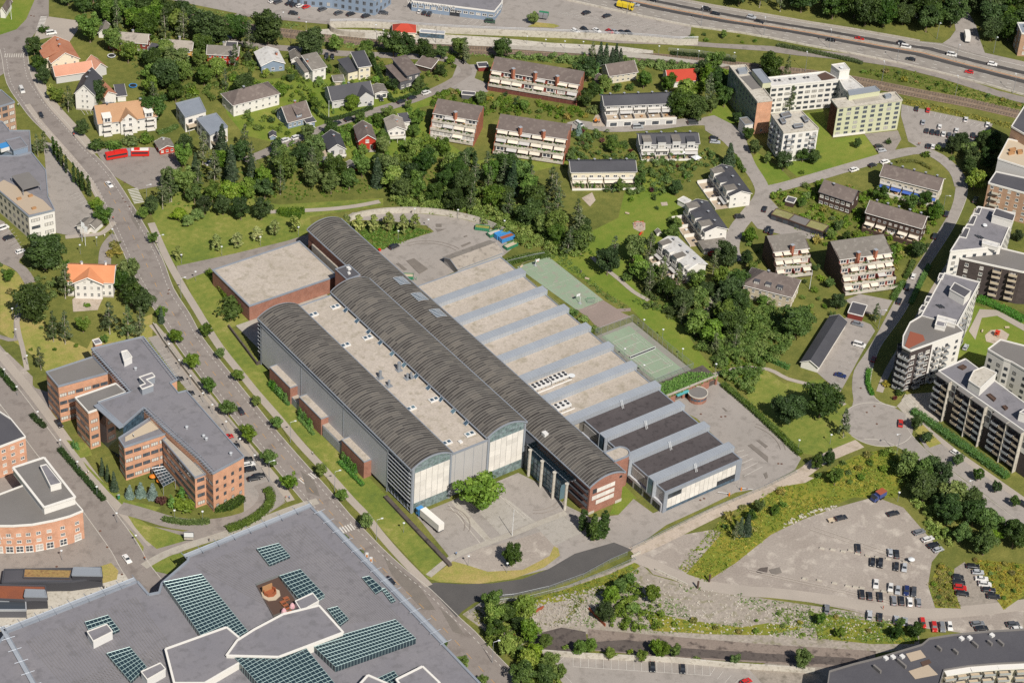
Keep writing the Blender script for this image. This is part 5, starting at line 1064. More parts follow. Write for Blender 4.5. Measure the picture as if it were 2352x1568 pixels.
terrace_flats('dark stepped terrace flats beside the flagpole lawn',(50,742),(371,707),9.4,3,'tile_grey','wall_dark_red',units=2,seed=12,D=9.5,base='wall_dark_brown',awn=.75)
terrace_flats('large dark stepped terrace flats with four planted tiers',(656,812),(1131,747),12,4,'tile_grey','wall_dark_red',units=3,seed=14,D=11,base='wall_dark_brown',awn=.45)
house('dark flat garage beside the large dark terrace flats',(735,1305),(868,1338),2.5,8,2.8,'roof_felt_black','wall_dark_red','f',cat='garage',name='garage')
house('long low white garage building with black gabled roof',(1841,829),(1879,841),3.0,34,4.9,'tile_black','wall_white','x',cat='garage',name='garage',tile=False)
house('small dark garden hut with flat roof beside the garage row',(160,280),(235,300),2.2,4,2.4,'roof_felt_black','wall_dark_brown','f',cat='shed',name='shed')
# ------------------------------------------------------------------ apartment slabs, upper right
Z4=(1653.75,134.75,.3281);K(*Z4)
t,ed=block('long pale green slab block with a red brick end wall',[(65,55),(175,47),(368,293),(262,305)],16.6,'wall_green_grey','concrete_light',win=(3.3,1.5,1.5,'g',[.8,3.5,6.2,8.9,11.6,14.0]),edges={2:('brick_orange',[(9,1.0,1.2,'w1',[1.2]),])},par_mat='concrete_light')
roofbox(t,[(225,80),(285,75),(357,165),(300,172)],16.6,2.8,'wall_green_pale','trim_grey',par_mat='trim_grey');roofbox(t,[(120,72),(180,64),(193,90),(135,97)],16.6,1.2,'trim_grey','trim_grey',par_mat='trim_grey')
m=MB();p=[q(*c,16.6) for c in ((140,130),(215,118),(300,205),(225,218))];m.prism([(v.x,v.y) for v in p],16.63,16.75);m.build('roof_terrace','roof_felt_mid',t)
roofbox(t,[(135,418),(188,410),(232,455),(175,465)],0,6.0,'wall_white','tile_grey',par_mat='trim_grey',name='entrance_block')
t,ed=block('long white slab block with five rows of windows behind the birch',[(335,137),(735,95),(835,150),(357,197)],14.2,'wall_white','roof_white',win=(3.4,2.3,1.3,'d',[.9,3.6,6.3,9.0,11.7]))
for x in (385,415,490,520,590,615):m=MB();c=q(x,158-(x-385)*.1,14.2);m.box((c.x-.5,c.y-.5,14.2),(c.x+.5,c.y+.5,14.8));m.build('vent','trim_dark',t)
m=MB();p=[q(*c,14.2) for c in ((680,118),(745,92),(830,132),(715,158))];m.prism([(v.x,v.y) for v in p],14.23,14.4);m.build('roof_terrace','wood_dark',t)
t,ed=block('white wing with a stair tower standing across the railway end',[(835,150),(905,124),(1005,207),(900,238),(870,215)],14.2,'wall_pale_grey','roof_white',win=(3.6,1.2,1.4,'g',[1.2,4.0,6.8,9.6]))
roofbox(t,[(780,45),(870,32),(908,78),(838,88)],14.2,4.6,'wall_white','roof_white',name='stair_tower');m=MB();c=q(850,68,18.9);m.lathe((c.x,c.y,18.9),[(.2,0),(.9,.4),(.9,.7)],10);m.build('antenna_dish','lamp_white',t)
t,ed=block('pale green slab block with a dark brick end wall above the lawn',[(778,290),(1225,238),(1275,293),(823,345)],15.2,'wall_green_pale','concrete_light',win=[(4.1,2.0,1.45,'g',[1.0,3.45,5.9,8.35,10.8,13.0],.0,1.0)],edges={3:('brick_dark',None)},par_mat='concrete_light')
roofbox(t,[(895,225),(1085,195),(1120,225),(905,258)],15.2,2.6,'wall_green_pale','trim_grey',par_mat='trim_grey');m=MB();p=[q(*c,15.2) for c in ((915,275),(1100,252),(1135,290),(950,318))];m.prism([(v.x,v.y) for v in p],15.23,15.35);m.build('roof_terrace','paving',t);roofbox(t,[(1150,252),(1190,247),(1200,262),(1160,268)],15.2,1.2,'trim_grey','trim_grey',par_mat='trim_grey')
m=MB();P,L=edgeP(ed[2]);m.obox(P(0,-.08,0),P(L*.5,-.08,0),.1,0,1.2);m.build('plinth','wall_white',t)
t,ed=block('white apartment tower with balconies and four roof hoods',[(358,395),(570,372),(690,492),(445,520)],15.2,'wall_white','concrete_light',win=(3.4,1.7,1.6,'g',[1.0,3.8,6.6,9.4,12.2]),par_mat='concrete_light')
for i,us in ((2,(.18,.85)),(3,(.25,.75))):
    P,L=edgeP(ed[i]);[balcony_stack(t,P,L*u,[3.4,6.2,9.0,11.8],2.6,1.3,'metal_light') for u in us]
for pts in ([(425,385),(480,372),(500,398),(440,412)],[(415,420),(445,415),(462,445),(435,452)],[(572,405),(598,400),(620,430),(595,440)],[(515,462),(575,455),(582,470),(522,480)]):roofbox(t,pts,15.2,1.1,'trim_dark','roof_felt_mid',par_mat='trim_grey',name='roof_hood')
# ------------------------------------------------------------------ apartment blocks at the right edge
Z3=(2058,232.75,.5465);K(*Z3);FLR=[2.9*k+.9 for k in range(6)]
t,ed=block('tan brick block with dark flat roof in the upper right corner',[(485,108),(540,22),(620,60),(575,160)],22,'brick_tan','roof_felt_black',win=(4,1.4,1.5,'w',FLR))
t,ed=block('tan brick block with a roof terrace of benches beside the car park',[(428,243),(472,160),(580,185),(560,285)],17,'brick_tan','wood_pale',win=(4,1.4,1.5,'w',FLR[:5]),edges={3:('wall_pale_grey',None)});[roofbox(t,p,17,.8,'wood','wood',name='bench',par_mat='wood',rim=.1) for p in ([(475,200),(500,195),(505,202),(480,207)],[(470,215),(495,210),(500,216),(475,221)],[(510,205),(530,203),(533,215),(513,218)])]
t,ed=block('tan brick block with a ribbed grey corner and loggias',[(388,345),(420,298),(590,335),(570,395)],14.5,'brick_tan','roof_felt_black',win=(3.6,1.4,1.5,'w',FLR[:5]),edges={0:('zinc_edge',None)});P,L=edgeP(ed[3]) if (ed[3][1]-ed[3][0]).length > 10 else edgeP(ed[2]);balcony_stack(t,P,4,[2.4,5.3,8.2,11.1],3.2,1.6,'wall_plaster')
ap='white apartment blocks with roof terraces'
t,ed=block('white apartment block with a long paved roof terrace and tall white stair box, upper one',[(345,445),(500,472),(440,612),(228,632)],19,'wall_white','roof_felt',win=(4,1.5,1.5,'d',FLR[:6]),group=ap)
roofbox(t,[(420,450),(500,478),(490,505),(405,480)],19,3.5,'wall_white','roof_felt_black');roofbox(t,[(365,580),(435,600),(428,615),(362,598)],19,1.6,'wall_white','roof_white')
for pts in ([(340,445),(360,448),(350,475),(330,472)],[(318,480),(340,483),(325,520),(300,517)],[(285,532),(310,535),(295,575),(268,570)]):roofbox(t,pts,16.4,2.8,'wall_white','roof_felt_black',name='roof_bay')
for x,y in ((340,570),(350,572),(360,574)):m=MB();c=q(x,y,19);m.box((c.x-.2,c.y-1.2,19.02),(c.x+.2,c.y+1.2,19.6));m.build('vent','metal_dark',t)
m=MB();c=q(372,528,19);m.lathe((c.x,c.y,19),[(.15,0),(.15,.6),(1.0,.9),(.8,1.3)],12);m.build('antenna_dish','lamp_white',t)
t,ed=block('charcoal brick apartment block with five tiers of balconies facing the garden',[(232,628),(315,608),(375,603),(560,648),(575,720),(530,718),(395,688),(270,660)],15.5,'brick_charcoal','roof_felt_mid',group=ap)
for i,e in ed.items():
    P,L=edgeP(e);d=(e[1]-e[0]).normalized()
    if Vector((d.y,-d.x,0)).dot(F2) < -.3 and L > 8:
        n=max(2,int(L/4.6))
        if i in (5,):[balcony_stack(t,P,L*(k+.5)/n,[2.4,5.3,8.2,11.1,13.6],3.4,1.8,'wood_pale') for k in range(n)];facade(t,*e,FLR[:5],n,2.6,1.9,'d')
        else:facade(t,*e,FLR[:5],n,1.5,1.5,'w')
P,L=edgeP(ed[7]);[balcony_stack(t,P,L*u,[2.4,5.3,8.2,11.1],2.6,1.6,'metal_light') for u in (.3,.7)]
Z5=(1984.5,624.75,.4239);K(*Z5)
t,ed=block('white apartment block with wooden roof deck and tall white stair box beside the side street',[(435,8),(625,58),(502,292),(310,240)],19.5,'wall_white','roof_felt',win=(4,1.5,1.5,'d',FLR[:6]),group=ap)
roofbox(t,[(490,58),(580,105),(545,140),(465,95)],19.5,3.6,'wall_white','roof_felt_black');[roofbox(t,p,19.5,1.6,'wall_white','roof_white') for p in ([(400,235),(500,262),(495,285),(395,255)],[(395,265),(440,275),(432,300),(388,288)])]
for pts in ([(410,8),(435,12),(425,40),(400,36)],[(340,132),(365,136),(352,165),(328,160)],[(315,180),(338,184),(322,212),(298,206)]):roofbox(t,pts,17,2.8,'wall_white','roof_felt_black',name='roof_bay')
for x in (402,412,424):m=MB();c=q(x,188+x*.02-8,19.5);m.box((c.x-.2,c.y-1.2,19.52),(c.x+.2,c.y+1.2,20.1));m.build('vent','metal_dark',t)
P,L=edgeP(ed[1]);[balcony_stack(t,P,L*u,FLR[1:6],2.8,1.6,'metal_light') for u in (.2,.36)]
t,ed=block('white apartment block with rounded dark balcony corner at the turning circle',[(310,240),(502,292),(537,325),(372,385),(252,428),(208,405),(212,350),(250,275)],19.5,'wall_white','roof_felt_mid',edges={3:('brick_charcoal',(4,2.0,1.5,'w',FLR[:6])),4:('glass_dark',None),5:('glass_dark',None),2:(None,(4.4,1.3,1.4,'d',FLR[:6])),6:('glass_dark',None)},group=ap)
m=MB();p=[q(*c,19.5) for c in ((250,322),(320,342),(330,370),(240,415),(222,400))];m.prism([(v.x,v.y) for v in p],19.53,19.65);m.build('roof_terrace','deck_red',t);roofbox(t,[(395,258),(450,272),(440,300),(385,288)],19.5,1.8,'wall_white','roof_felt')
for i,n in ((2,2),(3,1),(4,2),(5,2)):
    P,L=edgeP(ed[i]);[balcony_stack(t,P,L*(k+.5)/n*(.6 if i == 2 else 1),FLR[:6],2.8,1.5,'metal_light' if i != 5 else 'metal_dark') for k in range(n)]
K(3,2)
t,ed=block('long apartment block with rows of balconies along the avenue hedge',[(1565,275),(1810,165),(2450,640),(2450,895)],18.4,'brick_charcoal','roof_felt',group=ap)
P,L=edgeP(ed[3] if (ed[3][1]-ed[3][0]).length > 30 else ed[2]);k=0
u=1.8
while u < L-2:
    seg=k % 5
    if seg in (0,1,3,4):balcony_stack(t,P,u,[2.4,5.3,8.2,11.1,14.0],3.0,1.7,'wood_pale' if k % 2 else 'metal_light');facade(t,P(u-1.5,0,0),P(u+1.5,0,0),FLR[:6],1,2.4,1.9,'d')
    else:plate(t,'wall_panel','wall_white',P(u-1.6,0,0),P(u+.6,0,0),9.5,18.2,.02,.12);facade(t,P(u-1.6,-.14,0),P(u+.6,-.14,0),[12.0,15.0],1,1.5,2.2,'d')
    m=MB();m.obox(P(u+1.8,-1.9,0),P(u+1.8,0,0),.25,0,18.4);m.build('fin','concrete_light',t) if seg in (1,4) else None
    if seg in (0,3):m=MB();p=[P(u-1.7,-1.9,0),P(u+5.2,-1.9,0),P(u+5.2,-.25,0),P(u-1.7,-.25,0)];m.prism([(v.x,v.y) for v in p],18.0,18.25,bottom=True);m.build('canopy','roof_felt_mid',t)
    u += 3.6;k += 1
roofbox(t,[(1890,270),(1980,235),(2100,290),(1950,430),(1845,360)],18.4,3.8,'wall_white','concrete_light');roofbox(t,[(2310,650),(2400,600),(2450,640),(2450,700)],18.4,3.8,'wall_white','roof_felt')
for pts in ([(2010,490),(2040,480),(2095,525),(2075,545)],[(2150,595),(2180,588),(2205,610),(2180,625)],[(1745,235),(1790,215),(1825,235),(1790,255)]):roofbox(t,pts,18.4,.5,'wood_dark','wood_dark',par_mat='wood_dark',name='roof_bench',rim=.15)
t,ed=block('white apartment block with stacked loggias in the right margin',[(2020,75),(2135,-12),(2420,60),(2420,300),(2235,190),(2170,165)],17,'wall_white','roof_felt_mid',win=(4,1.5,1.4,'d',FLR[:5]),group=ap);P,L=edgeP(ed[0]);balcony_stack(t,P,3,FLR[:5],3,1.6,'metal_light')
K(3,3)
t,ed=block('curved dark roofed apartment building in the lower right corner',[(565,1465),(780,1400),(1000,1345),(1415,1220),(1480,1165),(1700,1130),(2000,1100),(2420,1075),(2420,1380),(2100,1395),(1850,1415),(1615,1452),(1560,1640),(540,1640)],13,'wall_plaster','roof_felt_black',par_h=.6,par_mat='roof_felt_mid')
for i in (8,9,10):
    P,L=edgeP(ed[i]);n=int(L/4)
    for k in range(n):balcony_stack(t,P,L*(k+.5)/n,[9.8,6.8,3.8],3.7,1.9,'metal_light','wood_pale')
    facade(t,*ed[i],[10,7,4,1],n,3.2,2.1,'d');m=MB();m.obox(P(0,-1.2,0),P(L,-1.2,0),2.2,12.6,13.1);m.build('eaves','trim_white',t)
for pts,mt in (([(1265,1300),(1400,1265),(1450,1330),(1310,1370)],'deck'),([(1290,1460),(1470,1400),(1560,1490),(1350,1530)],'deck'),([(1400,1375),(1480,1350),(1500,1380),(1420,1420)],'wood_dark')):m=MB();p=[q(*c,13) for c in pts];m.prism([(v.x,v.y) for v in p],13.03,13.2);m.build('roof_deck',mt,t)
for x,y in ((1080,1345),(1145,1335),(1230,1330),(1850,1160),(2055,1135),(1775,1165)):c=q(x,y,13);m=MB();m.box((c.x-.7,c.y-.7,13.02),(c.x+.7,c.y+.7,13.8));m.build('roof_light','hvac_white',t)
for x,y,l in ((1720,1290,2),(1900,1225,2.5),(2035,1210,2),(2135,1210,2.5),(1570,1260,2),(1225,1400,4),(1000,1450,3.4)):c=q(x,y,13);m=MB();m.box((c.x-.35,c.y-l/2,13.02),(c.x+.35,c.y+l/2,14.2));m.build('roof_vent','roof_felt_mid',t)
# ------------------------------------------------------------------ brick office at the left
K(0,2);OW=[(3.1,2.8,1.5,'d3',[1.0,4.5,8.0,11.5])]
t,ed=block('large orange brick office with grey felt roof, glazed gable and terraces',[(840,70),(1315,-40),(1625,355),(1560,385),(1635,475),(1710,455),(2240,1060),(1955,1215),(1830,1080),(1500,790),(1320,610),(1130,775),(900,565),(1195,465)],17.2,'brick_orange','roof_felt',win=[(3.4,1.2,1.5,'d',[1.5,5,8.5,12])],edges={11:('glass_dark',None),10:('glass_blue',None),7:('brick_orange',OW),8:('brick_orange',OW)},par_mat='zinc_edge',name='office_building')
for pts,h in (([(425,285),(852,145),(988,292),(535,415)],16.4),([(690,520),(1062,390),(1155,470),(905,560),(905,622),(812,655)],16.6),([(1090,892),(1392,695),(1532,845),(1142,972)],15.0)):
    block('',pts,h,'brick_orange','roof_felt_mid' if h > 16 else 'roof_felt',parent=t,win=OW,edges={3:('brick_orange',[(4.5,1.2,1.6,'d',[1.5,5,8.5,12])])} if h > 16.5 else None,par_mat='zinc_edge' if h < 16.5 else 'trim_white')
block('',[(1495,905),(1545,868),(1895,1215),(1790,1252)],13.6,'brick_orange','paving',parent=t,win=[(3.0,2.8,1.5,'d3',[1.0,4.4,7.8,11.2])],par_mat='zinc_edge')
m=MB();p=[q(*c,15) for c in ((1150,880),(1390,725),(1460,800),(1150,920))];m.prism([(v.x,v.y) for v in p],15.05,15.2);m.build('roof_terrace','wood_pale',t)
for a,b in (((850,85),(1190,460)),((1330,615),(1820,1060)),((1820,1060),(1955,1205)),((1325,-30),(1620,345))):
    A,B=q(*a,17.9),q(*b,17.9);d=(B-A).normalized();n=Vector((-d.y,d.x,0));m=MB()
    for s in (0,1.1,2.2):m.beam(A+n*(s-1.1),B+n*(s-1.1),.07)
    k=int((B-A).length/1.3)
    for i in range(k+1):p=lerp(A,B,i/k);m.beam(p-n*1.1,p+n*1.1,.05)
    m.build('sun_screen','zinc_edge',t)
roofbox(t,[(1115,95),(1165,82),(1212,145),(1140,182)],17.2,2.6,'hvac_white','roof_white',name='plant_room');roofbox(t,[(1277,330),(1395,290),(1422,322),(1342,352),(1408,400),(1305,438),(1282,410),(1335,388)],17.2,2.8,'trim_grey','roof_felt',name='plant_room')
for x,y in ((1245,262),(1715,800),(1870,880),(1895,905),(2120,1040)):c=q(x,y,17.2);m=MB();m.lathe((c.x,c.y,17.2),[(.5,0),(.5,1.0),(.7,1.1),(.3,1.4)],10);m.build('roof_fan','metal_light',t)
m=MB();A,B=q(895,570,17.8),q(1130,780,17.8);d=(B-A).normalized();n=Vector((-d.y,d.x,0));slab(m,A-n*1.6,B-n*1.6,B+n*.3,A+n*.3,.3);m.build('verge_board','zinc_edge',t)
roofbox(t,[(848,-10),(905,-25),(935,15),(875,30)],0,17.5,'brick_orange','roof_felt',name='stair_tower',par_mat='trim_white')
for x,y in ((740,665),(742,735),(750,795),(757,860),(1070,990),(1078,1045),(1085,1110),(1088,1170)):c=q(x,y,0);z=0;
P,L=edgeP(ed[6]);[text(t,s,P(L*u,-.2,z),.8,math.atan2((P(1,0,0)-P(0,0,0)).y,(P(1,0,0)-P(0,0,0)).x),'trim_dark') for s,u,z in ()]
g=thing('glass_canopy','lean-to glass roof in the courtyard of the orange brick office','canopy',q(1500,1230));p=[q(*c,4) for c in ((1395,1160),(1500,1145),(1610,1270),(1500,1330))];m=MB();slab(m,*[Vector((v.x,v.y,4)) for v in p],.1);m.build('pane','roof_glass',g);m=MB()
for i in range(7):m.beam(lerp(p[0],p[3],i/6),lerp(p[1],p[2],i/6),.08)
for i in range(5):m.beam(lerp(p[0],p[1],i/4),lerp(p[3],p[2],i/4),.08)
for v in p:m.beam((v.x,v.y,0),(v.x,v.y,4),.09)
m.build('frame','metal_light',g)
for i,(x,y) in enumerate(((1405,1275),(1470,1315),(1545,1320))):
    c=q(x,y);o=thing('parasol','orange parasol in the office courtyard, %s from the left' % ORD[i],'parasol',c,'orange parasols in the office courtyard');m=MB();m.lathe((c.x,c.y,2.0),[(1.3,0),(.7,.35),(.05,.6)],8);m.build('canopy','orange_plastic',o);m=MB();m.beam((c.x,c.y,0),(c.x,c.y,2.5),.04);m.build('pole','pole_grey',o)
Z2=(0,906.5,.4924);K(*Z2);SW=[(3.6,1.5,1.3,'w4',[1.2,4.4,7.6,10.6])]
block('salmon brick office with white trim at the left edge, upper wing',[(-50,50),(50,115),(118,198),(-50,262)],13.5,'brick_salmon','roof_felt_black',win=SW,name='office_building',par_mat='trim_white')
t,ed=block('salmon brick office with a white roof block and curved front facade',[(-40,612),(60,612),(150,606),(250,587),(325,567),(386,542),(340,490),(215,520),(120,420),(-40,480)],12,'brick_salmon','roof_felt_mid',win=[(3.4,1.6,1.3,'w4',[4.4,7.4]),(3.4,2.6,2.8,'w4',[.3])],name='office_building',par_mat='trim_white')
roofbox(t,[(60,340),(205,293),(350,478),(205,525)],12,3.0,'wall_white','roof_felt_mid',name='roof_house',par_mat='trim_white',rim=.8);roofbox(t,[(188,332),(215,325),(285,412),(235,425)],15,2.4,'wall_white','roof_felt',name='plant_room')
K(0,3);e=ed[0];P,L=edgeP(e);text(t,'ring Nydalen',P(L*.6,-.12,6.6),1.1,math.atan2((P(1,0,0)-P(0,0,0)).y,(P(1,0,0)-P(0,0,0)).x),'trim_white')
Z1=(0,208.25,.4375);K(*Z1)
block('tan brick office corner with glass bays at the left edge',[(-30,10),(5,0),(76,62),(-30,95)],14,'brick_tan','roof_felt_mid',win=(3.5,2.4,1.8,'d3',[1.2,4.8,8.4,11.6]),name='office_building',par_mat='zinc_edge')
t,ed=block('grey office link with angled felt roof at the left edge',[(-30,160),(10,165),(50,213),(155,213),(163,325),(100,345),(-30,290)],9,'wall_blue_grey','roof_felt',win=(4,1.5,1.4,'d',[1.2,4.6]),name='office_building',par_mat='zinc_edge');roofbox(t,[(30,262),(105,245),(145,295),(70,315)],9,2.6,'wall_blue_grey','roof_felt',par_mat='zinc_edge')
o=thing('cooling_unit','blue and white cooling unit on the grey office roof','cooling unit',q(22,310,9));p=q(22,310,9);m=MB();m.box((p.x-2.2,p.y-1.8,9.2),(p.x+2.2,p.y+1.8,11));m.build('body','hvac_white',o);m=MB();m.box((p.x-2.2,p.y-1.8,11.01),(p.x+2.2,p.y+1.8,11.3));m.build('fan_deck','blue_box',o)
t,ed=block('white office with a wooden roof terrace and steel canopy beside the car park',[(-30,345),(95,345),(165,328),(240,422),(252,560),(286,628),(150,662),(-30,505)],11,'wall_plaster','roof_felt',win=(3.4,1.5,1.5,'d',[1.0,4.6,8.0]),edges={5:('wall_white',(5,3.6,1.4,'d3',[1.0,4.6,8.0]))},name='office_building',par_mat='zinc_edge')
m=MB();p=[q(*c,11) for c in ((-30,500),(20,470),(225,575),(275,625),(152,652),(60,575))];m.prism([(v.x,v.y) for v in p],11.03,11.2);m.build('roof_terrace','deck',t);m=MB();p=[q(*c,14) for c in ((60,448),(150,425),(212,493),(120,520))];slab(m,*[Vector((v.x,v.y,14)) for v in p],.25);m.build('canopy','roof_felt_mid',t);m=MB();[m.beam((v.x,v.y,11),(v.x,v.y,14),.15) for v in p];m.build('post','zinc_edge',t)
for x,y in ((100,570),(160,555),(178,620)):c=q(x,y,11.2);m=MB();m.box((c.x-.9,c.y-.5,11.2),(c.x+.9,c.y+.5,11.95));m.build('terrace_table','wood',t)
K(0,1)
t,P,L=house('white wooden manor house with bright orange tiled roof',(615,1008),(1035,1022),7.4,12,11,'tile_orange','wall_white','p',near=(7,[1.2,4.3],1.1,1.7,'w4'),end=(3,[1.2,4.3],1.1,1.6,'w4'),chim=((.28,.55,.8),(.8,.6,.8)),chmat='wall_white',plinth='concrete',tile=True)
a0,a1=L*.17,L*.77;k=(a0+a1)/2;m=MB();slab(m,P(a0-.6,-2.2,7.6),P(k,-2.2,10.4),P(k,5.6,10.6),P(a0-.6,1,7.6),.2);slab(m,P(k,-2.2,10.4),P(a1+.6,-2.2,7.6),P(a1+.6,1,7.6),P(k,5.6,10.6),.2);m.build('gable_roof','tile_orange',t);m=MB();m.prism([(v.x,v.y) for v in (P(a0,-1.4,0),P(a1,-1.4,0),P(a1,0,0),P(a0,0,0))],0,7.5);m.face([P(a0,-1.4,7.5),P(a1,-1.4,7.5),P(k,-1.4,10.1)]);m.build('gable_bay','wall_white',t)
facade(t,P(a0,-1.4,0),P(a1,-1.4,0),[1.2,4.3],4,1.1,1.7,'w4');facade(t,P(a0,-1.4,0),P(a1,-1.4,0),[7.3],2,1.0,1.2,'w4',.25,.75);m=MB()
for s in (((a0-.7,7.5),(k,10.5)),((k,10.5),(a1+.7,7.5))):m.beam(P(s[0][0],-2.3,s[0][1]),P(s[1][0],-2.3,s[1][1]),.22)
m.build('gable_trim','trim_white',t)
house('grey roofed summer hut, the left of two beside the office car park',(705,500),(800,530),3,6,4.2,'tile_grey','wall_white','x',cat='hut',name='hut');house('grey roofed summer hut, the right of two beside the office car park',(805,500),(870,520),3,6,4.2,'tile_grey','wall_white','x',cat='hut',name='hut')
K(0,3)
t,ed=block('low black pavilion with a yellowed sedum roof beside the crossing',[(40,530),(660,520),(930,510),(940,600),(650,640),(20,650)],4,'wall_black','roof_felt_black',par_mat='trim_dark',name='pavilion');roofbox(t,[(225,520),(660,530),(640,605),(215,600)],4,.5,'wood_dark','roof_sedum',par_mat='trim_dark',name='sedum_roof');roofbox(t,[(675,508),(925,512),(935,585),(660,580)],4,2.0,'wall_black','trim_grey',par_mat='trim_grey')
t,ed=block('low black pavilion with a rusty red roof beside the paved square',[(-20,670),(415,680),(435,800),(220,810),(-20,800)],4,'wall_black','roof_rust',par_mat='trim_dark',name='pavilion');roofbox(t,[(235,710),(410,715),(430,780),(222,775)],4,1.8,'wall_dark_grey','trim_grey',par_mat='trim_grey');block('',[(-20,815),(235,820),(240,900),(-20,900)],3.2,'wall_dark_grey','glass_dark',parent=t,par_mat='metal_light')
K(1,0)
t,P,L=house('white station building with a red hipped roof beside the railway',(1262,292),(1464,298),3.4,7,6.0,'roof_red','wall_cream','h',cat='station',name='station_building',near=(3,[.8],1.2,1.4,'w'))
t,ed=block('dark blue grey warehouse with shutters at the top of the picture',[(300,20),(420,58),(700,78),(1090,145),(1240,40),(1000,-60),(400,-60)],8.5,'wall_blue_grey','roof_felt',ground=True,win=(3.4,1.6,2.0,'g',[1.0,4.6]),name='warehouse')
t,ed=block('low grey shop building with parked cars on its roof and WWW.WHYNOT.NO lettering',[(1430,15),(1480,-60),(2270,-30),(2255,30),(2190,110)],5,'wall_blue_grey','roof_felt',win=(3,2.2,1.2,'w',[2.2]),name='shop_building',par_mat='trim_white')
for i,e in ed.items():
    P,L=edgeP(e);d=(e[1]-e[0]).normalized()
    if L > 25 and Vector((d.y,-d.x,0)).dot(F2) < -.3:text(t,'WWW.WHYNOT.NO',P(L*.24,-.5,4.0),2.4,math.atan2(d.y,d.x),'trim_white');facade(t,P(L*.45,0,0),P(L*.6,0,0),[.1],1,5,3.2,'dark',name='door')
house('small white bus shelter roofed kiosk beside the tracks',(1505,300),(1730,318),2.8,3,3.0,'metal_light','glass_blue','f',cat='shelter',name='platform_shelter')
K(3,0);block('tan brick flats at the top right corner behind the trees',[(2290,215),(2420,215),(2450,320),(2330,310)],12,'brick_tan','zinc_edge',win=(4,2,1.5,'w4',[1,4,7,9.6]));block('white villa hidden by the trees at the top edge',[(1350,0),(1440,-10),(1470,20),(1385,35)],8,'wall_white','roof_white',win=(3,1.2,1.3,'w',[1,4]))
K(1,1);t,P,L=house('grey storage tent hall beside the service yard',(1855,895),(2262,745),3.2,9.5,5.0,'roof_eternit','grey_panel','p',cat='storage hall',name='storage_hall',trim='trim_grey',rp=.5)
# ------------------------------------------------------------------ shopping centre, lower left
MH=13.0
mall,med=block('huge grey flat roofed shopping centre with glass atria in the lower left',[(17,1452),(315,1336),(341,1366),(366,1361),(372,1340),(432,1288),(434,1278),(712,1164),(740,1190),(1000,1463),(1140,1610),(-60,1610),(-20,1500)],MH,'zinc_edge','roof_felt',tile=False,par_h=.5,par_mat='zinc_edge',name='shopping_centre',pw=.8)
def rim(pts,z,w,mat,name):
    m=MB();W=[G(*p,z) for p in pts]
    for a,b in zip(W,W[1:]):m.obox(a,b,w,z,z+.12)
    return m.build(name,mat,mall)
for a,b in (((10,1448),(312,1330)),((425,1278),(716,1160)),((730,1175),(1020,1475)),((0,1440),(90,1600))):
    A,B=G(*a,MH+.7),G(*b,MH+.7);A.z=B.z=MH+.7;d=(B-A).normalized();n=Vector((-d.y,d.x,0));m=MB();k=int((B-A).length/5.5)
    for i in range(k+1):p=lerp(A,B,i/k);m.beam(p-n*1.6,p+n*2.8,.12)
    m.beam(A+n*1.2,B+n*1.2,.15);m.build('cornice_brackets','zinc_edge',mall);m=MB();slab(m,A-n*.2,B-n*.2,B+n*1.4,A+n*1.4,.1);m.build('cornice','zinc',mall)
def seams(pts,n,z=MH,mat='roof_felt_mid'):
    A,B,C,D=[G(*p,z) for p in pts];m=MB()
    for i in range(n+1):m.obox(lerp(A,B,i/n),lerp(D,C,i/n),.12,z+.03,z+.06)
    m.build('roof_seams',mat,mall)['kind']='stuff'
seams([(60,1470),(310,1370),(420,1520),(160,1590)],40);seams([(450,1300),(700,1200),(920,1420),(700,1440)],40);seams([(100,1590),(380,1480),(480,1568),(300,1600)],30)
flat('metal_teal','b6cecc',.4,.2)
surf('atrium_floor','7d9098','40525e',.3,1.2,.6,c3='a58a6c')
HOLES=[];DEP=5.5
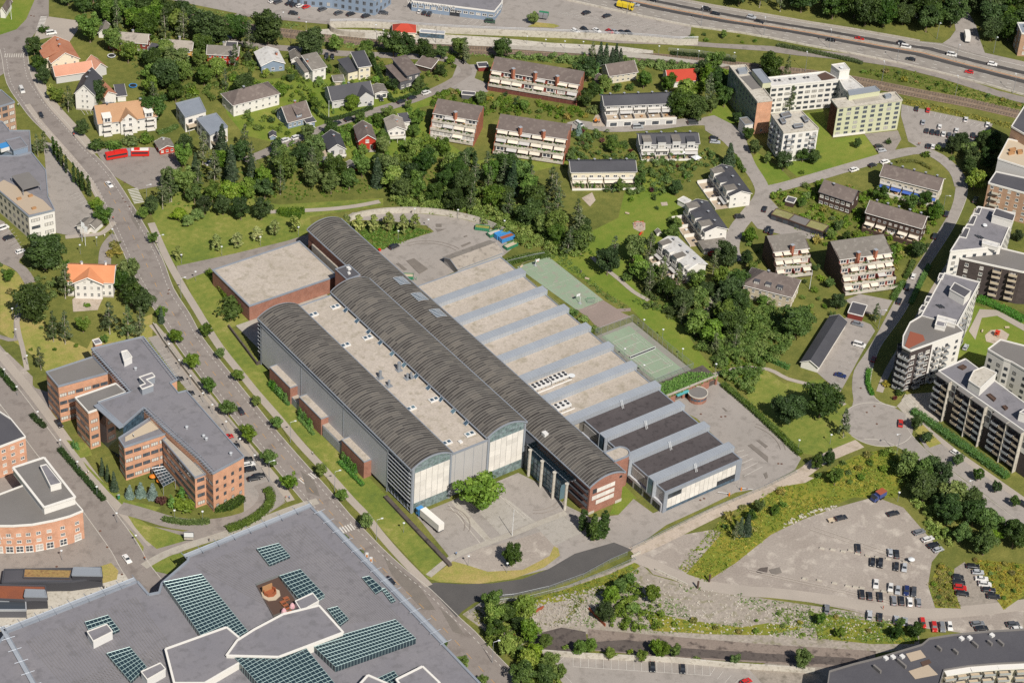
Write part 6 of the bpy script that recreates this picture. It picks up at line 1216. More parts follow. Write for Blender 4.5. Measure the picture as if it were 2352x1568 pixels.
def atrium(label,pts,z,h,nu,nv,slope=0.0,tint='roof_glass'):
    W=[G(*p,z+h) for p in pts];P=[Vector((v.x,v.y,0)) for v in W]
    t=link('glass_roof',None,mall,centre(P)-worldloc(mall)+Vector((0,0,z)));t['label']=label
    HOLES.append(P);zf=z-DEP;m=MB();m.face([(p.x,p.y,zf) for p in ccw3(P)]);m.build('floor_below','atrium_floor',t);m=MB();[m.face([(a.x,a.y,zf),(b_.x,b_.y,zf),(b_.x,b_.y,z),(a.x,a.y,z)]) for a,b_ in zip(P,P[1:]+P[:1])];[m.obox(a,b_,.5,z-4.4,z-4.0) for a,b_ in zip(P,P[1:]+P[:1])];m.build('well_wall','glass_blue',t)
    m=MB();top=[p+Vector((0,0,z+h)) for p in P]
    for i in range(4):
        a,b=P[i],P[(i+1)%4];m.face([a+Vector((0,0,z+.1)),b+Vector((0,0,z+.1)),b+Vector((0,0,z+h)),a+Vector((0,0,z+h))])
    m.face(top);m.build('pane',tint,t)
    m=MB();bx=lambda u,v,zz:lerp(lerp(P[0],P[1],u),lerp(P[3],P[2],u),v)+Vector((0,0,zz))
    for i in range(nu+1):
        m.beam(bx(i/nu,0,z+h+.15),bx(i/nu,1,z+h+.15),.08);m.beam(bx(i/nu,0,z),bx(i/nu,0,z+h),.05);m.beam(bx(i/nu,1,z),bx(i/nu,1,z+h),.06)
    for j in range(nv+1):
        m.beam(bx(0,j/nv,z+h+.15),bx(1,j/nv,z+h+.15),.095);m.beam(bx(0,j/nv,z),bx(0,j/nv,z+h),.05);m.beam(bx(1,j/nv,z),bx(1,j/nv,z+h),.06)
        if nv > 6 and j % 3 == 0:
            m.beam(bx(0,j/nv,z+h-1.2),bx(1,j/nv,z+h-1.2),.1)
            for i in range(nu):m.beam(bx(i/nu,j/nv,z+h-1.2 if i%2 else z+h+.1),bx((i+1)/nu,j/nv,z+h+.1 if i%2 else z+h-1.2),.06)
    m.build('frame','metal_teal',t)
    m=MB();rr=random.Random(int(pts[0][0]))
    for i in range(nu*nv//3):
        c=bx(rr.random()*.9+.05,rr.random()*.9+.05,zf);w,l=rr.uniform(.4,1.6),rr.uniform(.4,2.2);m.box((c.x-w,c.y-l,zf),(c.x+w,c.y+l,zf+.4+rr.random()*1.5),rr.randrange(3))
    m.build('shop_fittings',['concrete_light','wood_red','glass_dark'],t)['kind']='stuff'
    return t
atrium('long tapering glass atrium roof between the two main roof halves',[(376,1336),(463,1318),(573,1454),(491,1500)],MH,2.2,10,24)
atrium('small square glass roof near the upper cornice',[(590,1260),(640,1247),(666,1276),(618,1296)],MH,1.0,6,6)
atrium('glass roof strip beside the roof bar terrace',[(642,1322),(690,1307),(745,1365),(700,1390)],MH,1.4,6,9)
atrium('small glass roof beside the white lift box at the left',[(195,1428),(248,1412),(274,1445),(215,1470)],MH,1.0,6,5)
atrium('glass roof with red shop interior in the lower left',[(245,1500),(298,1485),(336,1530),(300,1564)],MH,1.2,6,8)
atrium('narrow glass roof light at the road side cornice',[(832,1326),(848,1322),(880,1352),(862,1362)],MH,.6,2,4);atrium('narrow glass roof strip at the road side edge',[(876,1352),(884,1350),(908,1378),(898,1382)],MH,.6,2,5)
atrium('glass roof light below the white edged block',[(752,1398),(775,1392),(800,1420),(780,1435)],MH,.8,4,5)
atrium('broad glass vault at the bottom centre of the shopping centre',[(540,1510),(664,1440),(768,1568),(640,1620)],MH,3.0,14,18)
atrium('long glass roof wing running towards the road at the bottom',[(715,1478),(908,1422),(955,1465),(770,1530)],MH,2.4,26,8)
atrium('glass roof light at the bottom edge beside the twin white boxes',[(860,1560),(905,1540),(925,1568),(880,1600)],MH,.8,5,5)
for pts,h in (([(584,1445),(650,1410),(732,1390),(788,1452),(640,1508),(520,1505),(545,1470)],3.6),([(380,1490),(520,1440),(590,1498),(470,1568),(400,1568)],2.6),([(800,1600),(845,1550),(960,1600)],3.0),([(910,1560),(970,1530),(1010,1568),(940,1600)],3.0)):roofbox(mall,pts,MH,h,'wall_white','roof_felt',tile=False,name='raised_roof',rim=.7)
for lb,pts,h in (('lift',[(200,1450),(245,1433),(258,1450),(214,1472)],3.2),('lift',[(324,1542),(368,1522),(380,1536),(338,1560)],3.2),('lift',[(678,1380),(718,1362),(732,1380),(692,1402)],3.2)):roofbox(mall,pts,MH,h,'hvac_white','roof_felt',tile=False,name='lift_house',rim=.3)
surf('parasol_pink','d892a8','e8d0c8',1.2,3,.5)
rf=[o for o in mall.children if o.name.startswith('roof') and len(o.data.polygons) == 1][0];out_=[Vector((v.co.x,v.co.y,0))+worldloc(mall) for v in rf.data.vertices];pl=[out_]+[h for h in HOLES if all(inpoly(p.x,p.y,out_) for p in h)];vv=[p for l in pl for p in l]
b=MB();b.v=[(p.x,p.y,MH+.02) for p in vv];b.f=[tuple(f) for f in tessellate_polygon(pl)];b.k=[0]*len(b.f);bpy.data.objects.remove(rf);b.build('roof','roof_felt',mall)
m=MB();p=[G(*c,MH) for c in ((588,1345),(640,1325),(690,1395),(628,1418))];m.prism([(v.x,v.y) for v in p],MH+.05,MH+.15);bt=m.build('bar_terrace','wood_dark',mall)
m=MB()
for a,b in zip(p,p[1:]+p[:1]):m.obox(a,b,.06,MH+.15,MH+1.2)
m.build('glass_balustrade','wire_mesh',bt)
c=G(622,1365,MH);bar=thing('roof_bar','octagonal wooden bar on the dark roof terrace of the shopping centre','bar',(c.x,c.y,MH));m=MB();m.lathe((c.x,c.y,MH+.15),[(3.2,0),(3.2,.25)],8);m.build('platform','wood_pale',bar);m=MB();m.lathe((c.x,c.y+.6,MH+.4),[(2.2,0),(2.2,1.2),(1.9,1.2),(1.9,.1)],8);m.build('counter','wood_red',bar);m=MB();m.box((c.x-2,c.y+1.8,MH+.4),(c.x+1.6,c.y+2.2,MH+2.8));m.build('back_wall','wood',bar)
for i,(x,y) in enumerate(((657,1377),(650,1386),(656,1393),(662,1400),(664,1408))):
    c=G(x,y,MH);o=thing('picnic_table','brown picnic table on the roof bar terrace, %s from the bar' % ORD[i],'table',(c.x,c.y,MH+.15),'picnic tables on the roof terrace');m=MB();m.box((c.x-.9,c.y-.4,MH+.85),(c.x+.9,c.y+.4,MH+.93));m.build('table_top','wood_red',o);m=MB();m.box((c.x-.9,c.y-.95,MH+.55),(c.x+.9,c.y-.65,MH+.62));m.box((c.x-.9,c.y+.65,MH+.55),(c.x+.9,c.y+.95,MH+.62));m.build('bench','wood_red',o);m=MB();m.box((c.x-.8,c.y-.8,MH+.15),(c.x-.7,c.y+.8,MH+.85));m.box((c.x+.7,c.y-.8,MH+.15),(c.x+.8,c.y+.8,MH+.85));m.build('leg_frame','wood',o)
for i,(x,y) in enumerate(((652,1420),(671,1408))):
    c=G(x,y-10,MH);o=thing('closed_parasol','folded pink and white parasol on the roof terrace, %s one' % ('left' if i == 0 else 'right'),'parasol',(c.x,c.y,MH+.15),'folded parasols on the roof terrace');m=MB();m.lathe((c.x,c.y,MH+.15),[(.7,.2),(1.0,.9),(.75,1.8),(.2,2.6)],10);m.build('cloth','parasol_pink',o);m=MB();m.beam((c.x,c.y,MH+.1),(c.x,c.y,MH+2.9),.05);m.build('pole','pole_grey',o)
# ------------------------------------------------------------------ planting
NR_=np.random.default_rng(5)
def leafcloud(C,N,size,tone,mat,name,flat_=.6,jitter=.35):
    n=len(C);N=N+NR_.normal(0,jitter*1.6,(n,3));N /= np.linalg.norm(N,axis=1)[:,None]+1e-9
    R=NR_.normal(0,1,(n,3));U=np.cross(N,R);U /= np.linalg.norm(U,axis=1)[:,None]+1e-9;V=np.cross(N,U)
    s=size*(NR_.uniform(.6,1.35,(n,1)));a=s*NR_.uniform(.8,1.2,(n,1));b=s*NR_.uniform(.5,.95,(n,1))
    quad=np.stack([C-U*a,C-V*b+N*s*.15,C+U*a,C+V*b-N*s*.1],1).reshape(-1,3)
    me=bpy.data.meshes.new(name);me.vertices.add(4*n);me.vertices.foreach_set('co',quad.astype(np.float32).ravel())
    me.loops.add(4*n);me.loops.foreach_set('vertex_index',np.arange(4*n,dtype=np.int32));me.polygons.add(n)
    me.polygons.foreach_set('loop_start',np.arange(0,4*n,4,dtype=np.int32));me.polygons.foreach_set('loop_total',np.full(n,4,np.int32))
    at=me.attributes.new('tone','FLOAT','POINT');at.data.foreach_set('value',np.repeat(np.clip(tone+NR_.normal(0,.10,n),0,1),4).astype(np.float32))
    me.materials.append(M(mat));me.update();return me
def blobs_to_leaves(B,per,size,mat,name,up=.25,shell=.55):
    C=[];N=[];T=[]
    for (x,y,z,r,t) in B:
        k=max(6,int(per*r*r));d=NR_.normal(0,1,(k,3));d[:,2] += up;d /= np.linalg.norm(d,axis=1)[:,None]
        rr=r*NR_.uniform(shell,1.05,(k,1));C.append(np.array([x,y,z])+d*rr*np.array([1,1,.85]));N.append(d+np.array([0,0,.35]));T.append(np.full(k,t))
    return leafcloud(np.concatenate(C),np.concatenate(N),size,np.concatenate(T),mat,name)
def trunk_mesh(h,r,limbs,spread,mat='bark'):
    m=MB();m.lathe((0,0,0),[(r*1.5,0),(r,.4),(r*.8,h*.5),(r*.35,h)],6)
    for i in range(limbs):
        a=2*math.pi*i/limbs+RNG.random();z=h*RNG.uniform(.35,.75);m.beam((0,0,z),(math.cos(a)*spread,math.sin(a)*spread,z+spread*RNG.uniform(.5,1.0)),r*.3)
    return m.mesh('trunk',mat)
PROTO={}
def proto(kind,variants,f):
    PROTO[kind]=[f(i) for i in range(variants)]
def broad(i,H=13,R=5.0,mat='leaf_mid',nb=44,lo=.14,per=46,size=.36,flatb=1.0):
    B=[];zc=H*(lo+1)/2;rz=H*(1-lo)/2
    while len(B) < nb:
        p=NR_.normal(0,1,3);p /= np.linalg.norm(p);rr=NR_.uniform(.35,.86);lump=1+.16*math.sin(3*math.atan2(p[1],p[0])+i)+.1*p[2]
        r=NR_.uniform(.24,.42)*R*.9;B.append((p[0]*R*rr*lump,p[1]*R*rr*lump,zc+p[2]*rz*rr*.95,r,NR_.uniform(.1,.9)))
    return (trunk_mesh(H*.6,H*.022,5,R*.5),blobs_to_leaves(B,per,size,mat,'crown'),H)
def birch(i,H=16,R=3.4,mat='leaf_birch',nb=60,per=40,size=.27):
    B=[]
    for k in range(nb):
        t=NR_.uniform(.15,1);z=H*(.14+.84*t);w=R*(1-t)**.55*(.55+.45*min(1,t*4));a=NR_.uniform(0,6.28);rr=w*NR_.uniform(.3,1)
        B.append((math.cos(a)*rr,math.sin(a)*rr,z-rr*.35,NR_.uniform(.5,1.05)*(1-.4*t),NR_.uniform(.05,.95)))
    return (trunk_mesh(H*.92,H*.012,6,R*.5,'bark_birch'),blobs_to_leaves(B,per*1.5,size,mat,'crown',up=-.1),H)
def lime(i,H=8,R=2.6,mat='leaf_lime',nb=30,per=40,size=.36):
    B=[]
    for k in range(nb):
        t=NR_.uniform(0,1);z=H*(.17+.79*t);w=R*math.sin(math.pi*min(1,.18+.80*t**.75))**.8;a=NR_.uniform(0,6.28);rr=w*NR_.uniform(.35,.82)
        B.append((math.cos(a)*rr,math.sin(a)*rr,z,NR_.uniform(.55,.95),NR_.uniform(.1,.95)))
    return (trunk_mesh(H*.6,H*.018,4,R*.4),blobs_to_leaves(B,per*1.3,size,mat,'crown'),H)
def ballt(i):return broad(i,5.5,2.3,'leaf_dark',40,.24,60,.30)
def poplar(i,H=11,R=1.1,mat='leaf_dark'):
    B=[]
    for k in range(34):
        t=k/34;z=H*(.06+.92*t);w=R*math.sin(math.pi*(.12+.84*t))**.6;a=NR_.uniform(0,6.28);rr=w*NR_.uniform(.1,.6);B.append((math.cos(a)*rr,math.sin(a)*rr,z,NR_.uniform(.45,.75)*(w/R*.7+.35),NR_.uniform(.1,.9)))
    return (trunk_mesh(H*.8,.14,3,.4),blobs_to_leaves(B,70,.30,mat,'crown'),H)
def spruce(i,H=13,R=2.6,mat='leaf_spruce'):
    C=[];N=[];T=[];lay=17
    for k in range(lay):
        t=k/lay;z=H*(.06+.93*t);w=R*(1-t)**.9*NR_.uniform(.82,1.1)+.12;n=int(16+95*(1-t));a=NR_.uniform(0,6.28,n);rr=w*np.sqrt(NR_.uniform(.08,1,n));tone=NR_.uniform(.1,.8)
        C.append(np.stack([np.cos(a)*rr,np.sin(a)*rr,z-rr*.38+NR_.normal(0,.12,n)],1));N.append(np.stack([np.cos(a)*.5,np.sin(a)*.5,np.full(n,1.)],1));T.append(np.full(n,tone)+NR_.normal(0,.15,n))
    return (trunk_mesh(H*.9,.16,0,0),leafcloud(np.concatenate(C),np.concatenate(N),.42,np.concatenate(T),mat,'crown',jitter=.2),H)
def shrub(i,H=2.4,R=1.7,mat='leaf_mid'):
    B=[(NR_.uniform(-.6,.6)*R,NR_.uniform(-.6,.6)*R,NR_.uniform(.2,.72)*H,NR_.uniform(.3,.5)*R,NR_.uniform(.1,.95)) for _ in range(13)]
    return (trunk_mesh(H*.4,.06,4,R*.4),blobs_to_leaves(B,60,.24,mat,'crown'),H)
def thuja(i,H=3.4,R=.62,mat='leaf_thuja'):
    B=[(NR_.normal(0,.12),NR_.normal(0,.12),H*(.1+.84*k/12),R*(1-.75*(k/12)**1.8),NR_.uniform(.2,.8)) for k in range(13)]
    return (trunk_mesh(H*.5,.06,0,0),blobs_to_leaves(B,130,.17,mat,'crown'),H)
proto('broad',4,lambda i:broad(i));proto('dark',4,lambda i:broad(i,13,5.2,'leaf_dark',46,.12));proto('light',3,lambda i:broad(i,11,4.8,'leaf_light',42,.1));proto('big',2,lambda i:broad(i,15,6.6,'leaf_dark',70,.08,40,.38))
proto('birch',4,birch);proto('lime',3,lime);proto('street',3,lambda i:broad(i,7.4,3.1,'leaf_mid',36,.2,62,.30));proto('ball',1,ballt);proto('poplar',2,poplar);proto('spruce',3,spruce);proto('blue',1,lambda i:spruce(i,6,2.1,'leaf_blue'))
proto('shrub',3,shrub);proto('lshrub',2,lambda i:shrub(i,2.4,1.8,'leaf_light'));proto('dshrub',2,lambda i:shrub(i,2.8,1.8,'leaf_dark'));proto('yshrub',2,lambda i:shrub(i,1.6,1.5,'leaf_yellow'));proto('rshrub',1,lambda i:shrub(i,2.6,1.5,'leaf_red'));proto('thuja',2,thuja)
KN={'broad':('broadleaf_tree','tree','leafy green tree'),'dark':('broadleaf_tree','tree','dense dark tree'),'light':('broadleaf_tree','tree','bright green tree'),'big':('broadleaf_tree','tree','huge dark tree'),'birch':('birch_tree','birch','tall loose birch'),'lime':('lime_tree','tree','pale green oval tree'),'street':('street_tree','tree','round street tree'),
      'ball':('ball_tree','tree','clipped ball tree'),'poplar':('poplar_tree','poplar','slim columnar tree'),'spruce':('spruce_tree','spruce','dark conical spruce'),'blue':('blue_spruce','spruce','bluish conical spruce'),'shrub':('shrub','shrub','green shrub'),'lshrub':('shrub','shrub','light green shrub'),'dshrub':('shrub','shrub','dark green shrub'),'yshrub':('shrub','shrub','yellow green shrub'),'rshrub':('shrub','shrub','reddish shrub'),'thuja':('thuja','conifer','slim green conifer')}
def plant(kind,p,h,wide=1.0,label=None,group=None,z=0):
    v=PROTO[kind];tm,cm,H0=v[RNG.randrange(len(v))];nm,cat,_=KN[kind]
    t=thing(nm,label,cat,(p[0],p[1],z),group);s=h/H0;t.rotation_euler=(0,0,RNG.uniform(0,6.28));t.scale=(s*wide*RNG.uniform(.84,1.14),s*wide*RNG.uniform(.84,1.14),s);t.rotation_euler=(RNG.uniform(-.05,.05),RNG.uniform(-.05,.05),RNG.uniform(0,6.28))
    link('trunk',tm,t);link('crown',cm,t);return t
NPL={}
def grove(where,items,group=None):
    by={}
    for it in items:by.setdefault(KN[it[0]][2],[]).append(it)
    for nm,L in by.items():
        L.sort(key=lambda a:a[1])
        for i,it in enumerate(L):
            p=G(it[1],it[2],it[3]*.55);lb=nm+' '+where+('' if len(L) == 1 else ', %s from the left' % ordw(i));plant(it[0],p,it[3],it[4] if len(it) > 4 else 1.0,lb,group or where)
PLACED=[];TS=1.32
def scatter(where,poly,sp,kinds,h0,h1,seed=1,wide=1.0,foot=1.0,maxn=400,extra=()):
    rr=random.Random(seed);W=[G(*p) for p in poly];xs=[p.x for p in W];ys=[p.y for p in W];items=list(extra);pts=[];tries=0;fails=0
    while fails < 260 and len(items) < maxn:
        x=rr.uniform(min(xs),max(xs));y=rr.uniform(min(ys),max(ys));k=rr.choice(kinds);h=rr.uniform(h0,h1)*TS*(.34 if 'shrub' in k else .5 if k == 'thuja' else 1.25 if k in ('birch','spruce') else 1)
        d0=sp*(.85 if 'shrub' in k or k == 'thuja' else 1.02)
        if not inpoly(x,y,W) or any((x-a)**2+(y-b)**2 < (d0*.5+e*.5)**2 for a,b,e in pts) or any((x-a)**2+(y-b)**2 < (d0*.5+e*.4)**2 for a,b,e in PLACED) or any(inpoly(x+dx,y+dy,f) for f in FOOT for dx,dy in ((0,0),(2.0,0),(-2.0,0),(0,2.0),(0,-2.0))) or onroad(x,y):fails += 1;continue
        fails=0;pts.append((x,y,d0));u,v=PJ((x,y,h*.55));items.append((k,u,v,h,wide))
    PLACED.extend(pts);grove(where,items)
ROADS=[]
for o in bpy.data.objects:
    if o.type == 'MESH' and o.parent is None and any(o.name.startswith(k) for k in ('main_road','housing_road','side_street','street','cycle_path','avenue','pavement','footpath','motorway','railway','service_yard','forecourt','delivery','new_road','access_road','turning','housing_yard','car_park','gravel_car','ball_court','tennis','bus_turn','service_road','side_road','cycle_way','platform','gravel_track','asphalt_yard')):
        for pl in o.data.polygons:P=[tuple(o.data.vertices[i].co) for i in pl.vertices];ROADS.append((min(p[0] for p in P)-.8,max(p[0] for p in P)+.8,min(p[1] for p in P)-.8,max(p[1] for p in P)+.8,P))
FOOT += [[Vector(p) for p in f] for f in ([(-95,-66,0),(-36,-66,0),(-36,95,0),(-95,45,0)],[(-45,-100,0),(24,-113,0),(24,42,0),(-20,92,0),(-45,92,0)],[(-82,62,0),(-36,62,0),(-36,94,0),(-82,94,0)])]
def onroad(x,y):
    for a,b,c,d,P in ROADS:
        if a < x < b and c < y < d and (inpoly(x,y,P) or inpoly(x+.9,y,P) or inpoly(x-.9,y,P) or inpoly(x,y+.9,P) or inpoly(x,y-.9,P)):return True
    return False
S='street'
grove('between main road and brick office',[(S,370,717,6.5),(S,402,772,7),(S,440,829,7.6),(S,479,884,7.6),(S,524,936,7.6),(S,570,994,8),(S,618,1051,8),(S,665,1106,7.6)])
grove('on the verge before the barrel hall',[(S,327,490,6.5),(S,350,545,5.5),(S,472,757,6.2),(S,505,811,5),(S,547,861,6),(S,588,921,4.6),(S,635,971,6),(S,738,1079,6),(S,785,1136,5.6),(S,841,1196,7)])
grove('along the cornice of the shopping centre',[(S,825,1272,5),(S,790,1235,4),(S,1018,1478,4.6),(S,1060,1520,5.5),(S,1110,1560,5)])
grove('on the lawn beside the service road',[('lime',410,580,6.6,1.15),('lime',497,556,7.4,1.15),('lime',545,549,7.4,1.1),('lime',590,536,6.8,1.15),('lime',632,522,7.4,1.1),('lime',678,512,7.6,1.1)])
grove('before the curved wall of the service yard',[('lime',795,508,7),('lime',824,513,8.5),('lime',857,511,8.5),('lime',890,506,8.5),('lime',925,513,9),('lime',953,508,7.5)])
grove('in the row beside the office car park',[('poplar',122,332,10),('poplar',131,344,10.5),('poplar',141,358,10),('poplar',151,374,9.5),('poplar',168,394,10.5),('poplar',179,405,10),('poplar',189,414,10),('poplar',204,424,11)])
grove('at the corner of the brick wing',[('poplar',1341,1190,10,1.6),('poplar',1368,1206,12.5,1.6),('poplar',1388,1200,13,1.6),('poplar',1354,1214,7,1.5),('poplar',1376,1214,9,1.5)])
grove('on the lawn of the orange brick office',[('spruce',234,1066,8.5,.8),('spruce',246,1081,8,.8),('spruce',262,1101,9.5,.85),('blue',296,1126,5.6),('blue',322,1121,6),('blue',349,1124,6.4),('thuja',392,1148,5.5,1.3),('thuja',416,1130,6.5,1.2),('thuja',168,1018,3.6,1.2),('thuja',177,1022,3.6,1.2),('lshrub',420,1155,3.4,1.9),('rshrub',370,1145,4)])
grove('on the forecourt of the barrel roofed hall',[('light',1102,1127,15,1.12),('dark',1178,1273,9.5,.95)])
grove('beside the turning circle',[('big',1819,934,14,.95),('big',1889,915,16,1.05),('birch',1943,967,14,1.15),('dark',2106,968,7.5,.8),('ball',2130,1003,5.5,1.1)])
grove('on the parking strip of the avenue',[('ball',2201,1055,5.6),('ball',2248,1089,5.6),('ball',2288,1117,5.2),('ball',2331,1150,5)])
grove('in the manor garden',[('big',100,575,16.9,1.1),('big',75,690,18.2,.8),('birch',147,640,16.9),('birch',120,742,15.6),('birch',147,748,15.6),('broad',190,742,7.8),('broad',300,618,11.7),('dark',300,668,13),('birch',250,725,15.6,1.1),('birch',292,738,16.9),('birch',320,735,15.6),('dark',330,690,11.7),('dark',275,640,10.4),('yshrub',262,580,2.2,1.6),('yshrub',265,560,2,1.5),('light',222,468,6.5),('broad',236,492,10.4),('birch',92,818,11.7),('spruce',370,720,7.8),('dshrub',150,602,2,1.6),('lshrub',200,700,1.6,1.5)])
grove('at the main road end of the wood',[('birch',372,440,15.6),('birch',392,420,16.9),('dark',345,470,9.1),('light',430,505,5.5,1.4),('light',410,490,6,1.3),('light',455,490,5.5,1.4),('dark',512,468,9.75),('dark',553,478,10.4),('dark',600,478,10.4),('dark',470,470,9.1)])
scatter('in the wood behind the hall',[(350,455),(372,405),(420,382),(560,332),(600,370),(720,388),(800,402),(1000,385),(1090,392),(1200,412),(1260,480),(1340,540),(1370,600),(1300,588),(1240,545),(1130,502),(960,480),(900,470),(880,440),(700,455),(620,470),(480,470),(400,470)],6.6,['broad','broad','dark','dark','light','birch','birch','spruce','broad'],7.5,11,3)
scatter('in the upper left gardens below the railway',[(230,60),(300,50),(560,80),(590,130),(560,230),(520,220),(470,205),(420,235),(380,250),(340,240),(330,190),(300,150),(240,110)],7.4,['dark','broad','big','birch','broad','shrub','light'],7,11.5,5)
scatter('on the railway bank at the top left',[(110,0),(250,-5),(300,15),(420,45),(560,70),(560,90),(430,75),(330,50),(230,45),(160,30)],7.5,['dark','broad','big','light','broad'],8,13,6)
grove('between the railway and the housing road',[('big',615,58,18.2),('big',715,95,16.9),('big',475,60,19.5),('broad',770,98,9.1),('broad',840,107,9.1),('dark',905,97,14.3,1.1),('dark',933,102,13),('dark',970,110,10.4),('broad',1015,118,7.8),('birch',1068,115,14.3),('dark',1150,108,11.7),('broad',1055,105,10.4)])
scatter('around the split-level houses',[(560,110),(690,130),(900,140),(1040,140),(1050,170),(960,210),(880,230),(760,270),(660,310),(560,300),(520,250),(580,200)],8.5,['broad','shrub','dshrub','lshrub','dark','shrub','light','thuja'],3.5,7.5,8,maxn=85)
scatter('in the gardens around the red house',[(640,350),(760,300),(960,240),(985,330),(1080,380),(960,380),(830,395),(700,385),(620,370)],7.5,['broad','dark','shrub','light','lshrub','broad'],4,8.5,9,maxn=70)
grove('in front of the terrace flats',[('poplar',1090,365,10,1.3),('birch',1118,380,15.6),('poplar',1115,225,5,.9),('poplar',1217,380,10,1.5),('birch',1160,390,15.6),('dark',1050,385,11.7),('broad',985,350,9.1),('light',1140,240,5,.8)])
scatter('below the long terrace flats',[(1020,205),(1130,215),(1330,250),(1350,270),(1320,285),(1290,275),(1130,250),(1110,262),(1060,225)],5,['shrub','yshrub','dshrub','broad','lshrub'],4,5.5,10,maxn=60)
grove('beside the beige house',[('spruce',1379,120,13),('spruce',1391,122,13),('spruce',1405,128,11),('spruce',1415,122,12),('spruce',1427,128,10),('birch',1360,118,12),('thuja',1342,128,5),('thuja',1372,155,6),('thuja',1383,205,5),('spruce',1620,155,11)])
scatter('around the low red roofed house',[(1330,195),(1350,180),(1395,190),(1465,195),(1530,200),(1560,190),(1620,180),(1660,150),(1690,235),(1660,270),(1620,275),(1560,255),(1560,222),(1480,212),(1390,210),(1375,255),(1335,275)],6.6,['broad','dark','light','birch','dark','broad','shrub'],6,10.5,12,maxn=60,extra=[('big',1560,235,14),('big',1600,245,13),('dark',1645,180,13),('big',1770,150,14),('birch',1810,150,13)])
scatter('in the row house gardens',[(1340,290),(1400,320),(1460,355),(1620,350),(1600,380),(1560,430),(1480,455),(1400,440),(1320,430),(1300,360)],5.4,['shrub','dshrub','lshrub','broad','rshrub','shrub','thuja'],3.2,6,13,maxn=75,extra=[('spruce',1678,350,13,1.1),('blue',1330,295,6)])
scatter('in the park beside the swing',[(1400,440),(1560,440),(1590,500),(1560,560),(1490,580),(1480,545),(1520,520),(1490,450),(1430,470)],7,['shrub','broad','dshrub','dark'],3.5,6.5,14,maxn=30)
scatter('between the courts and white row houses',[(1370,620),(1420,590),(1490,600),(1530,650),(1600,660),(1640,600),(1690,620),(1690,720),(1730,760),(1660,850),(1600,790),(1560,740),(1500,690),(1460,680)],6.4,['birch','broad','birch','dark','light','shrub'],6.5,11,15,maxn=80)
scatter('between wood and ball court',[(1150,425),(1280,450),(1330,520),(1360,590),(1300,600),(1250,540),(1190,470)],6,['birch','dark','broad','birch'],8,12,16,maxn=40)
grove('on the slope above the delivery yard',[('big',1832,735,15,1.15),('dark',1700,640,10),('birch',1670,655,13)])
scatter('in the gardens among the brown row houses',[(1770,440),(1870,420),(1990,440),(2060,430),(2160,470),(2140,540),(2080,600),(2020,640),(1960,590),(1880,560),(1800,520)],6,['shrub','dshrub','lshrub','broad','dark','thuja','yshrub'],3.5,7,18,maxn=85,extra=[('dark',2110,570,9,1.1),('dark',1925,690,8),('birch',2015,715,9,1.2),('broad',1725,540,8)])
scatter('in front of the stone coloured house',[(1690,560),(1760,560),(1850,600),(1900,620),(1920,680),(1930,720),(1860,740),(1790,720),(1700,700)],6,['dark','dshrub','broad','lshrub'],3.6,6,19,maxn=36)
scatter('beside the upper right car park',[(2105,335),(2200,335),(2225,350),(2260,325),(2285,330),(2250,450),(2222,440),(2215,400),(2160,362),(2120,360)],5.2,['dark','broad','dark','light','shrub'],5,8,20,maxn=45)
scatter('on the lawn of the apartment tower',[(1690,270),(1740,345),(1800,380),(1870,350),(1870,400),(1800,405),(1740,420),(1690,330)],8,['dark','broad','shrub'],4,7.5,21,maxn=14,extra=[('birch',1818,225,14,1.1),('dark',1970,328,5),('dshrub',2040,325,3),('dark',1845,355,7)])
scatter('in the forest beyond the motorway',[(1590,-30),(2185,-30),(2185,75),(2100,78),(1960,58),(1840,38),(1700,12)],7.6,['dark','broad','big','birch','dark'],9,13,22,maxn=85)
scatter('in the top right corner forest',[(2215,-20),(2370,-30),(2370,115),(2290,110),(2262,95),(2240,45)],8,['dark','broad','big'],9,13,23,maxn=30)
scatter('on the bank beside the motorway',[(1560,82),(1640,75),(1700,85),(1760,100),(1680,100),(1580,95)],6,['shrub','lshrub','broad','dshrub'],3,5,24,maxn=25)
scatter('on the railway bank at the right',[(1960,165),(2100,200),(2330,250),(2352,262),(2352,245),(2200,200),(2060,165)],6,['shrub','lshrub','yshrub'],3,5,25,maxn=40)
scatter('in the thicket beside the avenue',[(2080,1062),(2125,1078),(2190,1145),(2262,1200),(2325,1235),(2335,1262),(2260,1285),(2180,1255),(2135,1170),(2072,1105)],5.6,['dark','broad','dark','light','shrub'],6.5,10,26,maxn=70)
scatter('along the track above the car park',[(1630,1215),(1700,1170),(1780,1130),(1850,1105),(1960,1050),(2030,1030),(2060,1070),(1990,1100),(1900,1140),(1820,1160),(1740,1210),(1660,1300),(1580,1310)],5.5,['shrub','lshrub','broad','yshrub','dark'],3.5,7,27,maxn=60,extra=[('spruce',1700,1205,9),('spruce',1716,1200,10),('birch',1690,1215,9),('dark',1880,1060,7),('dark',1905,1050,7)])
scatter('in the thicket at the lower road corner',[(1125,1395),(1200,1420),(1225,1500),(1290,1570),(1250,1590),(1170,1570),(1120,1470)],5,['light','broad','dark','light','shrub'],5.5,8.5,28,maxn=45)
scatter('on the rubble ground below the new road',[(1380,1400),(1445,1325),(1500,1375),(1470,1450),(1390,1445)],5.5,['broad','dark','light','shrub'],4,6.5,29,maxn=25)
scatter('along the wall of the lower car park',[(1215,1478),(1330,1490),(1560,1508),(1700,1522),(1700,1532),(1540,1520),(1300,1506)],5,['broad','light','shrub','lshrub'],3.5,6,30,maxn=26,extra=[('broad',1525,1490,7),('broad',1845,1510,8.5),('broad',1400,1500,5.5),('broad',1475,1505,5.5),('light',1330,1485,6.5)])
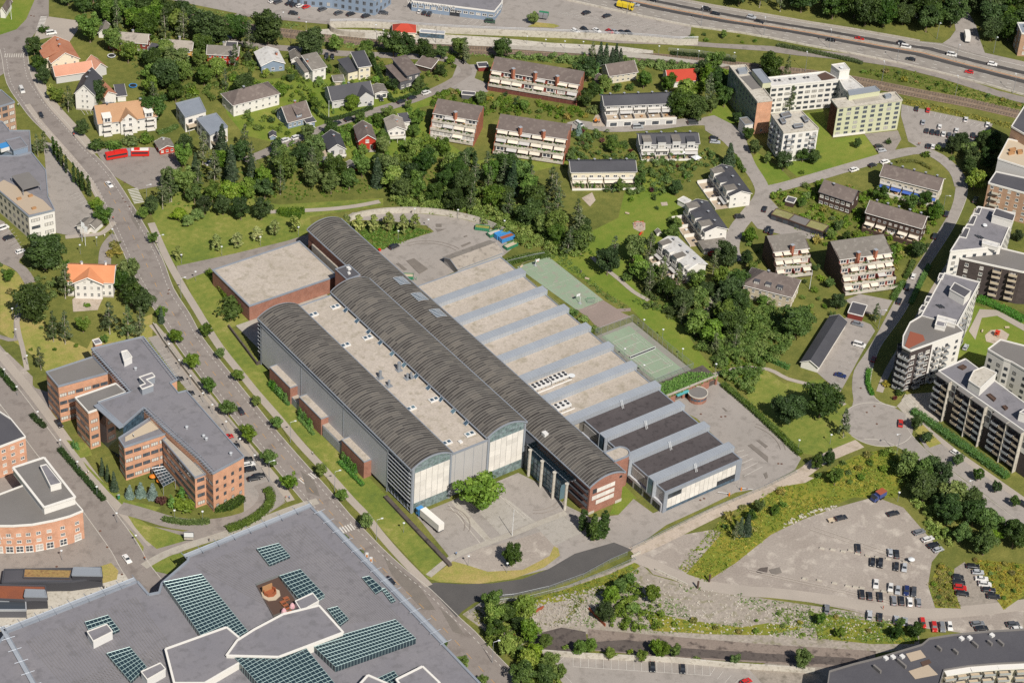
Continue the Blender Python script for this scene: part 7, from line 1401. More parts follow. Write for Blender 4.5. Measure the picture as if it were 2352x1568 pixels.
scatter('in the weeds below the cycle path',[(1580,1420),(1680,1440),(1780,1400),(1950,1420),(2100,1440),(2105,1475),(1900,1470),(1764,1455),(1640,1462)],6,['shrub','lshrub','broad','yshrub'],2.6,4.2,31,maxn=45,extra=[('dark',2060,1450,6.5),('dark',2105,1445,6.5)])
scatter('on the islands of the gravel car park',[(2140,1340),(2160,1300),(2190,1305),(2188,1345),(2205,1395),(2155,1390)],4,['shrub','yshrub','lshrub'],2.6,3.6,32,maxn=18);scatter('beside the small gravel parking',[(2235,1285),(2352,1300),(2352,1350),(2310,1395),(2275,1340)],4.5,['shrub','yshrub','lshrub'],2.6,3.6,33,maxn=24)
scatter('along the left margin meadow',[(0,590),(40,600),(30,680),(0,690)],6,['shrub','broad','yshrub'],3,5,34,maxn=10);scatter('on the lawn behind the orange brick office',[(60,800),(110,770),(240,790),(330,760),(210,775),(120,830)],9,['shrub','broad'],2.6,4,35,maxn=8)
grove('beside the storage hall and the courts',[('dshrub',527,704,6,1.6),('lshrub',1340,730,2.2,1.8),('lshrub',1365,755,2.2,1.8),('shrub',1318,715,2.2,1.6)])
grove('at the upper bend of the main road',[('dark',78,105,10.4),('dark',88,145,9.75),('dark',100,172,9.1),('lime',118,210,8,1.1),('light',130,215,8),('birch',155,225,13,1.1),('dark',220,210,11.7),('dark',190,292,7.8),('dark',350,245,15.6),('big',425,330,10.4,.8),('birch',355,215,14.3),('dshrub',225,332,4.6,1.8),('shrub',260,330,3.6,1.8),('shrub',300,322,3.6,1.8),('shrub',335,316,3.6,1.8),('broad',205,60,15.6,1.1),('birch',85,330,11.7),('birch',100,325,11.7),('dshrub',100,65,3,1.5)])
grove('on the apartment garden terraces',[('shrub',2245,560,2,1.5),('dark',2340,540,6),('dshrub',2070,900,2.6,1.4),('yshrub',2035,880,1.6,1.6),('rshrub',2056,912,2),('dark',2330,880,6)])
def hedge(label,pts,w,h,mat='leaf_mid',tile=False,z=0,den=26):
    P=smooth(world(pts,tile),3) if len(pts) > 2 else world(pts,tile);t=thing('hedge',label,'hedge',P[len(P)//2]);c0=worldloc(t);C=[];N=[]
    m=MB();L=offs(P,w*.36);R=offs(P,-w*.36)
    for i in range(len(P)-1):m.prism([(v.x,v.y) for v in (R[i],R[i+1],L[i+1],L[i])],z,z+h*.82)
    m.build('core',mat,t)
    for p,d in walk(P,.5):
        n=Vector((-d.y,d.x,0));k=int(den*.5*(w+2*h)/3)
        for _ in range(k):
            s=RNG.uniform(-h,w+h);a=p+d*RNG.uniform(-.3,.3)
            if s < 0:q3,nn=a-n*(w/2)+Vector((0,0,-s)),-n
            elif s > w:q3,nn=a+n*(w/2)+Vector((0,0,s-w)),n
            else:q3,nn=a+n*(s-w/2)+Vector((0,0,h)),Vector((0,0,1))
            C.append((q3.x-c0.x+RNG.gauss(0,.1),q3.y-c0.y+RNG.gauss(0,.1),q3.z+z+RNG.gauss(0,.09)));N.append(tuple(nn))
    C=np.array(C);tone=.45+.3*np.sin(C[:,0]*.9)*np.cos(C[:,1]*.8)+NR_.normal(0,.12,len(C));link('foliage',leafcloud(C,np.array(N),.26,tone,mat,'foliage'),t);return t
hedge('clipped hedge beside the left street, the short one',[(72,955),(103,983)],2,1.3,'leaf_dark');hedge('long clipped hedge between the left street and the office lawn',[(137,1033),(238,1150)],2,1.4,'leaf_dark');hedge('clipped hedge at the left edge beside the planted bed',[(-5,850),(36,898)],2,1.3,'leaf_dark')
hedge('long bright hedge below the balconies along the avenue',[(2096,946),(2200,1018),(2314,1098)],3.6,1.6,'leaf_thuja');hedge('bright garden hedge beside the apartment playground',[(2245,688),(2300,710),(2352,738)],4,1.5,'leaf_thuja')
hedge('low curved hedge in the lawn island of the access road',[(375,1193),(430,1202),(482,1198)],2.5,1.2,'leaf_mid');hedge('long curved hedge outside the access road bend',[(522,1218),(570,1200),(612,1170),(622,1140),(610,1125)],3.2,1.4,'leaf_mid');hedge('hedge at the south end of the orange brick office',[(492,1170),(530,1165),(556,1145)],3.5,2,'leaf_dark')
hedge('low hedge at the first brick bay of the hall',[(618,884),(663,931)],1.5,1,'leaf_thuja');hedge('low hedge at the middle brick bay of the hall',[(685,959),(720,999)],1.5,1,'leaf_thuja');hedge('low hedge at the last brick bay of the hall',[(778,1061),(833,1116)],1.6,1,'leaf_thuja')
hedge('climbing hedge along the brick annex wall',[(477,628),(500,655),(522,688)],2.2,2.2,'leaf_mid');hedge('garden hedge around the pale grey house',[(703,240),(725,258),(753,277),(800,268),(855,250)],1.6,1.6,'leaf_dark');hedge('tall garden hedge between the cream and the dark split-level houses',[(853,128),(858,150),(878,192)],2,2.2,'leaf_dark');hedge('garden hedge along the road below the dark split-level house',[(892,218),(903,235),(945,222),(983,207)],1.8,1.6,'leaf_dark')
hedge('hedge on the verge of the side street, upper part',[(2134,612),(2112,655),(2092,698)],2,1.2,'leaf_thuja');hedge('hedge on the verge of the side street, lower part',[(1996,850),(1992,880),(2003,908)],1.8,1.2,'leaf_thuja');hedge('hedge along the side street below the large terrace flats',[(2098,602),(2085,630),(2078,640)],2,1.5,'leaf_mid');hedge('garden hedge beside the flat garage of the terrace flats',[(2075,650),(2060,672),(2050,690)],2.4,1.6,'leaf_mid')
hedge('long hedge on the embankment of the delivery yard',[(1660,885),(1720,935),(1790,1000),(1838,1045)],2.6,1.4,'leaf_mid');hedge('hedge between the ball court and the ridged hall',[(1150,612),(1190,598),(1262,585)],4,1.4,'leaf_mid');hedge('hedge at the garden of the ochre roofed house',[(362,308),(385,303),(408,292)],2,1.6,'leaf_light');hedge('tall thuja hedge on the big lawn by the playground',[(1440,562),(1460,556),(1482,562)],2,2.2,'leaf_thuja');hedge('thuja hedge below the stone coloured house',[(1708,805),(1760,825),(1812,848)],1.6,1.8,'leaf_thuja');hedge('rough hedge strip beside the upper walled track',[(690,500),(640,490),(700,488)],3,2,'leaf_mid')
hedge('hedge strip of rose bushes between the cycle way and the motorway',[(1785,106),(1860,120),(1960,142),(1980,148)],2.4,1.3,'leaf_birch');hedge('hedge behind the platform fence',[(1540,125),(1600,130),(1690,142)],2.5,1.2,'leaf_dark');hedge('yellow hedge in front of the long cream row house',[(2060,375),(2100,372),(2140,390)],1.6,1.2,'leaf_yellow')
def thujas(where,pts,h,group=None,wide=1.0):
    for i,p in enumerate(pts):plant('thuja',p,h*RNG.uniform(.85,1.1),wide,'slim green conifer against %s, %s in its row' % (where,ordw(i)),group or where)
thujas('the first brick bay of the hall',[(-94.3,23-k*1.0) for k in range(5)]+[(-94.3,17-k*1.0) for k in range(6)],4.4,wide=1.1);thujas('the middle brick bay of the hall',[(-94.3,2.5-k*1.05) for k in range(9)],4.2,wide=1.1);thujas('the last brick bay of the hall',[(-94.3,-27-k*1.0) for k in range(10)],4.0,wide=1.1)
def cover(label,polyF,n,h,mat,size=.3,z=0.0,tile=False,name='undergrowth',keep=True,patch=-9):
    W=[q(*p,z) for p in polyF] if tile else [G(*p,z) for p in polyF];xs=[p.x for p in W];ys=[p.y for p in W];c0=centre(W);C=[];T=[];k=0
    while len(C) < n and k < n*6:
        k += 1;x=RNG.uniform(min(xs),max(xs));y=RNG.uniform(min(ys),max(ys))
        if not inpoly(x,y,W) or math.sin(x*.21+y*.13)+math.sin(y*.27-x*.11)+math.sin(x*.07)*.6 < patch:continue
        if keep and k % 5 == 0 and onroad(x,y):continue
        hh=RNG.random();r=.3+.5*hh;t=RNG.random()
        for _ in range(7):C.append((x-c0.x+RNG.gauss(0,r*.6),y-c0.y+RNG.gauss(0,r*.6),z+abs(RNG.gauss(0,h*(.3+.7*hh)*.6))));T.append(t)
    C=np.array(C);me=leafcloud(C,np.tile(np.array([[0,0,1.]]),(len(C),1)),size,np.array(T),mat,name);o=link(name,me,None,c0);tag(o,label,'undergrowth',kind='stuff');return o
cover('low green planting on the island of the service yard',[(815,520),(870,512),(930,520),(995,532),(940,550),(868,576),(835,545)],5000,.5,'leaf_mid',.3,keep=False)
cover('yellow flowering weeds along the track above the gravel car park',[(1560,1305),(1630,1215),(1700,1170),(1790,1120),(1850,1110),(1960,1050),(2040,1030),(2075,1060),(2075,1110),(2060,1140),(1960,1140),(1870,1175),(1770,1225),(1690,1290),(1620,1335)],5200,.45,'leaf_yellow',.3,patch=-.1)
cover('green weeds along the track above the gravel car park',[(1560,1305),(1630,1215),(1700,1170),(1790,1120),(1850,1110),(1960,1050),(2040,1030),(2075,1060),(2075,1110),(2060,1140),(1960,1140),(1870,1175),(1770,1225),(1690,1290),(1620,1335)],9500,.5,'leaf_light',.3)
cover('patchy green weeds on the rubble ground',[(1100,1400),(1250,1370),(1450,1300),(1500,1330),(1764,1378),(1950,1405),(2105,1435),(2105,1478),(1764,1460),(1460,1450),(1300,1432)],6500,.35,'leaf_mid',.26,patch=-.2);cover('patchy yellow weeds on the rubble ground',[(1070,1420),(1100,1390),(1250,1368),(1450,1300),(1500,1330),(1480,1345),(1350,1370),(1300,1430),(1215,1440),(1130,1440)],3600,.4,'leaf_yellow',.3,patch=-.3);cover('dense weeds below the cycle path',[(1780,1395),(1950,1410),(2105,1437),(2105,1478),(1900,1470),(1764,1460)],3600,.5,'leaf_light',.3)
cover('yellow weeds on the planted island of the gravel car park',[(2135,1345),(2160,1292),(2190,1308),(2186,1345),(2205,1395),(2150,1393)],2400,.5,'leaf_yellow',.3);cover('weeds beside the small gravel parking',[(2235,1285),(2352,1298),(2352,1360),(2305,1398),(2270,1345)],3000,.5,'leaf_yellow',.3);cover('weeds along the railway at the right',[(1960,165),(2100,196),(2352,258),(2352,240),(2200,195),(2060,160)],3600,.5,'leaf_light',.35);cover('weeds between the railway and the upper right car park',[(2080,225),(2200,255),(2300,280),(2352,290),(2340,300),(2270,282),(2150,255),(2075,238)],2400,.5,'leaf_yellow',.35)
cover('undergrowth of the wood behind the hall',[(350,470),(372,405),(420,382),(560,345),(600,375),(720,390),(800,402),(1000,385),(1090,392),(1200,412),(1260,480),(1340,540),(1370,600),(1300,588),(1240,545),(1130,502),(960,480),(900,470),(880,440),(700,458),(620,470),(480,480)],7000,.9,'leaf_mid',.4);cover('undergrowth on the railway bank behind the platforms',[(700,95),(860,104),(1120,125),(1330,135),(1330,150),(1120,132),(860,114),(700,104)],3000,.6,'leaf_light',.35);cover('grassy weeds between railway and cycle way',[(330,-5),(430,15),(560,42),(690,55),(690,66),(560,54),(430,30),(300,0)],2500,.5,'leaf_light',.35)
cover('creepers on the roof of the brick garage',[(1505,887),(1580,855),(1640,858),(1645,866),(1535,912)],4200,.5,'leaf_thuja',.3,z=3.9,keep=False);cover('weeds between the ball court and the wood',[(1255,590),(1262,580),(1300,590),(1370,655),(1440,705),(1432,712),(1370,670),(1310,620)],1500,.5,'leaf_light',.3)
cover('undergrowth of the slope above the delivery yard',[(1655,862),(1690,775),(1740,725),(1800,715),(1770,800),(1760,850),(1720,905)],3000,.7,'leaf_light',.35);cover('undergrowth in the grove beside the courts',[(1450,690),(1500,650),(1600,670),(1690,640),(1690,720),(1730,760),(1660,850),(1600,790),(1560,740)],3500,.6,'leaf_mid',.35);cover('undergrowth in the gardens of the upper left',[(230,70),(560,80),(590,130),(560,230),(420,240),(340,240),(300,150)],4000,.5,'leaf_mid',.35);cover('garden beds among the brown row houses',[(1770,440),(1870,420),(1990,440),(2060,430),(2160,470),(2140,540),(2080,600),(2020,640),(1960,590),(1880,560),(1800,520)],3000,.5,'leaf_light',.3);cover('garden beds of the terraced row houses',[(1340,290),(1400,320),(1460,355),(1620,350),(1600,380),(1560,430),(1480,455),(1400,440),(1320,430),(1300,360)],3200,.5,'leaf_light',.3)
def thicket(label,poly,n,R,H,mat='leaf_light',seed=1,per=46,size=.3,avoid=True):
    rr=random.Random(seed);W=[G(*p) for p in poly];xs=[p.x for p in W];ys=[p.y for p in W];c0=centre(W);B=[];k=0
    while len(B) < n and k < n*12:
        k += 1;x=rr.uniform(min(xs),max(xs));y=rr.uniform(min(ys),max(ys))
        if not inpoly(x,y,W) or (avoid and (onroad(x,y) or any(inpoly(x,y,f) for f in FOOT))):continue
        r=R*rr.uniform(.6,1.2);B.append((x-c0.x,y-c0.y,max(.4,H*rr.uniform(.3,.95)-r*.6),r,rr.uniform(.05,.95)))
    o=link('bushes',blobs_to_leaves(B,per,size,mat,'bushes',up=.5),None,c0);return tag(o,label,'bushes',kind='stuff')
thicket('bright green bushes covering the bank above the service yard',[(880,468),(1000,440),(1150,445),(1250,520),(1345,585),(1290,592),(1180,560),(1080,503),(960,484)],420,1.7,4.2,'leaf_light',1)
thicket('light green bushes on the slope above the delivery yard',[(1650,868),(1640,800),(1690,740),(1740,715),(1800,710),(1840,760),(1800,820),(1765,850),(1722,908)],260,1.6,4,'leaf_light',2)
thicket('dark bushes on the slope above the delivery yard',[(1600,800),(1650,740),(1700,700),(1780,700),(1760,780),(1700,850),(1650,860)],120,1.7,4.4,'leaf_mid',3)
thicket('mixed bushes along the station below the tracks',[(1130,120),(1300,128),(1420,138),(1560,150),(1660,168),(1660,182),(1540,168),(1420,152),(1330,150),(1140,132)],230,1.5,3.4,'leaf_light',4)
thicket('garden bushes around the red house',[(630,350),(760,300),(960,245),(985,330),(1080,380),(960,380),(830,395),(700,385),(620,372)],190,1.4,3,'leaf_mid',5)
thicket('garden bushes around the split-level houses',[(560,110),(690,130),(900,140),(1040,140),(1050,170),(960,210),(880,230),(760,270),(660,310),(560,300),(520,250),(580,200)],210,1.3,2.6,'leaf_mid',6)
thicket('garden bushes between the row houses',[(1330,290),(1400,300),(1460,345),(1620,340),(1690,380),(1600,385),(1570,440),(1480,455),(1400,445),(1310,430),(1290,360)],250,1.3,2.6,'leaf_mid',7)
thicket('garden bushes among the brown row houses',[(1770,440),(1870,420),(1990,440),(2060,430),(2160,470),(2140,540),(2080,600),(2020,640),(1960,590),(1880,560),(1800,520)],240,1.3,2.6,'leaf_mid',8)
thicket('bushes below the stepped terrace flats',[(1000,205),(1130,222),(1330,252),(1350,275),(1320,292),(1290,278),(1130,262),(1000,340),(985,300)],200,1.3,2.4,'leaf_mid',9)
thicket('shrubbery in the grove beside the courts',[(1450,690),(1500,640),(1600,670),(1690,640),(1700,720),(1730,760),(1660,850),(1600,790),(1560,740)],220,1.6,3.4,'leaf_mid',10)
thicket('shrubbery in the manor garden',[(30,600),(110,560),(150,620),(130,700),(100,780),(60,720),(40,650)],60,1.4,2.6,'leaf_mid',11)
thicket('bushes on the rubble ground',[(1370,1410),(1440,1325),(1500,1372),(1560,1440),(1460,1455),(1390,1445)],90,1.2,2.8,'leaf_mid',12)
thicket('bushes of the lower road corner',[(1115,1395),(1200,1420),(1225,1500),(1290,1575),(1180,1575),(1118,1470)],110,1.5,3.4,'leaf_light',13)
thicket('bushes beside the upper left gardens',[(230,70),(560,85),(590,130),(560,230),(420,240),(340,240),(300,150)],170,1.5,3,'leaf_mid',14)
thicket('bushes beside the apartment tower lawn',[(1690,330),(1720,400),(1745,425),(1735,430),(1700,390),(1680,345)],40,1.2,2.2,'leaf_mid',15)
thicket('weedy bushes along the avenue thicket',[(2040,1030),(2080,1062),(2140,1170),(2185,1255),(2150,1240),(2080,1130),(2060,1100)],90,1.3,2.4,'leaf_light',16)
# ------------------------------------------------------------------ vehicles
for nm,c in (('k','2e3036'),('d','55575c'),('w','f2f0ec'),('s','b9bcc0'),('g','85888d'),('r','c8302c'),('b','2c3a6e'),('m','7a2a2c'),('e','3d5a48')):
    m_=NT('paint_car_'+nm);oi=m_.n('ObjectInfo');kk=m_.n('MapRange');kk.inputs[3].default_value=.85;kk.inputs[4].default_value=1.15;m_.l(oi,'Random',kk,0);h_=m_.n('HueSaturation');h_.inputs['Color'].default_value=(*srgb(c),1);m_.l(kk,0,h_,'Value');m_.col(h_.outputs[0],.22,0,.5);m_.b.inputs['Coat Weight'].default_value=.5;m_.b.inputs['Coat Roughness'].default_value=.05
CN={'k':'black','d':'dark grey','w':'white','s':'silver','g':'grey','r':'red','b':'dark blue','m':'dark red','e':'dark green'}
flat('head_lamp','e8e8e0',.2);flat('tail_lamp','a82820',.3);flat('tyre','2a2a2c',.9);flat('car_glass','34393f',.08,spec=.7)
def car_mesh(L,wd,hood,deck,belt,roof,ws,rs,c0,c1):
    b=MB();hx=L/2;y=wd/2
    prof=[(hx-.06,.28),(hx,.5),(hx-.1,hood-.12),(hx-.3,hood),(ws,belt),(rs,belt),(-hx+.25,deck),(-hx+.02,deck-.25),(-hx,.45),(-hx+.1,.28)]
    n=len(prof)
    def sec(s,yy,zz=0):return [(x,yy,z) for x,z in prof]
    for s in (-1,1):
        inner=[(x,s*(y-.12 if z > belt-.12 else y),z) for x,z in prof];b.face(inner if s < 0 else inner[::-1])
    for i in range(n):
        (xa,za),(xb,zb)=prof[i],prof[(i+1)%n];ya=y-.12 if za > belt-.12 else y;yb=y-.12 if zb > belt-.12 else y
        b.face([(xa,-ya,za),(xa,ya,za),(xb,yb,zb),(xb,-yb,zb)])
    yt=y-.26;b.box((c1,-yt,roof-.05),(c0,yt,roof),0)
    for s in (-1,1):b.beam((ws-.02,s*(y-.13),belt),(c0,s*yt,roof-.03),.045);b.beam((rs+.02,s*(y-.13),belt),(c1,s*yt,roof-.03),.05);xm=(c0+c1)/2;b.beam((xm,s*(y-.125),belt),(xm,s*(yt+.005),roof-.03),.04)
    body=b.mesh('body',['paint_car_k'],smooth=False);g=MB();yb=y-.14;A=[(ws,-yb,belt),(ws,yb,belt),(rs,yb,belt),(rs,-yb,belt)];T=[(c0,-yt,roof-.04),(c0,yt,roof-.04),(c1,yt,roof-.04),(c1,-yt,roof-.04)]
    for i in range(4):j=(i+1)%4;g.face([A[i],A[j],T[j],T[i]])
    gl=g.mesh('windows',['car_glass']);w=MB();nn=10
    for s in (-.1,.1):pass
    i0=0;ring=[[(.32*math.cos(2*math.pi*i/nn),yy,.32*math.sin(2*math.pi*i/nn)) for i in range(nn)] for yy in (-.11,.11)]
    for i in range(nn):j=(i+1)%nn;w.face([ring[0][i],ring[0][j],ring[1][j],ring[1][i]])
    w.face(ring[0][::-1]);w.face(ring[1]);w.face([(x*.6,.12,z*.6) for x,_,z in ring[1]],1);w.face([(x*.6,-.12,z*.6) for x,_,z in ring[0]][::-1],1)
    wl=w.mesh('wheel',['tyre','metal_light']);h=MB();h.box((-.03,-.18,-.09),(.05,.18,.09));hl=h.mesh('headlight',['head_lamp']);h=MB();h.box((-.05,-.16,-.1),(.03,.16,.1));tl=h.mesh('tail_light',['tail_lamp'])
    ax=L*.31;parts=[('body',body,(0,0,0)),('windows',gl,(0,0,0))]+[('wheel',wl,(sx*ax,sy*(y-.1),.32)) for sx in (-1,1) for sy in (-1,1)]+[('headlight',hl,(hx-.1,sy*(y-.28),hood-.16)) for sy in (-1,1)]+[('tail_light',tl,(-hx+.05,sy*(y-.26),deck-.2)) for sy in (-1,1)]
    return parts
CAR={'hatch':car_mesh(4.2,1.8,.82,.95,.95,1.46,.95,-1.85,.3,-1.45),'sedan':car_mesh(4.7,1.84,.80,.95,.93,1.43,1.0,-1.65,.35,-1.0),'wagon':car_mesh(4.8,1.84,.82,1.0,.95,1.48,1.05,-2.15,.4,-1.85),'suv':car_mesh(4.6,1.9,1.0,1.1,1.08,1.68,1.0,-2.05,.45,-1.75),'van':car_mesh(5.0,1.95,1.15,1.2,1.2,1.95,1.55,-2.35,.95,-2.25)}
TN={'hatch':'hatchback','sedan':'saloon','wagon':'estate car','suv':'SUV','van':'van'}
def put_car(col,typ,p,head,label,group):
    t=thing('van' if typ == 'van' else 'car',label,'van' if typ == 'van' else 'car',(p.x,p.y,.08),group,head)
    for nm,me,loc in CAR[typ]:
        o=link(nm,me,t,loc)
        if nm == 'body':o.material_slots[0].link='OBJECT';o.material_slots[0].material=M('paint_car_'+col)
    return t
CARLIST={}
def cars(where,hd,items,types=None,tile=True,rank='from the left'):
    L=[]
    for it in items:
        col,x,y=it[0],it[1],it[2];typ=it[3] if len(it) > 3 else RNG.choice(['hatch','hatch','sedan','wagon','suv']);p=q(x,y,.7);r=q(x+hd[0],y+hd[1],.7)-p;L.append((col,typ,p,math.atan2(r.y,r.x)))
    L.sort(key=lambda a:PJ(a[2])[0 if rank == 'from the left' else 1]);by={}
    for c in L:by.setdefault((c[0],c[1]),[]).append(c)
    for (col,typ),cc in by.items():
        for i,c in enumerate(cc):put_car(col,typ,c[2],c[3],'%s %s %s%s' % (CN[col],TN[typ],where,'' if len(cc) == 1 else ', %s %s' % (ORD[i],rank)),'cars '+where)
K(3,3)
V=(-8,-90)
cars('in the top row of the gravel car park',V,[('k',828,327),('s',1123,368),('k',1182,380)]);cars('in the second row of the gravel car park',(-8,90),[('k',960,455),('k',1032,465),('k',1178,495),('s',1253,505)]);cars('in the third row of the gravel car park',(-6,90),[('w',992,653,'sedan'),('w',1126,687,'hatch'),('s',1192,712,'hatch'),('b',1272,718,'wagon'),('d',1340,728,'wagon')])
cars('in the fourth row of the gravel car park',V,[('k',862,750,'suv'),('k',935,765,'hatch'),('k',1030,772,'wagon'),('g',1155,808,'wagon'),('k',1227,808,'sedan'),('w',1303,820,'sedan'),('g',1383,825,'hatch')]);cars('below the cycle path',(4,-90),[('g',540,888,'suv'),('s',933,943,'suv'),('k',1028,958,'hatch'),('s',1180,985,'hatch'),('s',1260,1000,'hatch')]);cars('above the dark curved building',(18,90),[('r',1422,1012,'wagon'),('r',1527,1050,'suv'),('g',1600,1052,'suv'),('w',1670,1042,'hatch')])
cars('beside the thicket at the gravel car park',(60,-20),[('g',1388,178,'wagon'),('w',1468,243,'wagon'),('k',1518,298,'wagon'),('s',1563,340,'hatch')]);cars('at the upper end of the gravel lot',(60,-15),[('k',670,48,'wagon'),('k',1150,8,'wagon')]);cars('in the right row of the small parking',(55,4),[('k',1882,493,'wagon'),('s',1930,547,'hatch'),('w',1963,606,'sedan'),('w',1993,657,'suv'),('k',2028,710,'wagon'),('k',2070,770,'suv')]);cars('in the left row of the small parking',(55,6),[('k',1745,590,'hatch'),('k',1752,638,'sedan'),('r',1765,690,'suv'),('k',1785,742,'wagon')]);cars('beside the dark curved building',(58,-5),[('g',1928,1020,'wagon'),('k',1962,1062,'sedan'),('d',2250,1027,'suv'),('w',2290,1068,'hatch')])
K(2,3);cars('in the lower car park',(3,60),[('k',1291,1415,'sedan'),('k',1568,1435,'hatch')]);cars('at the bottom edge of the picture',(40,-20),[('r',2150,1552,'hatch')])
K(3,2);cars('driving round the turning circle',(3,-40),[('r',1218,748,'sedan')]);cars('on the parking strip of the avenue',(50,32),[('w',1725,1022,'hatch'),('k',2345,1490,'hatch')]);cars('beside the long low white garage',(55,15),[('w',840,30,'van'),('b',665,308,'sedan')]);cars('in the deep shade of the side street',(20,-45),[('m',972,158,'hatch')]);cars('in the apartment courtyard',(20,-35),[('s',1815,50,'hatch')])
K(3,1);cars('parked along the side street',(18,-50),[('k',1640,395,'wagon'),('k',1530,600,'suv'),('w',1335,968,'hatch'),('k',1280,1065,'suv'),('k',1205,1195,'sedan')],rank='from the top');cars('in the yard below the large terrace flats',(60,18),[('g',825,1405,'wagon')]);cars('in front of the garage row',(12,-40),[('k',30,560,'sedan'),('k',5,530,'hatch')]);cars('in the shade below the tan brick block',(18,-40),[('d',1905,270,'van')])
K(3,0);cars('on the near carriageway of the motorway',(-70,-13),[('k',575,367,'sedan'),('k',1310,542,'sedan'),('r',1848,660,'hatch')]);cars('on the far carriageway of the motorway',(70,13),[('r',840,357,'sedan'),('k',1225,393,'hatch'),('w',1268,432,'van'),('w',1690,503,'van'),('w',2062,588,'suv')]);cars('parked on the side road of the motorway',(0,50),[('k',1708,180,'hatch')])
cars('in the upper rows by the slab blocks',(8,-45),[('k',1365,998,'hatch'),('r',1470,1010,'hatch'),('w',1818,1097,'sedan'),('w',2018,1145,'sedan'),('s',1425,1123,'sedan'),('w',1578,1163,'hatch'),('w',1733,1197,'hatch')]);cars('in the long row by the slab blocks',(8,-45),[('k',1458,1200,'hatch'),('k',1510,1210,'sedan'),('k',1560,1218,'sedan'),('w',1612,1230,'sedan'),('d',1665,1240,'wagon'),('g',1717,1250,'wagon'),('s',1772,1265,'hatch'),('w',1822,1272,'van'),('k',1885,1240,'sedan')])
cars('under the trees by the slab blocks',(8,-40),[('k',1470,1340,'hatch'),('w',1515,1345,'hatch')]);cars('beside the pale green slab block',(60,-8),[('k',1018,1340,'hatch'),('s',1045,1380,'hatch')]);cars('along the road above the cream row house',(55,-18),[('w',1075,1487,'suv'),('k',960,1515,'hatch'),('w',790,1558,'suv')])
K(2,0);cars('on the motorway at the top of the picture',(70,16),[('s',1130,42,'sedan'),('k',1290,0,'suv'),('k',1788,82,'suv'),('k',1870,130,'suv'),('s',2200,157,'suv'),('k',2270,203,'wagon')]);cars('alone in the station car park bays',(55,-18),[('k',682,118,'suv'),('k',872,145,'wagon')]);cars('in the row along the station railing',(40,22),[('w',583,285,'wagon'),('k',668,272,'suv'),('w',778,278,'sedan'),('r',897,288,'hatch'),('s',943,290,'sedan'),('k',1012,297,'sedan'),('k',1070,297,'sedan')]);cars('at the end of the long terrace flats',(6,-50),[('k',655,628,'wagon')]);cars('before the row houses with garages',(60,-3),[('s',1155,1165,'van'),('d',1660,1128,'van')]);cars('in the yard of the white row houses',(60,5),[('k',1855,1268,'hatch'),('s',1865,1302,'wagon')]);cars('beside the little excavator',(30,20),[('w',620,1145,'van')])
K(1,0);cars('in front of the blue grey warehouse',(50,-18),[('w',150,10,'hatch'),('d',200,18,'suv'),('k',307,30,'sedan'),('k',352,45,'sedan'),('w',403,52,'hatch'),('r',460,62,'hatch'),('d',608,85,'suv'),('d',757,120,'suv'),('k',868,130,'suv'),('k',1008,147,'suv')]);cars('on the drive of the station car park',(60,6),[('k',343,122,'suv'),('d',1172,118,'suv'),('e',2150,198,'van')]);cars('in front of the shop with roof parking',(18,-40),[('w',1500,105,'hatch'),('k',1545,115,'sedan'),('k',1592,128,'suv')]);cars('parked beside the white split-level house',(0,45),[('k',648,518,'suv'),('k',700,522,'hatch')]);cars('parked at the housing yard',(3,50),[('k',1910,555,'suv')]);cars('beside the pale grey house',(15,42),[('k',1148,905,'hatch'),('g',1045,962,'wagon')]);cars('parked along the upper housing road',(60,-21),[('w',1562,852,'suv'),('k',1432,898,'sedan'),('k',1335,932,'sedan')]);cars('parked along the lower housing road',(60,-22),[('k',738,1133,'suv'),('k',852,1095,'suv'),('w',368,1262,'suv'),('w',270,1287,'suv'),('s',185,1315,'wagon')]);cars('in the carport of the brown roofed blue house',(45,30),[('w',508,1163,'hatch')])
K(0,0);cars('driving on the upper main road',(30,62),[('w',200,828,'van'),('k',375,1055,'sedan')]);cars('beside the terracotta roofed cream house',(60,-8),[('w',470,303,'van')]);cars('below the lower white cube house',(60,-21),[('w',1930,1495,'sedan'),('g',2030,1462,'hatch'),('w',2115,1438,'sedan')]);cars('behind the railway trees at the upper left',(60,5),[('k',950,185,'hatch'),('b',1335,250,'sedan'),('k',2085,345,'hatch')]);cars('behind the ochre roofed apartment house',(30,-10),[('k',968,965,'hatch'),('d',1020,960,'hatch')])
K(0,1);cars('turning near the bus loop',(38,42),[('w',1003,125,'sedan')]);cars('in the car park of the white office',(55,-20),[('w',25,525,'van'),('k',78,612,'wagon'),('w',185,740,'hatch')])
K(0,2);cars('on the main road beside the office trees',(-40,-58),[('k',2210,635,'sedan')]);cars('on the drive of the orange brick office',(38,52),[('k',540,750,'sedan')]);cars('behind the orange brick office',(50,-10),[('k',1637,343,'hatch'),('k',1735,475,'hatch'),('r',2092,872,'hatch'),('k',2150,955,'hatch'),('k',2262,1082,'wagon'),('w',2285,1125,'wagon'),('k',2295,1170,'suv'),('k',2330,1255,'wagon')])
K(0,3);cars('waiting at the lower left crossing',(52,70),[('w',1165,425,'sedan')]);K(1,2);cars('parked beside the zebra crossing',(60,-12),[('k',25,1230,'wagon')]);K(1,3);cars('driving on the lower main road',(60,58),[('k',1232,625,'sedan')]);K(1,1);cars('parked at the island of the service yard',(60,-25),[('k',1265,695,'suv')]);K(2,1);cars('on the yard road above the row houses',(15,-40),[('k',2320,350,'sedan'),('k',2340,545,'hatch')]);cars('beside the stepped white row houses',(60,-4),[('k',2088,420,'suv')]);cars('in the garden drive of the rusty roofed row',(60,-12),[('r',1852,757,'wagon')])
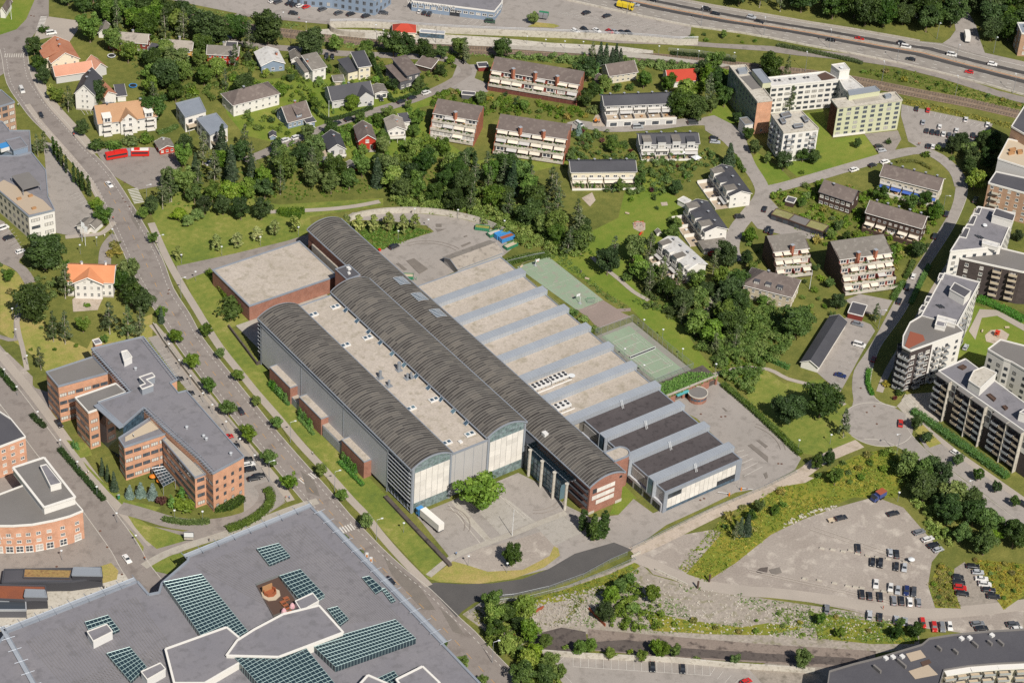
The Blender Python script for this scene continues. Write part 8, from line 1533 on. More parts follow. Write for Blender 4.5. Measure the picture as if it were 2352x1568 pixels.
def wheels(par,pts,ry,r=.5):
    me=None;b=MB();nn=10;ring=[[(r*math.cos(2*math.pi*i/nn),yy,r*math.sin(2*math.pi*i/nn)) for i in range(nn)] for yy in (-.16,.16)]
    for i in range(nn):j=(i+1)%nn;b.face([ring[0][i],ring[0][j],ring[1][j],ring[1][i]])
    b.face(ring[0][::-1]);b.face(ring[1]);me=b.mesh('wheel',['tyre'])
    for x in pts:
        for s in (-1,1):link('wheel',me,par,(x,s*ry,r))
def rounded(b,x0,x1,y0,y1,z0,z1,k=0,c=.18):b.prism([(x0+c,y0),(x1-c,y0),(x1,y0+c),(x1,y1-c),(x1-c,y1),(x0+c,y1),(x0,y1-c),(x0,y0+c)],z0,z1,k,bottom=True)
def truck(label,p,head,boxl,boxh,cabmat,boxmat,cat='lorry',name='lorry',cabh=3.2,trailer=False):
    t=thing(name,label,cat,(p.x,p.y,.08),None,head);b=MB();rounded(b,-boxl/2,boxl/2,-1.25,1.25,1.1,1.1+boxh,c=.06);b.build('cargo_box',boxmat,t,local=True);b=MB();rounded(b,boxl/2+.35,boxl/2+2.4,-1.2,1.2,.55,cabh);b.build('cab',cabmat,t,local=True)
    b=MB();b.box((boxl/2+2.35,-1.05,1.7),(boxl/2+2.46,1.05,2.8));b.box((boxl/2+1.3,-1.24,1.8),(boxl/2+2.2,1.24,2.7));b.build('windows','car_glass',t,local=True);b=MB();b.box((-boxl/2,-1.0,.7),(boxl/2+1.2,1.0,1.08));b.build('chassis','metal_dark',t,local=True);wheels(t,[boxl/2+1.3,-boxl/2+1.2,-boxl/2+2.5]+([boxl/2-1.5] if boxl > 9 else []),1.05);return t
z5=(857.5,1004.5,.2734);K(*z5);p0,p1=q(408,650,1.5),q(555,775,1.5);d=p0-p1
truck('white articulated lorry with blue cab parked on the hall forecourt',q(492,700,1.8),math.atan2(d.y,d.x),10.5,2.9,'blue_box','trim_white')
K(2,0);p=q(1020,52,1.5);d=q(1120,78,1.5)-q(940,36,1.5);flat('truck_yellow','eed034',.4);truck('yellow tipper lorry on the motorway',p,math.atan2(d.y,d.x),6,2.0,'truck_yellow','truck_yellow')
K(3,0);p=q(1830,350,1.5);d=q(1822,300,1.5)-q(1836,390,1.5);truck('white box lorry on the side road of the motorway',p,math.atan2(d.y,d.x),6,2.6,'trim_white','trim_white');p=q(2318,180,1);K(2,0)
K(3,2);p=q(1035,1410,1.2);d=q(985,1440,1)-q(1085,1385,1);flat('old_blue','4a5a94',.7);t=truck('old blue box van with a rusty roof in the weeds',p,math.atan2(d.y,d.x),3.6,1.8,'old_blue','old_blue','van','box_van',2.2);b=MB();b.box((-1.85,-1.3,2.92),(1.85,1.3,2.99));b.build('roof_plate','rust',t,local=True)
K(3,3);p=q(580,72,.6);t=thing('car_trailer','small grey trailer hitched behind the black estate car','trailer',(p.x,p.y,.06),None,math.atan2(*(lambda v:(v.y,v.x))(q(640,60)-q(580,72))));b=MB();b.box((-1.2,-.75,.5),(1.2,.75,.58));b.box((-1.2,-.75,.58),(-1.12,.75,1.0));b.box((1.12,-.75,.58),(1.2,.75,1.0));b.box((-1.2,-.78,.5),(1.2,-.72,1.0));b.box((-1.2,.72,.5),(1.2,.78,1.0));b.build('body','wood_pale',t,local=True);wheels(t,[0],.85,.3)
flat('bus_red','e03028',.3)
K(0,0)
def bus_sec(p,head,L,label,par=None):
    t=thing('bus',label,'bus',(p.x,p.y,.08),None,head) if par is None else par
    return t
pa,pb,pc=q(970,1440,1.5),q(1185,1402,1.5),q(1370,1400,1.5);hd=pa-pb;t=thing('articulated_bus','red and white articulated bus standing at the turning area','bus',(pb.x,pb.y,.08),None,0)
for a,bb,nm in ((pb+(pb-pc).normalized()*-.0,pc,'rear'),(pb,pa,'front')):
    dv=(bb-a);L=dv.length-.8;h=math.atan2(dv.y,dv.x);o=link('%s_section' % nm,None,t,(0,0,0),h);b=MB();rounded(b,.8,L+.8,-1.27,1.27,.35,2.95,c=.2);b.build('body','bus_red',o,local=True)
    b=MB();b.box((1.2,-1.3,1.45),(L+.3,1.3,2.3));b.box((L-.2,-1.0,1.2),(L+.86,1.0,2.5)) if nm == 'front' else None;b.build('windows','car_glass',o,local=True);b=MB();b.box((1.0,-1.15,2.96),(L+.6,1.15,3.05));b.build('roof','trim_white' if nm == 'rear' else 'bus_red',o,local=True)
    b=MB();b.box((2.2,-.9,3.05),(6.5 if nm == 'front' else 4.6,.9,3.4));b.build('roof_unit','bus_red',o,local=True);wheels(o,[L-1.6] if nm == 'rear' else [2.4,L-1.8],1.1)
b=MB();b.lathe((pb.x,pb.y,.5),[(1.2,0),(1.2,2.4)],12);b.build('bellows','trim_grey',t)
# ------------------------------------------------------------------ lamps, poles, signs
def lamp_protos():
    m=MB();m.lathe((0,0,0),[(.12,0),(.06,9.2)],6);a=m.mesh('pole',['pole_grey']);m=MB();m.beam((0,0,9.2),(0,-1.6,9.6),.06);m.box((-.25,-2.2,9.55),(.25,-1.4,9.72));b=m.mesh('lamp_head',['lamp_white']);m=MB();m.lathe((0,0,0),[(.08,0),(.05,4.2)],6);c=m.mesh('pole',['pole_grey']);m=MB();m.lathe((0,0,4.2),[(.12,0),(.42,.12),(.42,.3),(.1,.42)],10);d=m.mesh('lamp_head',['lamp_white']);return a,b,c,d
LPA,LPB,LPC,LPD=lamp_protos()
def lamps(where,pts,tall=True,rz=0,rank='from the left'):
    W=sorted([q(*p) for p in pts],key=lambda v:PJ(v)[0])
    for i,p in enumerate(W):
        t=thing('street_lamp' if tall else 'park_lamp','%s %s%s' % ('tall grey street lamp' if tall else 'short lamp with white cap',where,'' if len(W) == 1 else ', %s from the left' % ordw(i)),'lamp',p,'lamps '+where,rz);link('pole',LPA if tall else LPC,t);link('lamp_head',LPB if tall else LPD,t)
K(1,2);lamps('on the pavement verge beside the hall',[(315,925),(722,1380),(120,1290)],rz=1.2);K(0,1);lamps('on the upper main road verge',[(1663,1168),(1463,775),(1350,310)],rz=1.2);K(1,3);lamps('at the lower main road',[(1105,255),(2168,1380)],rz=1.2);K(3,2);lamps('along the avenue',[(1183,1025),(1845,1450)],rz=-1.5);K(3,1);lamps('along the side street by the row houses',[(1600,395),(1012,1450)],rz=.5)
K(0,2);lamps('behind the orange brick office',[(1555,105),(1648,255),(1752,400),(1865,560),(1952,665),(2078,820),(2205,980),(2340,1130)],False);lamps('along the hedge of the left street',[(160,500),(352,730),(558,990),(716,1190),(893,1420),(252,215),(45,340)],False);K(0,1);lamps('around the manor garden and flag lawn',[(890,695),(738,765),(1035,620),(118,1350),(150,1540)],False);lamps('beside the lawn of the oval trees',[(1668,855),(2038,780),(1798,1010)],False);K(0,3);lamps('on the lower left lawn islands',[(1075,95),(1252,300),(1605,70),(1862,80),(570,440)],False);K(1,3);lamps('on the grass beside the forecourt',[(1355,185),(1948,490),(2303,555)],False);K(1,1);lamps('around the service yard',[(390,600),(1305,635),(1580,530),(1852,440),(2278,540),(1455,430),(40,690)],False);K(3,2);lamps('on the lawn beside the delivery yard',[(568,940),(275,990),(1190,1470)],False);K(2,2);lamps('around the tennis court',[(1028,150),(1205,300),(1560,150),(1865,290)],False);K(2,1);lamps('near the tennis court corner',[(1205,1450),(1380,1540),(305,610)],False)
K(3,0);lamps('on the near edge of the motorway',[(560,450),(1180,580),(1720,880),(1045,745),(340,660),(2250,860)],rz=2.6);lamps('on the far edge of the motorway',[(1550,360),(2070,490),(1725,560)],rz=-.6);K(2,0);lamps('beside the motorway wall at the top',[(1055,130),(1735,240),(2310,340)],rz=2.6);lamps('on the station platform',[(135,410),(305,440),(480,455),(650,460),(1345,500),(2035,560),(1515,530),(1710,545)],False);K(1,0);lamps('on the cycle way to the station',[(250,190),(460,280),(1100,305),(1170,350),(1500,360)],False)
def mast(where,pts,h,mat,name,cat,lab,tile=True):
    W=sorted([q(*p) for p in pts],key=lambda v:PJ(v)[0])
    for i,p in enumerate(W):
        t=thing(name,lab+' '+where+('' if len(W) == 1 else ', %s from the left' % ordw(i)),cat,p,name+'s '+where);b=MB();b.lathe((p.x,p.y,0),[(.13,0),(.07,h)],8);b.build('pole',mat,t);b=MB();b.lathe((p.x,p.y,h),[(.1,0),(.16,.1),(.02,.25)],8);b.build('finial','metal_light',t)
        if name == 'catenary_mast':b=MB();b.beam((p.x,p.y,h-1),(p.x+2.6,p.y-2.6,h-.8),.07);b.build('arm',mat,t)
        if name == 'flagpole' and i < 1 and 'bright' in lab:pass
K(0,1);mast('on the lawn beside the white office',[(755,650),(785,688)],10,'lamp_white','flagpole','flagpole','white flagpole');K(2,3);K(*z5);mast('on the hall forecourt',[(1165,825)],11.5,'lamp_white','flagpole','flagpole','tall white flagpole with a red base');K(3,1);mast('on the lawn beside the dark terrace flats',[(380,1085)],9,'lamp_white','flagpole','flagpole','white flagpole');K(1,0);mast('in the hedged garden of the pale grey house',[(668,1075)],8,'lamp_white','flagpole','flagpole','white flagpole');mast('along the railway tracks',[(320,400),(715,480),(1105,430),(1650,400)],8,'concrete_dark','catenary_mast','mast','dark railway mast with side arm');K(0,0);mast('in the grass at the top left',[(105,180)],9,'lamp_white','flagpole','flagpole','white flagpole')
K(0,1);
for i,(x,y) in enumerate(((755,650),(785,688))):p=q(x,y);o=MB();c=[(p.x,p.y,9.6),(p.x+.9,p.y-1.0,9.2),(p.x+.7,p.y-.8,6.4),(p.x,p.y,7.0)];o.face(c);tag(o.build('flag','lamp_white'),'pale flag hanging limp on the %s white pole' % ('left' if i == 0 else 'right'),'flag')
def boxy(name,label,cat,p,parts,rz=0,group=None):
    t=thing(name,label,cat,p,group,rz);z0=p[2] if len(p) > 2 else 0
    for nm,mat,bx in parts:
        b=MB()
        for a,c in bx:b.box(a,c)
        b.build(nm,mat,t,local=True)
    return t
K(3,3)
for i,(x,y) in enumerate(sorted(((495,335),(595,347),(690,363),(757,355),(820,384),(912,402),(1005,415),(1103,432),(1258,460)))):p=q(x,y);t=boxy('concrete_block','concrete block in the upper line of the gravel lot, %s from the left' % ordw(i),'concrete block',p,[('block','concrete_light',[((-.9,-.3,0),(.9,.3,.55))]),('top_ridge','concrete',[((-.8,-.15,.55),(.8,.15,.72))])],-.85,'concrete blocks in the gravel car park')
for i,(x,y) in enumerate(sorted(((337,613),(470,630),(610,655),(732,680),(802,690),(863,698),(992,720),(1062,730),(1125,745)))):p=q(x,y);t=boxy('concrete_block','concrete block in the lower line of the gravel lot, %s from the left' % ordw(i),'concrete block',p,[('block','concrete_light',[((-.9,-.3,0),(.9,.3,.55))]),('top_ridge','concrete',[((-.8,-.15,.55),(.8,.15,.72))])],-.85,'concrete blocks in the gravel car park')
p=q(1310,470);t=thing('parasol','white round parasol standing among the parked cars','parasol',p);b=MB();b.lathe((p.x,p.y,2.1),[(1.2,0),(.6,.3),(.05,.45)],12);b.build('canopy','lamp_white',t);b=MB();b.beam((p.x,p.y,0),(p.x,p.y,2.4),.05);b.box((p.x-.35,p.y-.35,0),(p.x+.35,p.y+.35,.35));b.build('stand','concrete',t)
K(1,1)
def skip(label,x,y,mat,L=6,h=1.7,rz=-.95,fill='dirt'):
    p=q(x,y,.8);t=boxy('waste_container',label,'container',(p.x,p.y,.05),[('shell',mat,[((-L/2,-1.2,.15),(L/2,1.2,.25)),((-L/2,-1.25,.15),(-L/2+.1,1.25,h)),((L/2-.1,-1.25,.15),(L/2,1.25,h)),((-L/2,-1.27,.15),(L/2,-1.17,h)),((-L/2,1.17,.15),(L/2,1.27,h))]),('load',fill,[((-L/2+.12,-1.15,.25),(L/2-.12,1.15,h-.35))]),('ribs',mat,[((-L/2+.6+k*.9,-1.36,.2),(-L/2+.75+k*.9,-1.27,h)) for k in range(6)])],rz,'containers in the service yard')
skip('open green container heaped with garden waste by the curved wall',2080,525,'green_box',6,1.5,-.75,'dry_grass');skip('empty green container beside the blue skips',2190,575,'green_box',6,1.6,.0,'concrete_light');skip('closed ribbed blue container by the wood',2258,592,'blue_box',6.5,2.3,.0,'blue_box');skip('open blue container with rusty load',2302,622,'blue_box',6.5,2.1,0,'rust');skip('green open skip at the yard corner',2340,688,'green_box',6,1.5,.1,'wood_pale');skip('small green skip beside the long barrel roof',1400,972,'green_box',4,1.6,-.6,'wood_pale')
p=q(1135,735);boxy('sand_bin','small red bin at the planted island','bin',p,[('bin','red_plastic',[((-.45,-.45,0),(.45,.45,.8))]),('lid','red_plastic',[((-.5,-.5,.8),(.5,.5,.92))])])
t=thing('brick_garage','low brick garage front with two openings below the creeper bank','garage',(38.6,-60,0));b=MB();b.box((26.4,-63,3.0),(51,-62.4,4.3));b.box((26.4,-63,0),(30.5,-62.4,3.0));b.box((34,-63,0),(35.2,-62.4,3));b.box((42.5,-63,0),(47,-62.4,3));b.box((50.2,-63,0),(51,-62.4,3));b.build('front_wall','brick_red',t);b=MB();b.box((26.5,-62.3,0),(50.9,-54,3.6));b.build('body','concrete_dark',t);b=MB();b.box((30.4,-64.2,3.2),(36,-63.1,3.8));b.build('beam','wall_teal',t);b=MB();b.box((26.3,-63.1,4.3),(51.1,-62.2,4.5));b.build('coping','concrete',t)
t=thing('guard_house','round brick guard house with a flat roof in front of the brick garage','guard house',(38.8,-66,0));b=MB();b.lathe((38.8,-66,0),[(3.6,0),(3.6,3.0)],20);b.build('wall','brick_red',t);b=MB();b.lathe((38.8,-66,3.0),[(3.9,0),(3.9,.35),(3.5,.35),(3.5,.15)],20);b.build('roof_rim','concrete_light',t);b=MB();b.lathe((38.8,-66,3.02),[(3.5,0),(3.5,.14)],20);b.build('roof','roof_felt_mid',t);b=MB()
for k in range(8):a=-math.pi*.9+k*math.pi*.8/7;c=Vector((38.8+3.63*math.cos(a),-66+3.63*math.sin(a),0));u=Vector((-math.sin(a),math.cos(a),0));b.face([c-u*.55+Vector((0,0,1.4)),c+u*.55+Vector((0,0,1.4)),c+u*.55+Vector((0,0,2.3)),c-u*.55+Vector((0,0,2.3))])
b.build('window_band','glass_blue',t)
K(2,2)
for i,(x,y) in enumerate(((1995,1415),(2105,1365))):
    p=q(x,y);t=boxy('barrier_gate','orange barrier gate with white boom at the delivery road, %s one' % ('left' if i == 0 else 'right'),'barrier',p,[('cabinet','orange_plastic',[((-.25,-.25,0),(.25,.25,1.2))]),('boom','lamp_white',[((.2,-.06,1.0),(4.2,.06,1.12))]),('signal_post','pole_grey',[((-.6,-.05,0),(-.5,.05,2.6))])],2.4 if i == 0 else -.75,'barrier gates')
fence('mesh site fence along the dark new road',world([(1115,1378),(1180,1372),(1260,1354),(1340,1325),(1400,1292),(1440,1275)]),1.8);fence('mesh site fence beside the gravel track',world([(1452,1262),(1530,1222),(1640,1170),(1760,1120),(1830,1085)]),1.6);fence('mesh fence along the footpath above the rubble ground',world([(1080,1408),(1110,1385),(1200,1378),(1300,1352),(1400,1312),(1460,1285)]),1.4);fence('wire fence between the service yard and the ball court',world([(1250,588),(1225,592),(1160,608)]),1.8);fence('wire fence along the railway behind the platforms',world([(1535,118),(1600,123),(1690,136)]),1.8);fence('steel railing above the car park of the orange brick office',world([(365,765),(420,840),(480,915),(560,1010),(600,1062)]),1.1,2.5)
K(2,1)
for i,(x,y,rz,dr) in enumerate(((212,872,2.5,1),(622,1222,-.6,-1))):
    p=q(x,y);t=boxy('basketball_hoop','white basketball hoop stand at the %s end of the green court' % ('far' if i == 0 else 'near'),'basketball hoop',p,[('base','metal_light',[((-.6,-.5,0),(.6,.5,.4))]),('post','lamp_white',[((-.08,-.08,.4),(.08,.08,3.3)),((0,-.06,3.1),(1.3,.06,3.25))]),('backboard','lamp_white',[((1.3,-.9,2.9),(1.38,.9,4.0))]),('rim','red_plastic',[((1.4,-.23,3.02),(1.85,.23,3.08))])],math.radians(-90 if i == 0 else 90),'basketball hoops')
p=q(722,1205);t=boxy('goal','green handball goal at the corner of the ball court','goal',p,[('post','green_box',[((-1.6,-.06,0),(-1.5,.06,2.1))]),('post','green_box',[((1.5,-.06,0),(1.6,.06,2.1))]),('crossbar','green_box',[((-1.6,-.06,2.0),(1.6,.06,2.12))]),('net','wire_mesh',[((-1.5,.9,0),(1.5,.95,1.8))])],2.6)
p=q(1165,510);t=boxy('swing','red framed swing on the sand patch of the big lawn','swing',p,[('frame','red_plastic',[((-1.9,-.07,2.2),(1.9,.07,2.35)),((-1.9,-.9,0),(-1.8,-.78,2.3)),((-1.9,.78,0),(-1.8,.9,2.3)),((1.8,-.9,0),(1.9,-.78,2.3)),((1.8,.78,0),(1.9,.9,2.3))]),('seat','tyre',[((-1.0,-.15,.5),(-.5,.15,.58)),((.5,-.15,.5),(1.0,.15,.58))])],-.4)
p=q(1185,595);t=thing('slide','red and yellow slide on the big lawn','slide',p,None,.3);b=MB();slab(b,Vector((-2.2,-.35,.3)),Vector((-2.2,.35,.3)),Vector((.2,.35,1.6)),Vector((.2,-.35,1.6)),.1);b.build('chute','red_plastic',t,local=True);b=MB();b.box((.2,-.45,0),(.32,-.35,2.3));b.box((.2,.35,0),(.32,.45,2.3));b.box((1.0,-.45,0),(1.1,-.35,2.3));b.box((1.0,.35,0),(1.1,.45,2.3));b.box((.2,-.4,1.5),(1.1,.4,1.6));b.build('tower','paint_yellow',t,local=True)
def bench(label,x,y,rz,group='benches'):
    p=q(x,y);return boxy('bench',label,'bench',p,[('seat','wood_pale',[((-.9,-.25,.42),(.9,.25,.5))]),('leg','metal_dark',[((-.75,-.2,0),(-.65,.2,.42))]),('leg','metal_dark',[((.65,-.2,0),(.75,.2,.42))]),('backrest','wood_pale',[((-.9,.22,.55),(.9,.28,.9))])],rz,group)
bench('wooden bench on the lawn beside the ball court',688,1000,-1);bench('wooden bench at the wire corner of the ball court',88,888,.3);bench('long picnic bench on the big lawn',1057,400,-1.0);K(0,1);bench('bench against the wall of the orange roofed manor',815,1142,-.5);K(3,1);bench('bench beside the apartment playground sandpit, upper one',2195,1448,-.6);bench('bench beside the apartment playground sandpit, left one',1968,1478,.6)
K(3,1);p=q(2100,1520);boxy('climbing_frame','orange climbing frame in the apartment sandpit','climbing frame',p,[('frame','orange_plastic',[((-.8,-.8,0),(-.7,-.7,2.4)),((.7,-.8,0),(.8,-.7,2.4)),((-.8,.7,0),(-.7,.8,2.4)),((.7,.7,0),(.8,.8,2.4))]),('platform','red_plastic',[((-.8,-.8,1.2),(.8,.8,1.32)),((-.9,-.9,2.4),(.9,.9,2.5))])],.4)
K(0,0)
for i,(x,y) in enumerate(((1025,525),(1222,800))):p=q(x,y);t=thing('trampoline','round trampoline with %s in the garden' % ('a red and white rim' if i == 0 else 'a blue rim'),'trampoline',p);b=MB();b.lathe((p.x,p.y,.75),[(1.5,0),(1.5,.05)],18);b.build('mat','tyre',t);b=MB();b.lathe((p.x,p.y,.72),[(1.9,0),(1.9,.14),(1.5,.14),(1.5,.06)],18);b.build('rim_pad','lamp_white' if i == 0 else 'blue_box',t);b=MB();[b.beam((p.x+1.7*math.cos(a),p.y+1.7*math.sin(a),0),(p.x+1.7*math.cos(a),p.y+1.7*math.sin(a),.72),.05) for a in (0,1.05,2.1,3.14,4.2,5.2)];b.build('legs','metal_light',t)
K(2,0)
for i,(x,y,w,d) in enumerate(((1575,1425,3,3),(1690,1480,3.6,3.4))):
    p=q(x,y);t=thing('party_tent','white party tent in the row house garden, %s one' % ('smaller' if i == 0 else 'larger'),'tent',p);b=MB();A=[Vector((p.x+a*w/2,p.y+c*d/2,2.0)) for a,c in ((-1,-1),(1,-1),(1,1),(-1,1))];top=Vector((p.x,p.y,3.0))
    for k in range(4):b.face([A[k],A[(k+1)%4],top])
    b.build('roof_cloth','lamp_white',t);b=MB();[b.beam((a.x,a.y,0),a,.04) for a in A];b.build('post','pole_grey',t)
p=q(768,1120,.6);boxy('mini_excavator','small yellow excavator on the torn up yard of the grey row houses','excavator',p,[('tracks','tyre',[((-.8,-.7,0),(.8,-.35,.45)),((-.8,.35,0),(.8,.7,.45))]),('cab','orange_plastic',[((-.6,-.5,.5),(.3,.5,1.0)),((-.2,-.45,1.0),(.3,.3,1.9))]),('arm','orange_plastic',[((.3,-.1,.8),(1.6,.1,1.1)),((1.5,-.1,.3),(1.7,.1,1.8))]),('bucket','metal_dark',[((1.4,-.3,0),(1.9,.3,.35))])],-.6)
zone('worn_patch','dirt',[(1362,275),(1372,258),(1385,262),(1398,285),(1385,292),(1360,290)],.05)
K(2,0);p=q(285,160,1);boxy('recycling_hut','grey recycling containers with a green lid on the station car park','recycling point',p,[('bins','wall_mid_grey',[((-2.2,-1.1,0),(-.1,1.1,1.8)),((.1,-1.1,0),(2.2,1.1,1.8))]),('lid','green_box',[((-2.3,1.2,0),(2.3,2.6,2.0))])],-.8);zone('planted_bed','dry_grass',[(1212,62),(1232,52),(1272,56),(1286,61),(1272,65)],.06);grove('on the station car park island',[('light',1225,40,7)])
K(0,2);p=q(1090,1440,.8);boxy('cabinet','green service cabinet on the office lawn','cabinet',p,[('box','green_box',[((-.4,-.3,0),(.4,.3,1.6))]),('cap','metal_light',[((-.45,-.35,1.6),(.45,.35,1.7))])])
K(0,3);p=q(1735,245,1.2);boxy('billboard','white framed site map board on the lawn island','sign',p,[('panel','lamp_white',[((-1.6,-.08,1.0),(1.6,.08,3.0))]),('frame','metal_dark',[((-1.7,-.1,3.0),(1.7,.1,3.1)),((-1.7,-.1,.9),(1.7,.1,1.0)),((-1.7,-.1,1.0),(-1.6,.1,3.0)),((1.6,-.1,1.0),(1.7,.1,3.0))]),('base','concrete',[((-1.6,-.4,0),(1.6,.4,.5))])],-.6)
K(1,3)
for i,(x,y) in enumerate(((1018,420),(1055,460))):p=q(x,y,2);boxy('banner_stand','tall white banner beside the main road, %s one' % ('upper' if i == 0 else 'lower'),'banner',(p.x,p.y,0),[('cloth','lamp_white',[((-.5,-.04,1.0),(.5,.04,4.6))]),('stripe','paint_orange',[((-.3,-.06,2.4),(.3,-.04,3.6))]),('pole','pole_grey',[((-.6,-.05,0),(-.52,.05,4.8))])],-.6,'banners at the shopping centre')
K(2,3)
for i,(a,b_) in enumerate((((1095,415),(1180,370)),((1315,530),(1420,580)),((1425,585),(1520,625)),((1525,630),(1610,672)))):
    A,B=q(*a),q(*b_);t=thing('concrete_barrier','pale concrete road barrier at the cycle path, %s from the left' % ORD[i],'barrier',lerp(A,B,.5),'road barriers at the cycle path');m=MB();m.obox(A,B,.6,0,.3);m.build('foot','concrete_light',t);m=MB();m.obox(A,B,.28,.3,.85);m.build('stem','concrete_light',t)
for i,(x,y) in enumerate(((1705,690),(1812,630))):p=q(x,y,.5);t=thing('gate_post','dark round timber post beside the cycle path, %s one' % ('left' if i == 0 else 'right'),'post',(p.x,p.y,0),'timber posts');b=MB();b.lathe((p.x,p.y,0),[(.35,0),(.35,3.4),(.2,3.5)],8);b.build('post','wood_dark',t);b=MB();b.lathe((p.x,p.y,0),[(.5,0),(.4,.25)],8);b.build('collar','concrete',t)
wall('sheet_pile','rusty steel sheet pile edge in the rubble, left one',world([(1180,1460),(1200,1425),(1218,1412),(1248,1396)]),1.2,.3,'rust','sheet piling');wall('sheet_pile','rusty steel sheet pile edge in the rubble, right one',world([(1352,1400),(1372,1420),(1390,1438)]),1.2,.3,'rust','sheet piling')
K(3,2);t=thing('outdoor_steps','wide concrete steps beside the turning circle','steps',q(1290,600));A,B,C=q(1225,540),q(1335,640),q(1370,600)
for k in range(7):m=MB();f=k/7;n=(C-B);a,b_=A+n*f,B+n*f;m.obox(a+n/14,b_+n/14,(n.length)/7,0,.15*(k+1));m.build('step','concrete_light',t)
K(0,2);wall('retaining_wall','pale concrete wall below the pavement of the orange brick office car park',world([(352,748),(375,785),(420,845),(470,910)]),1.6,.35,'concrete','wall')
# ------------------------------------------------------------------ people
def person_mesh(stride=.28):
    J=[(0,0,.95),(0,0,1.2),(0,.0,1.42),(0,0,1.53),(0,.02,1.68),(.1,0,.9),(.11,stride*.5,.48),(.11,stride*.35,.08),(.11,stride*.35+.16,.04),(-.1,0,.9),(-.11,stride*.15,.5),(-.11,-stride*.9,.12),(-.11,-stride*.9+.15,.05),(.2,0,1.38),(.25,-.1,1.12),(.24,.05,.9),(-.2,0,1.38),(-.25,.08,1.12),(-.24,.22,.93)]
    Ed=[(0,1),(1,2),(2,3),(3,4),(0,5),(5,6),(6,7),(7,8),(0,9),(9,10),(10,11),(11,12),(2,13),(13,14),(14,15),(2,16),(16,17),(17,18)]
    R=[.14,.14,.15,.06,.11,.1,.07,.05,.05,.1,.07,.05,.05,.07,.05,.04,.07,.05,.04]
    me=bpy.data.meshes.new('person');me.from_pydata(J,Ed,[]);o=bpy.data.objects.new('tmp_person',me);COL.objects.link(o);md=o.modifiers.new('skin','SKIN')
    for i,r in enumerate(R):me.skin_vertices[0].data[i].radius=(r,r)
    me.skin_vertices[0].data[0].use_root=True;s=o.modifiers.new('sub','SUBSURF');s.levels=1;s.render_levels=1
    dg=bpy.context.evaluated_depsgraph_get();ev=o.evaluated_get(dg);res=bpy.data.meshes.new_from_object(ev);bpy.data.objects.remove(o);return res
PM=person_mesh()
def person(label,p,top,legs,rz=0,hair='wood_dark',z=.06):
    me=PM.copy();me.materials.clear();[me.materials.append(M(x)) for x in (top,legs,'skin',hair)]
    for f in me.polygons:c=f.center;f.material_index=3 if c.z > 1.68 or (c.z > 1.6 and c.y < 0) else 2 if c.z > 1.5 or (abs(c.x) > .2 and c.z < 1.1) else 0 if c.z > .98 else 1;f.use_smooth=True
    o=link('person',me,None,(p.x,p.y,z),rz);return tag(o,label,'person')
for a in ((0,0,168,980,'lamp_white','trim_dark','person in a white top walking at the edge of the upper main road'),(0,1,962,612,'lamp_white','wall_stucco','person in pale clothes walking on the path by the flagpoles'),(0,1,1040,450,'red_plastic','trim_dark','person in red walking beside the main road tree'),(0,2,793,1228,'lamp_white','red_plastic','person in white and red walking beside the long hedge'),(0,2,812,1215,'awning_cream','wall_stucco','person in cream walking beside the long hedge'),(0,3,1922,268,'trim_dark','trim_dark','person in dark clothes on the footpath above the shopping centre'),(0,3,1330,438,'wood_red','trim_dark','person waiting at the lower left crossing'),(0,3,955,707,'trim_dark','trim_dark','person in black on the paved square'),(1,2,520,1040,'lamp_white','trim_dark','person in a white shirt on the pavement beside the hall'),(1,2,275,1447,'red_plastic','wall_stucco','person in pink near the yellow flower bed'),(1,2,306,1447,'blue_box','trim_dark','person in blue near the yellow flower bed'),(1,3,1838,395,'blue_box','trim_dark','person in blue on the path across the forecourt'),(3,3,1055,890,'red_plastic','skin','runner in red on the cycle path'),(3,3,2032,738,'red_plastic','trim_dark','person in red beside the cars of the small gravel parking'),(2,1,632,945,'trim_dark','trim_dark','person with a pram on the lawn beside the ball court'),(1,0,1768,855,'lamp_white','wall_stucco','person in white walking on the housing road'),(3,0,1378,1338,'wood_red','trim_dark','person in dark red at the car park of the slab block, left one'),(3,0,1392,1338,'wood_red','trim_dark','person in dark red at the car park of the slab block, right one')):
    K(a[0],a[1]);person(a[6],q(a[2],a[3]),a[4],a[5],RNG.uniform(0,6))
K(0,2);person('person standing on the roof terrace of the orange brick office',q(1228,875,15.2),'lamp_white','trim_dark',1,z=15.2)
def cyclist(label,x,y,top,hd):
    p=q(x,y);d=q(x+hd[0],y+hd[1])-p;rz=math.atan2(d.y,d.x)-math.pi/2;person('cyclist in %s' % label,p,top,'trim_dark',rz,z=.35);t=thing('bicycle','bicycle ridden by the cyclist in %s' % label,'bicycle',(p.x,p.y,.06),None,rz);wm=MB();nn=12
    for i in range(nn):a,b_=2*math.pi*i/nn,2*math.pi*(i+1)/nn;wm.beam((0,.34*math.cos(a),.34+.34*math.sin(a)),(0,.34*math.cos(b_),.34+.34*math.sin(b_)),.03)
    me=wm.mesh('wheel',['tyre']);link('wheel',me,t,(0,.52,0));link('wheel',me,t,(0,-.52,0));m=MB();m.beam((0,-.5,.34),(0,.45,.8),.03);m.beam((0,.5,.34),(0,.4,1.0),.03);m.beam((-.25,.4,1.0),(.25,.4,1.0),.02);m.beam((0,-.15,.4),(0,-.2,.9),.03);m.build('frame','metal_dark',t,local=True);m=MB();m.box((-.08,-.32,.9),(.08,-.05,.96));m.build('saddle','tyre',t,local=True)
K(0,0);cyclist('pink on the upper main road',680,1258,'red_plastic',(30,45));K(1,0);cyclist('red on the cycle way at the top',395,188,'red_plastic',(60,8));cyclist('black on the cycle way near the station',832,218,'trim_dark',(60,8))
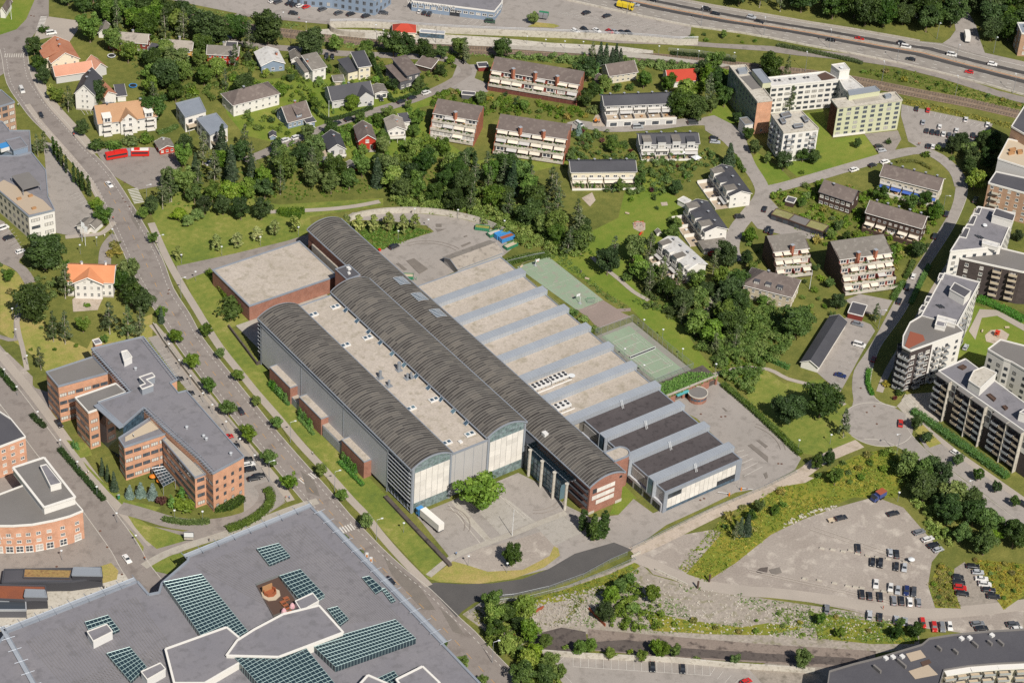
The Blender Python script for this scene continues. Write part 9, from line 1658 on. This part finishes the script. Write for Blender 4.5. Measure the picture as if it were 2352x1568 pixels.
def covers(par,pts,r=.4,mat='rust'):
    m=MB();m.lathe((0,0,0),[(r,0),(r,.012)],12);me=m.mesh('manhole_cover',mat)
    for x,y in pts:link('manhole_cover',me,par,q(x,y,.1)+Vector((0,0,.02))-worldloc(par))
surf('iron','7d5a4a','6a5046',.5,3,.2)
K(0,1);covers(ROAD,[(1145,108),(1130,255),(1152,288),(1190,330),(1553,1095),(1545,1128)],.45,'iron');K(3,2);covers(ROAD,[(1000,755),(908,650),(978,594),(852,427),(95,1120),(125,1122)],.45,'iron');K(2,2);covers(ROAD,[(1735,665),(1960,687),(1922,690),(2160,1350),(1730,1455),(1765,1440)],.45,'iron');K(0,0);covers(ROAD,[(285,145),(312,150)],.45,'iron');K(0,3);covers(ROAD,[(985,318),(920,170),(1120,568),(520,497),(2035,253)],.45,'iron')
K(1,1)
for pts in ([(1380,830),(1450,805),(1580,905),(1500,950)],[(1285,855),(1310,848),(1390,910),(1360,920)],[(1650,490),(1705,490),(1705,520),(1655,520)],[(1645,535),(1740,538),(1670,565)],[(1880,690),(1965,655),(1975,668),(1900,702)],[(1905,605),(1935,595),(1945,605),(1915,615)]):zone('asphalt_patch','patch_asphalt',pts,.062,True)
K(2,2)
for pts in ([(2165,955),(2200,940),(2352,1060),(2352,1110)],[(2245,910),(2275,905),(2352,965),(2330,980)],[(1930,612),(1945,608),(1980,640),(1965,645)],[(2310,1215),(2340,1200),(2352,1250),(2330,1260)]):zone('asphalt_patch','patch_asphalt',pts,.062,True)
zone('puddle_stain','concrete_dark',[(1736,1312),(1746,1304),(1764,1302),(1762,1314),(1744,1318)],.06);zone('puddle_stain','patch_asphalt',[(1766,1308),(1790,1302),(1796,1315),(1775,1322)],.06)
surf('tyre_mark','9a9088','a0968d',.3,2,.3);surf('tyre_mark_gravel','c0b6ab','b8aea3',.3,2,.3)
def arcs(c,rs,a0,a1,mat,z=.068):
    p=G(*c)
    for r in rs:strip('tyre_mark',mat,[Vector((p.x+r*math.cos(a),p.y+r*math.sin(a),0)) for a in [lerp(a0,a1,i/14) for i in range(15)]],.28,z)
arcs((1225,1130),(9.8,11.6),-2.2,-.6,'tyre_mark');arcs((1010,1205),(8.8,10.6),-.9,.7,'tyre_mark');arcs((985,610),(16,17.8),.2,1.5,'tyre_mark');arcs((1700,1030),(15,16.8),-.6,.5,'tyre_mark')
for a,b in (((1715,1306),(2060,1382)),((1720,1312),(2050,1386)),((1860,1215),(2090,1292)),((1870,1210),(2100,1288))):strip('tyre_mark','tyre_mark_gravel',world((a,b)),.4,.068)
def stones(label,poly,n,s0,s1,mat):
    W=[G(*p) for p in poly];xs=[p.x for p in W];ys=[p.y for p in W];m=MB()
    while len(m.f) < n*6:
        x=RNG.uniform(min(xs),max(xs));y=RNG.uniform(min(ys),max(ys))
        if not inpoly(x,y,W):continue
        s=RNG.uniform(s0,s1);a=RNG.uniform(0,3.1);d=Vector((math.cos(a),math.sin(a),0))*s;c=Vector((x,y,0));m.obox(c-d,c+d,s*RNG.uniform(.8,1.6),0,s*RNG.uniform(.5,1.1))
    o=m.build('rubble',mat);tag(o,label,'rubble',kind='stuff')
stones('loose stones and broken rubble below the new road',[(1100,1405),(1250,1375),(1400,1340),(1380,1430),(1300,1440),(1215,1440)],900,.1,.42,'concrete');stones('loose stones scattered over the waste ground',[(1440,1330),(1500,1330),(1764,1380),(2050,1420),(2050,1470),(1764,1460),(1480,1450)],900,.08,.34,'concrete_light');stones('pale boulders along the edge of the weeds',[(1790,1205),(1850,1178),(1920,1160),(1925,1166),(1850,1188),(1800,1214)],40,.25,.6,'concrete_light')
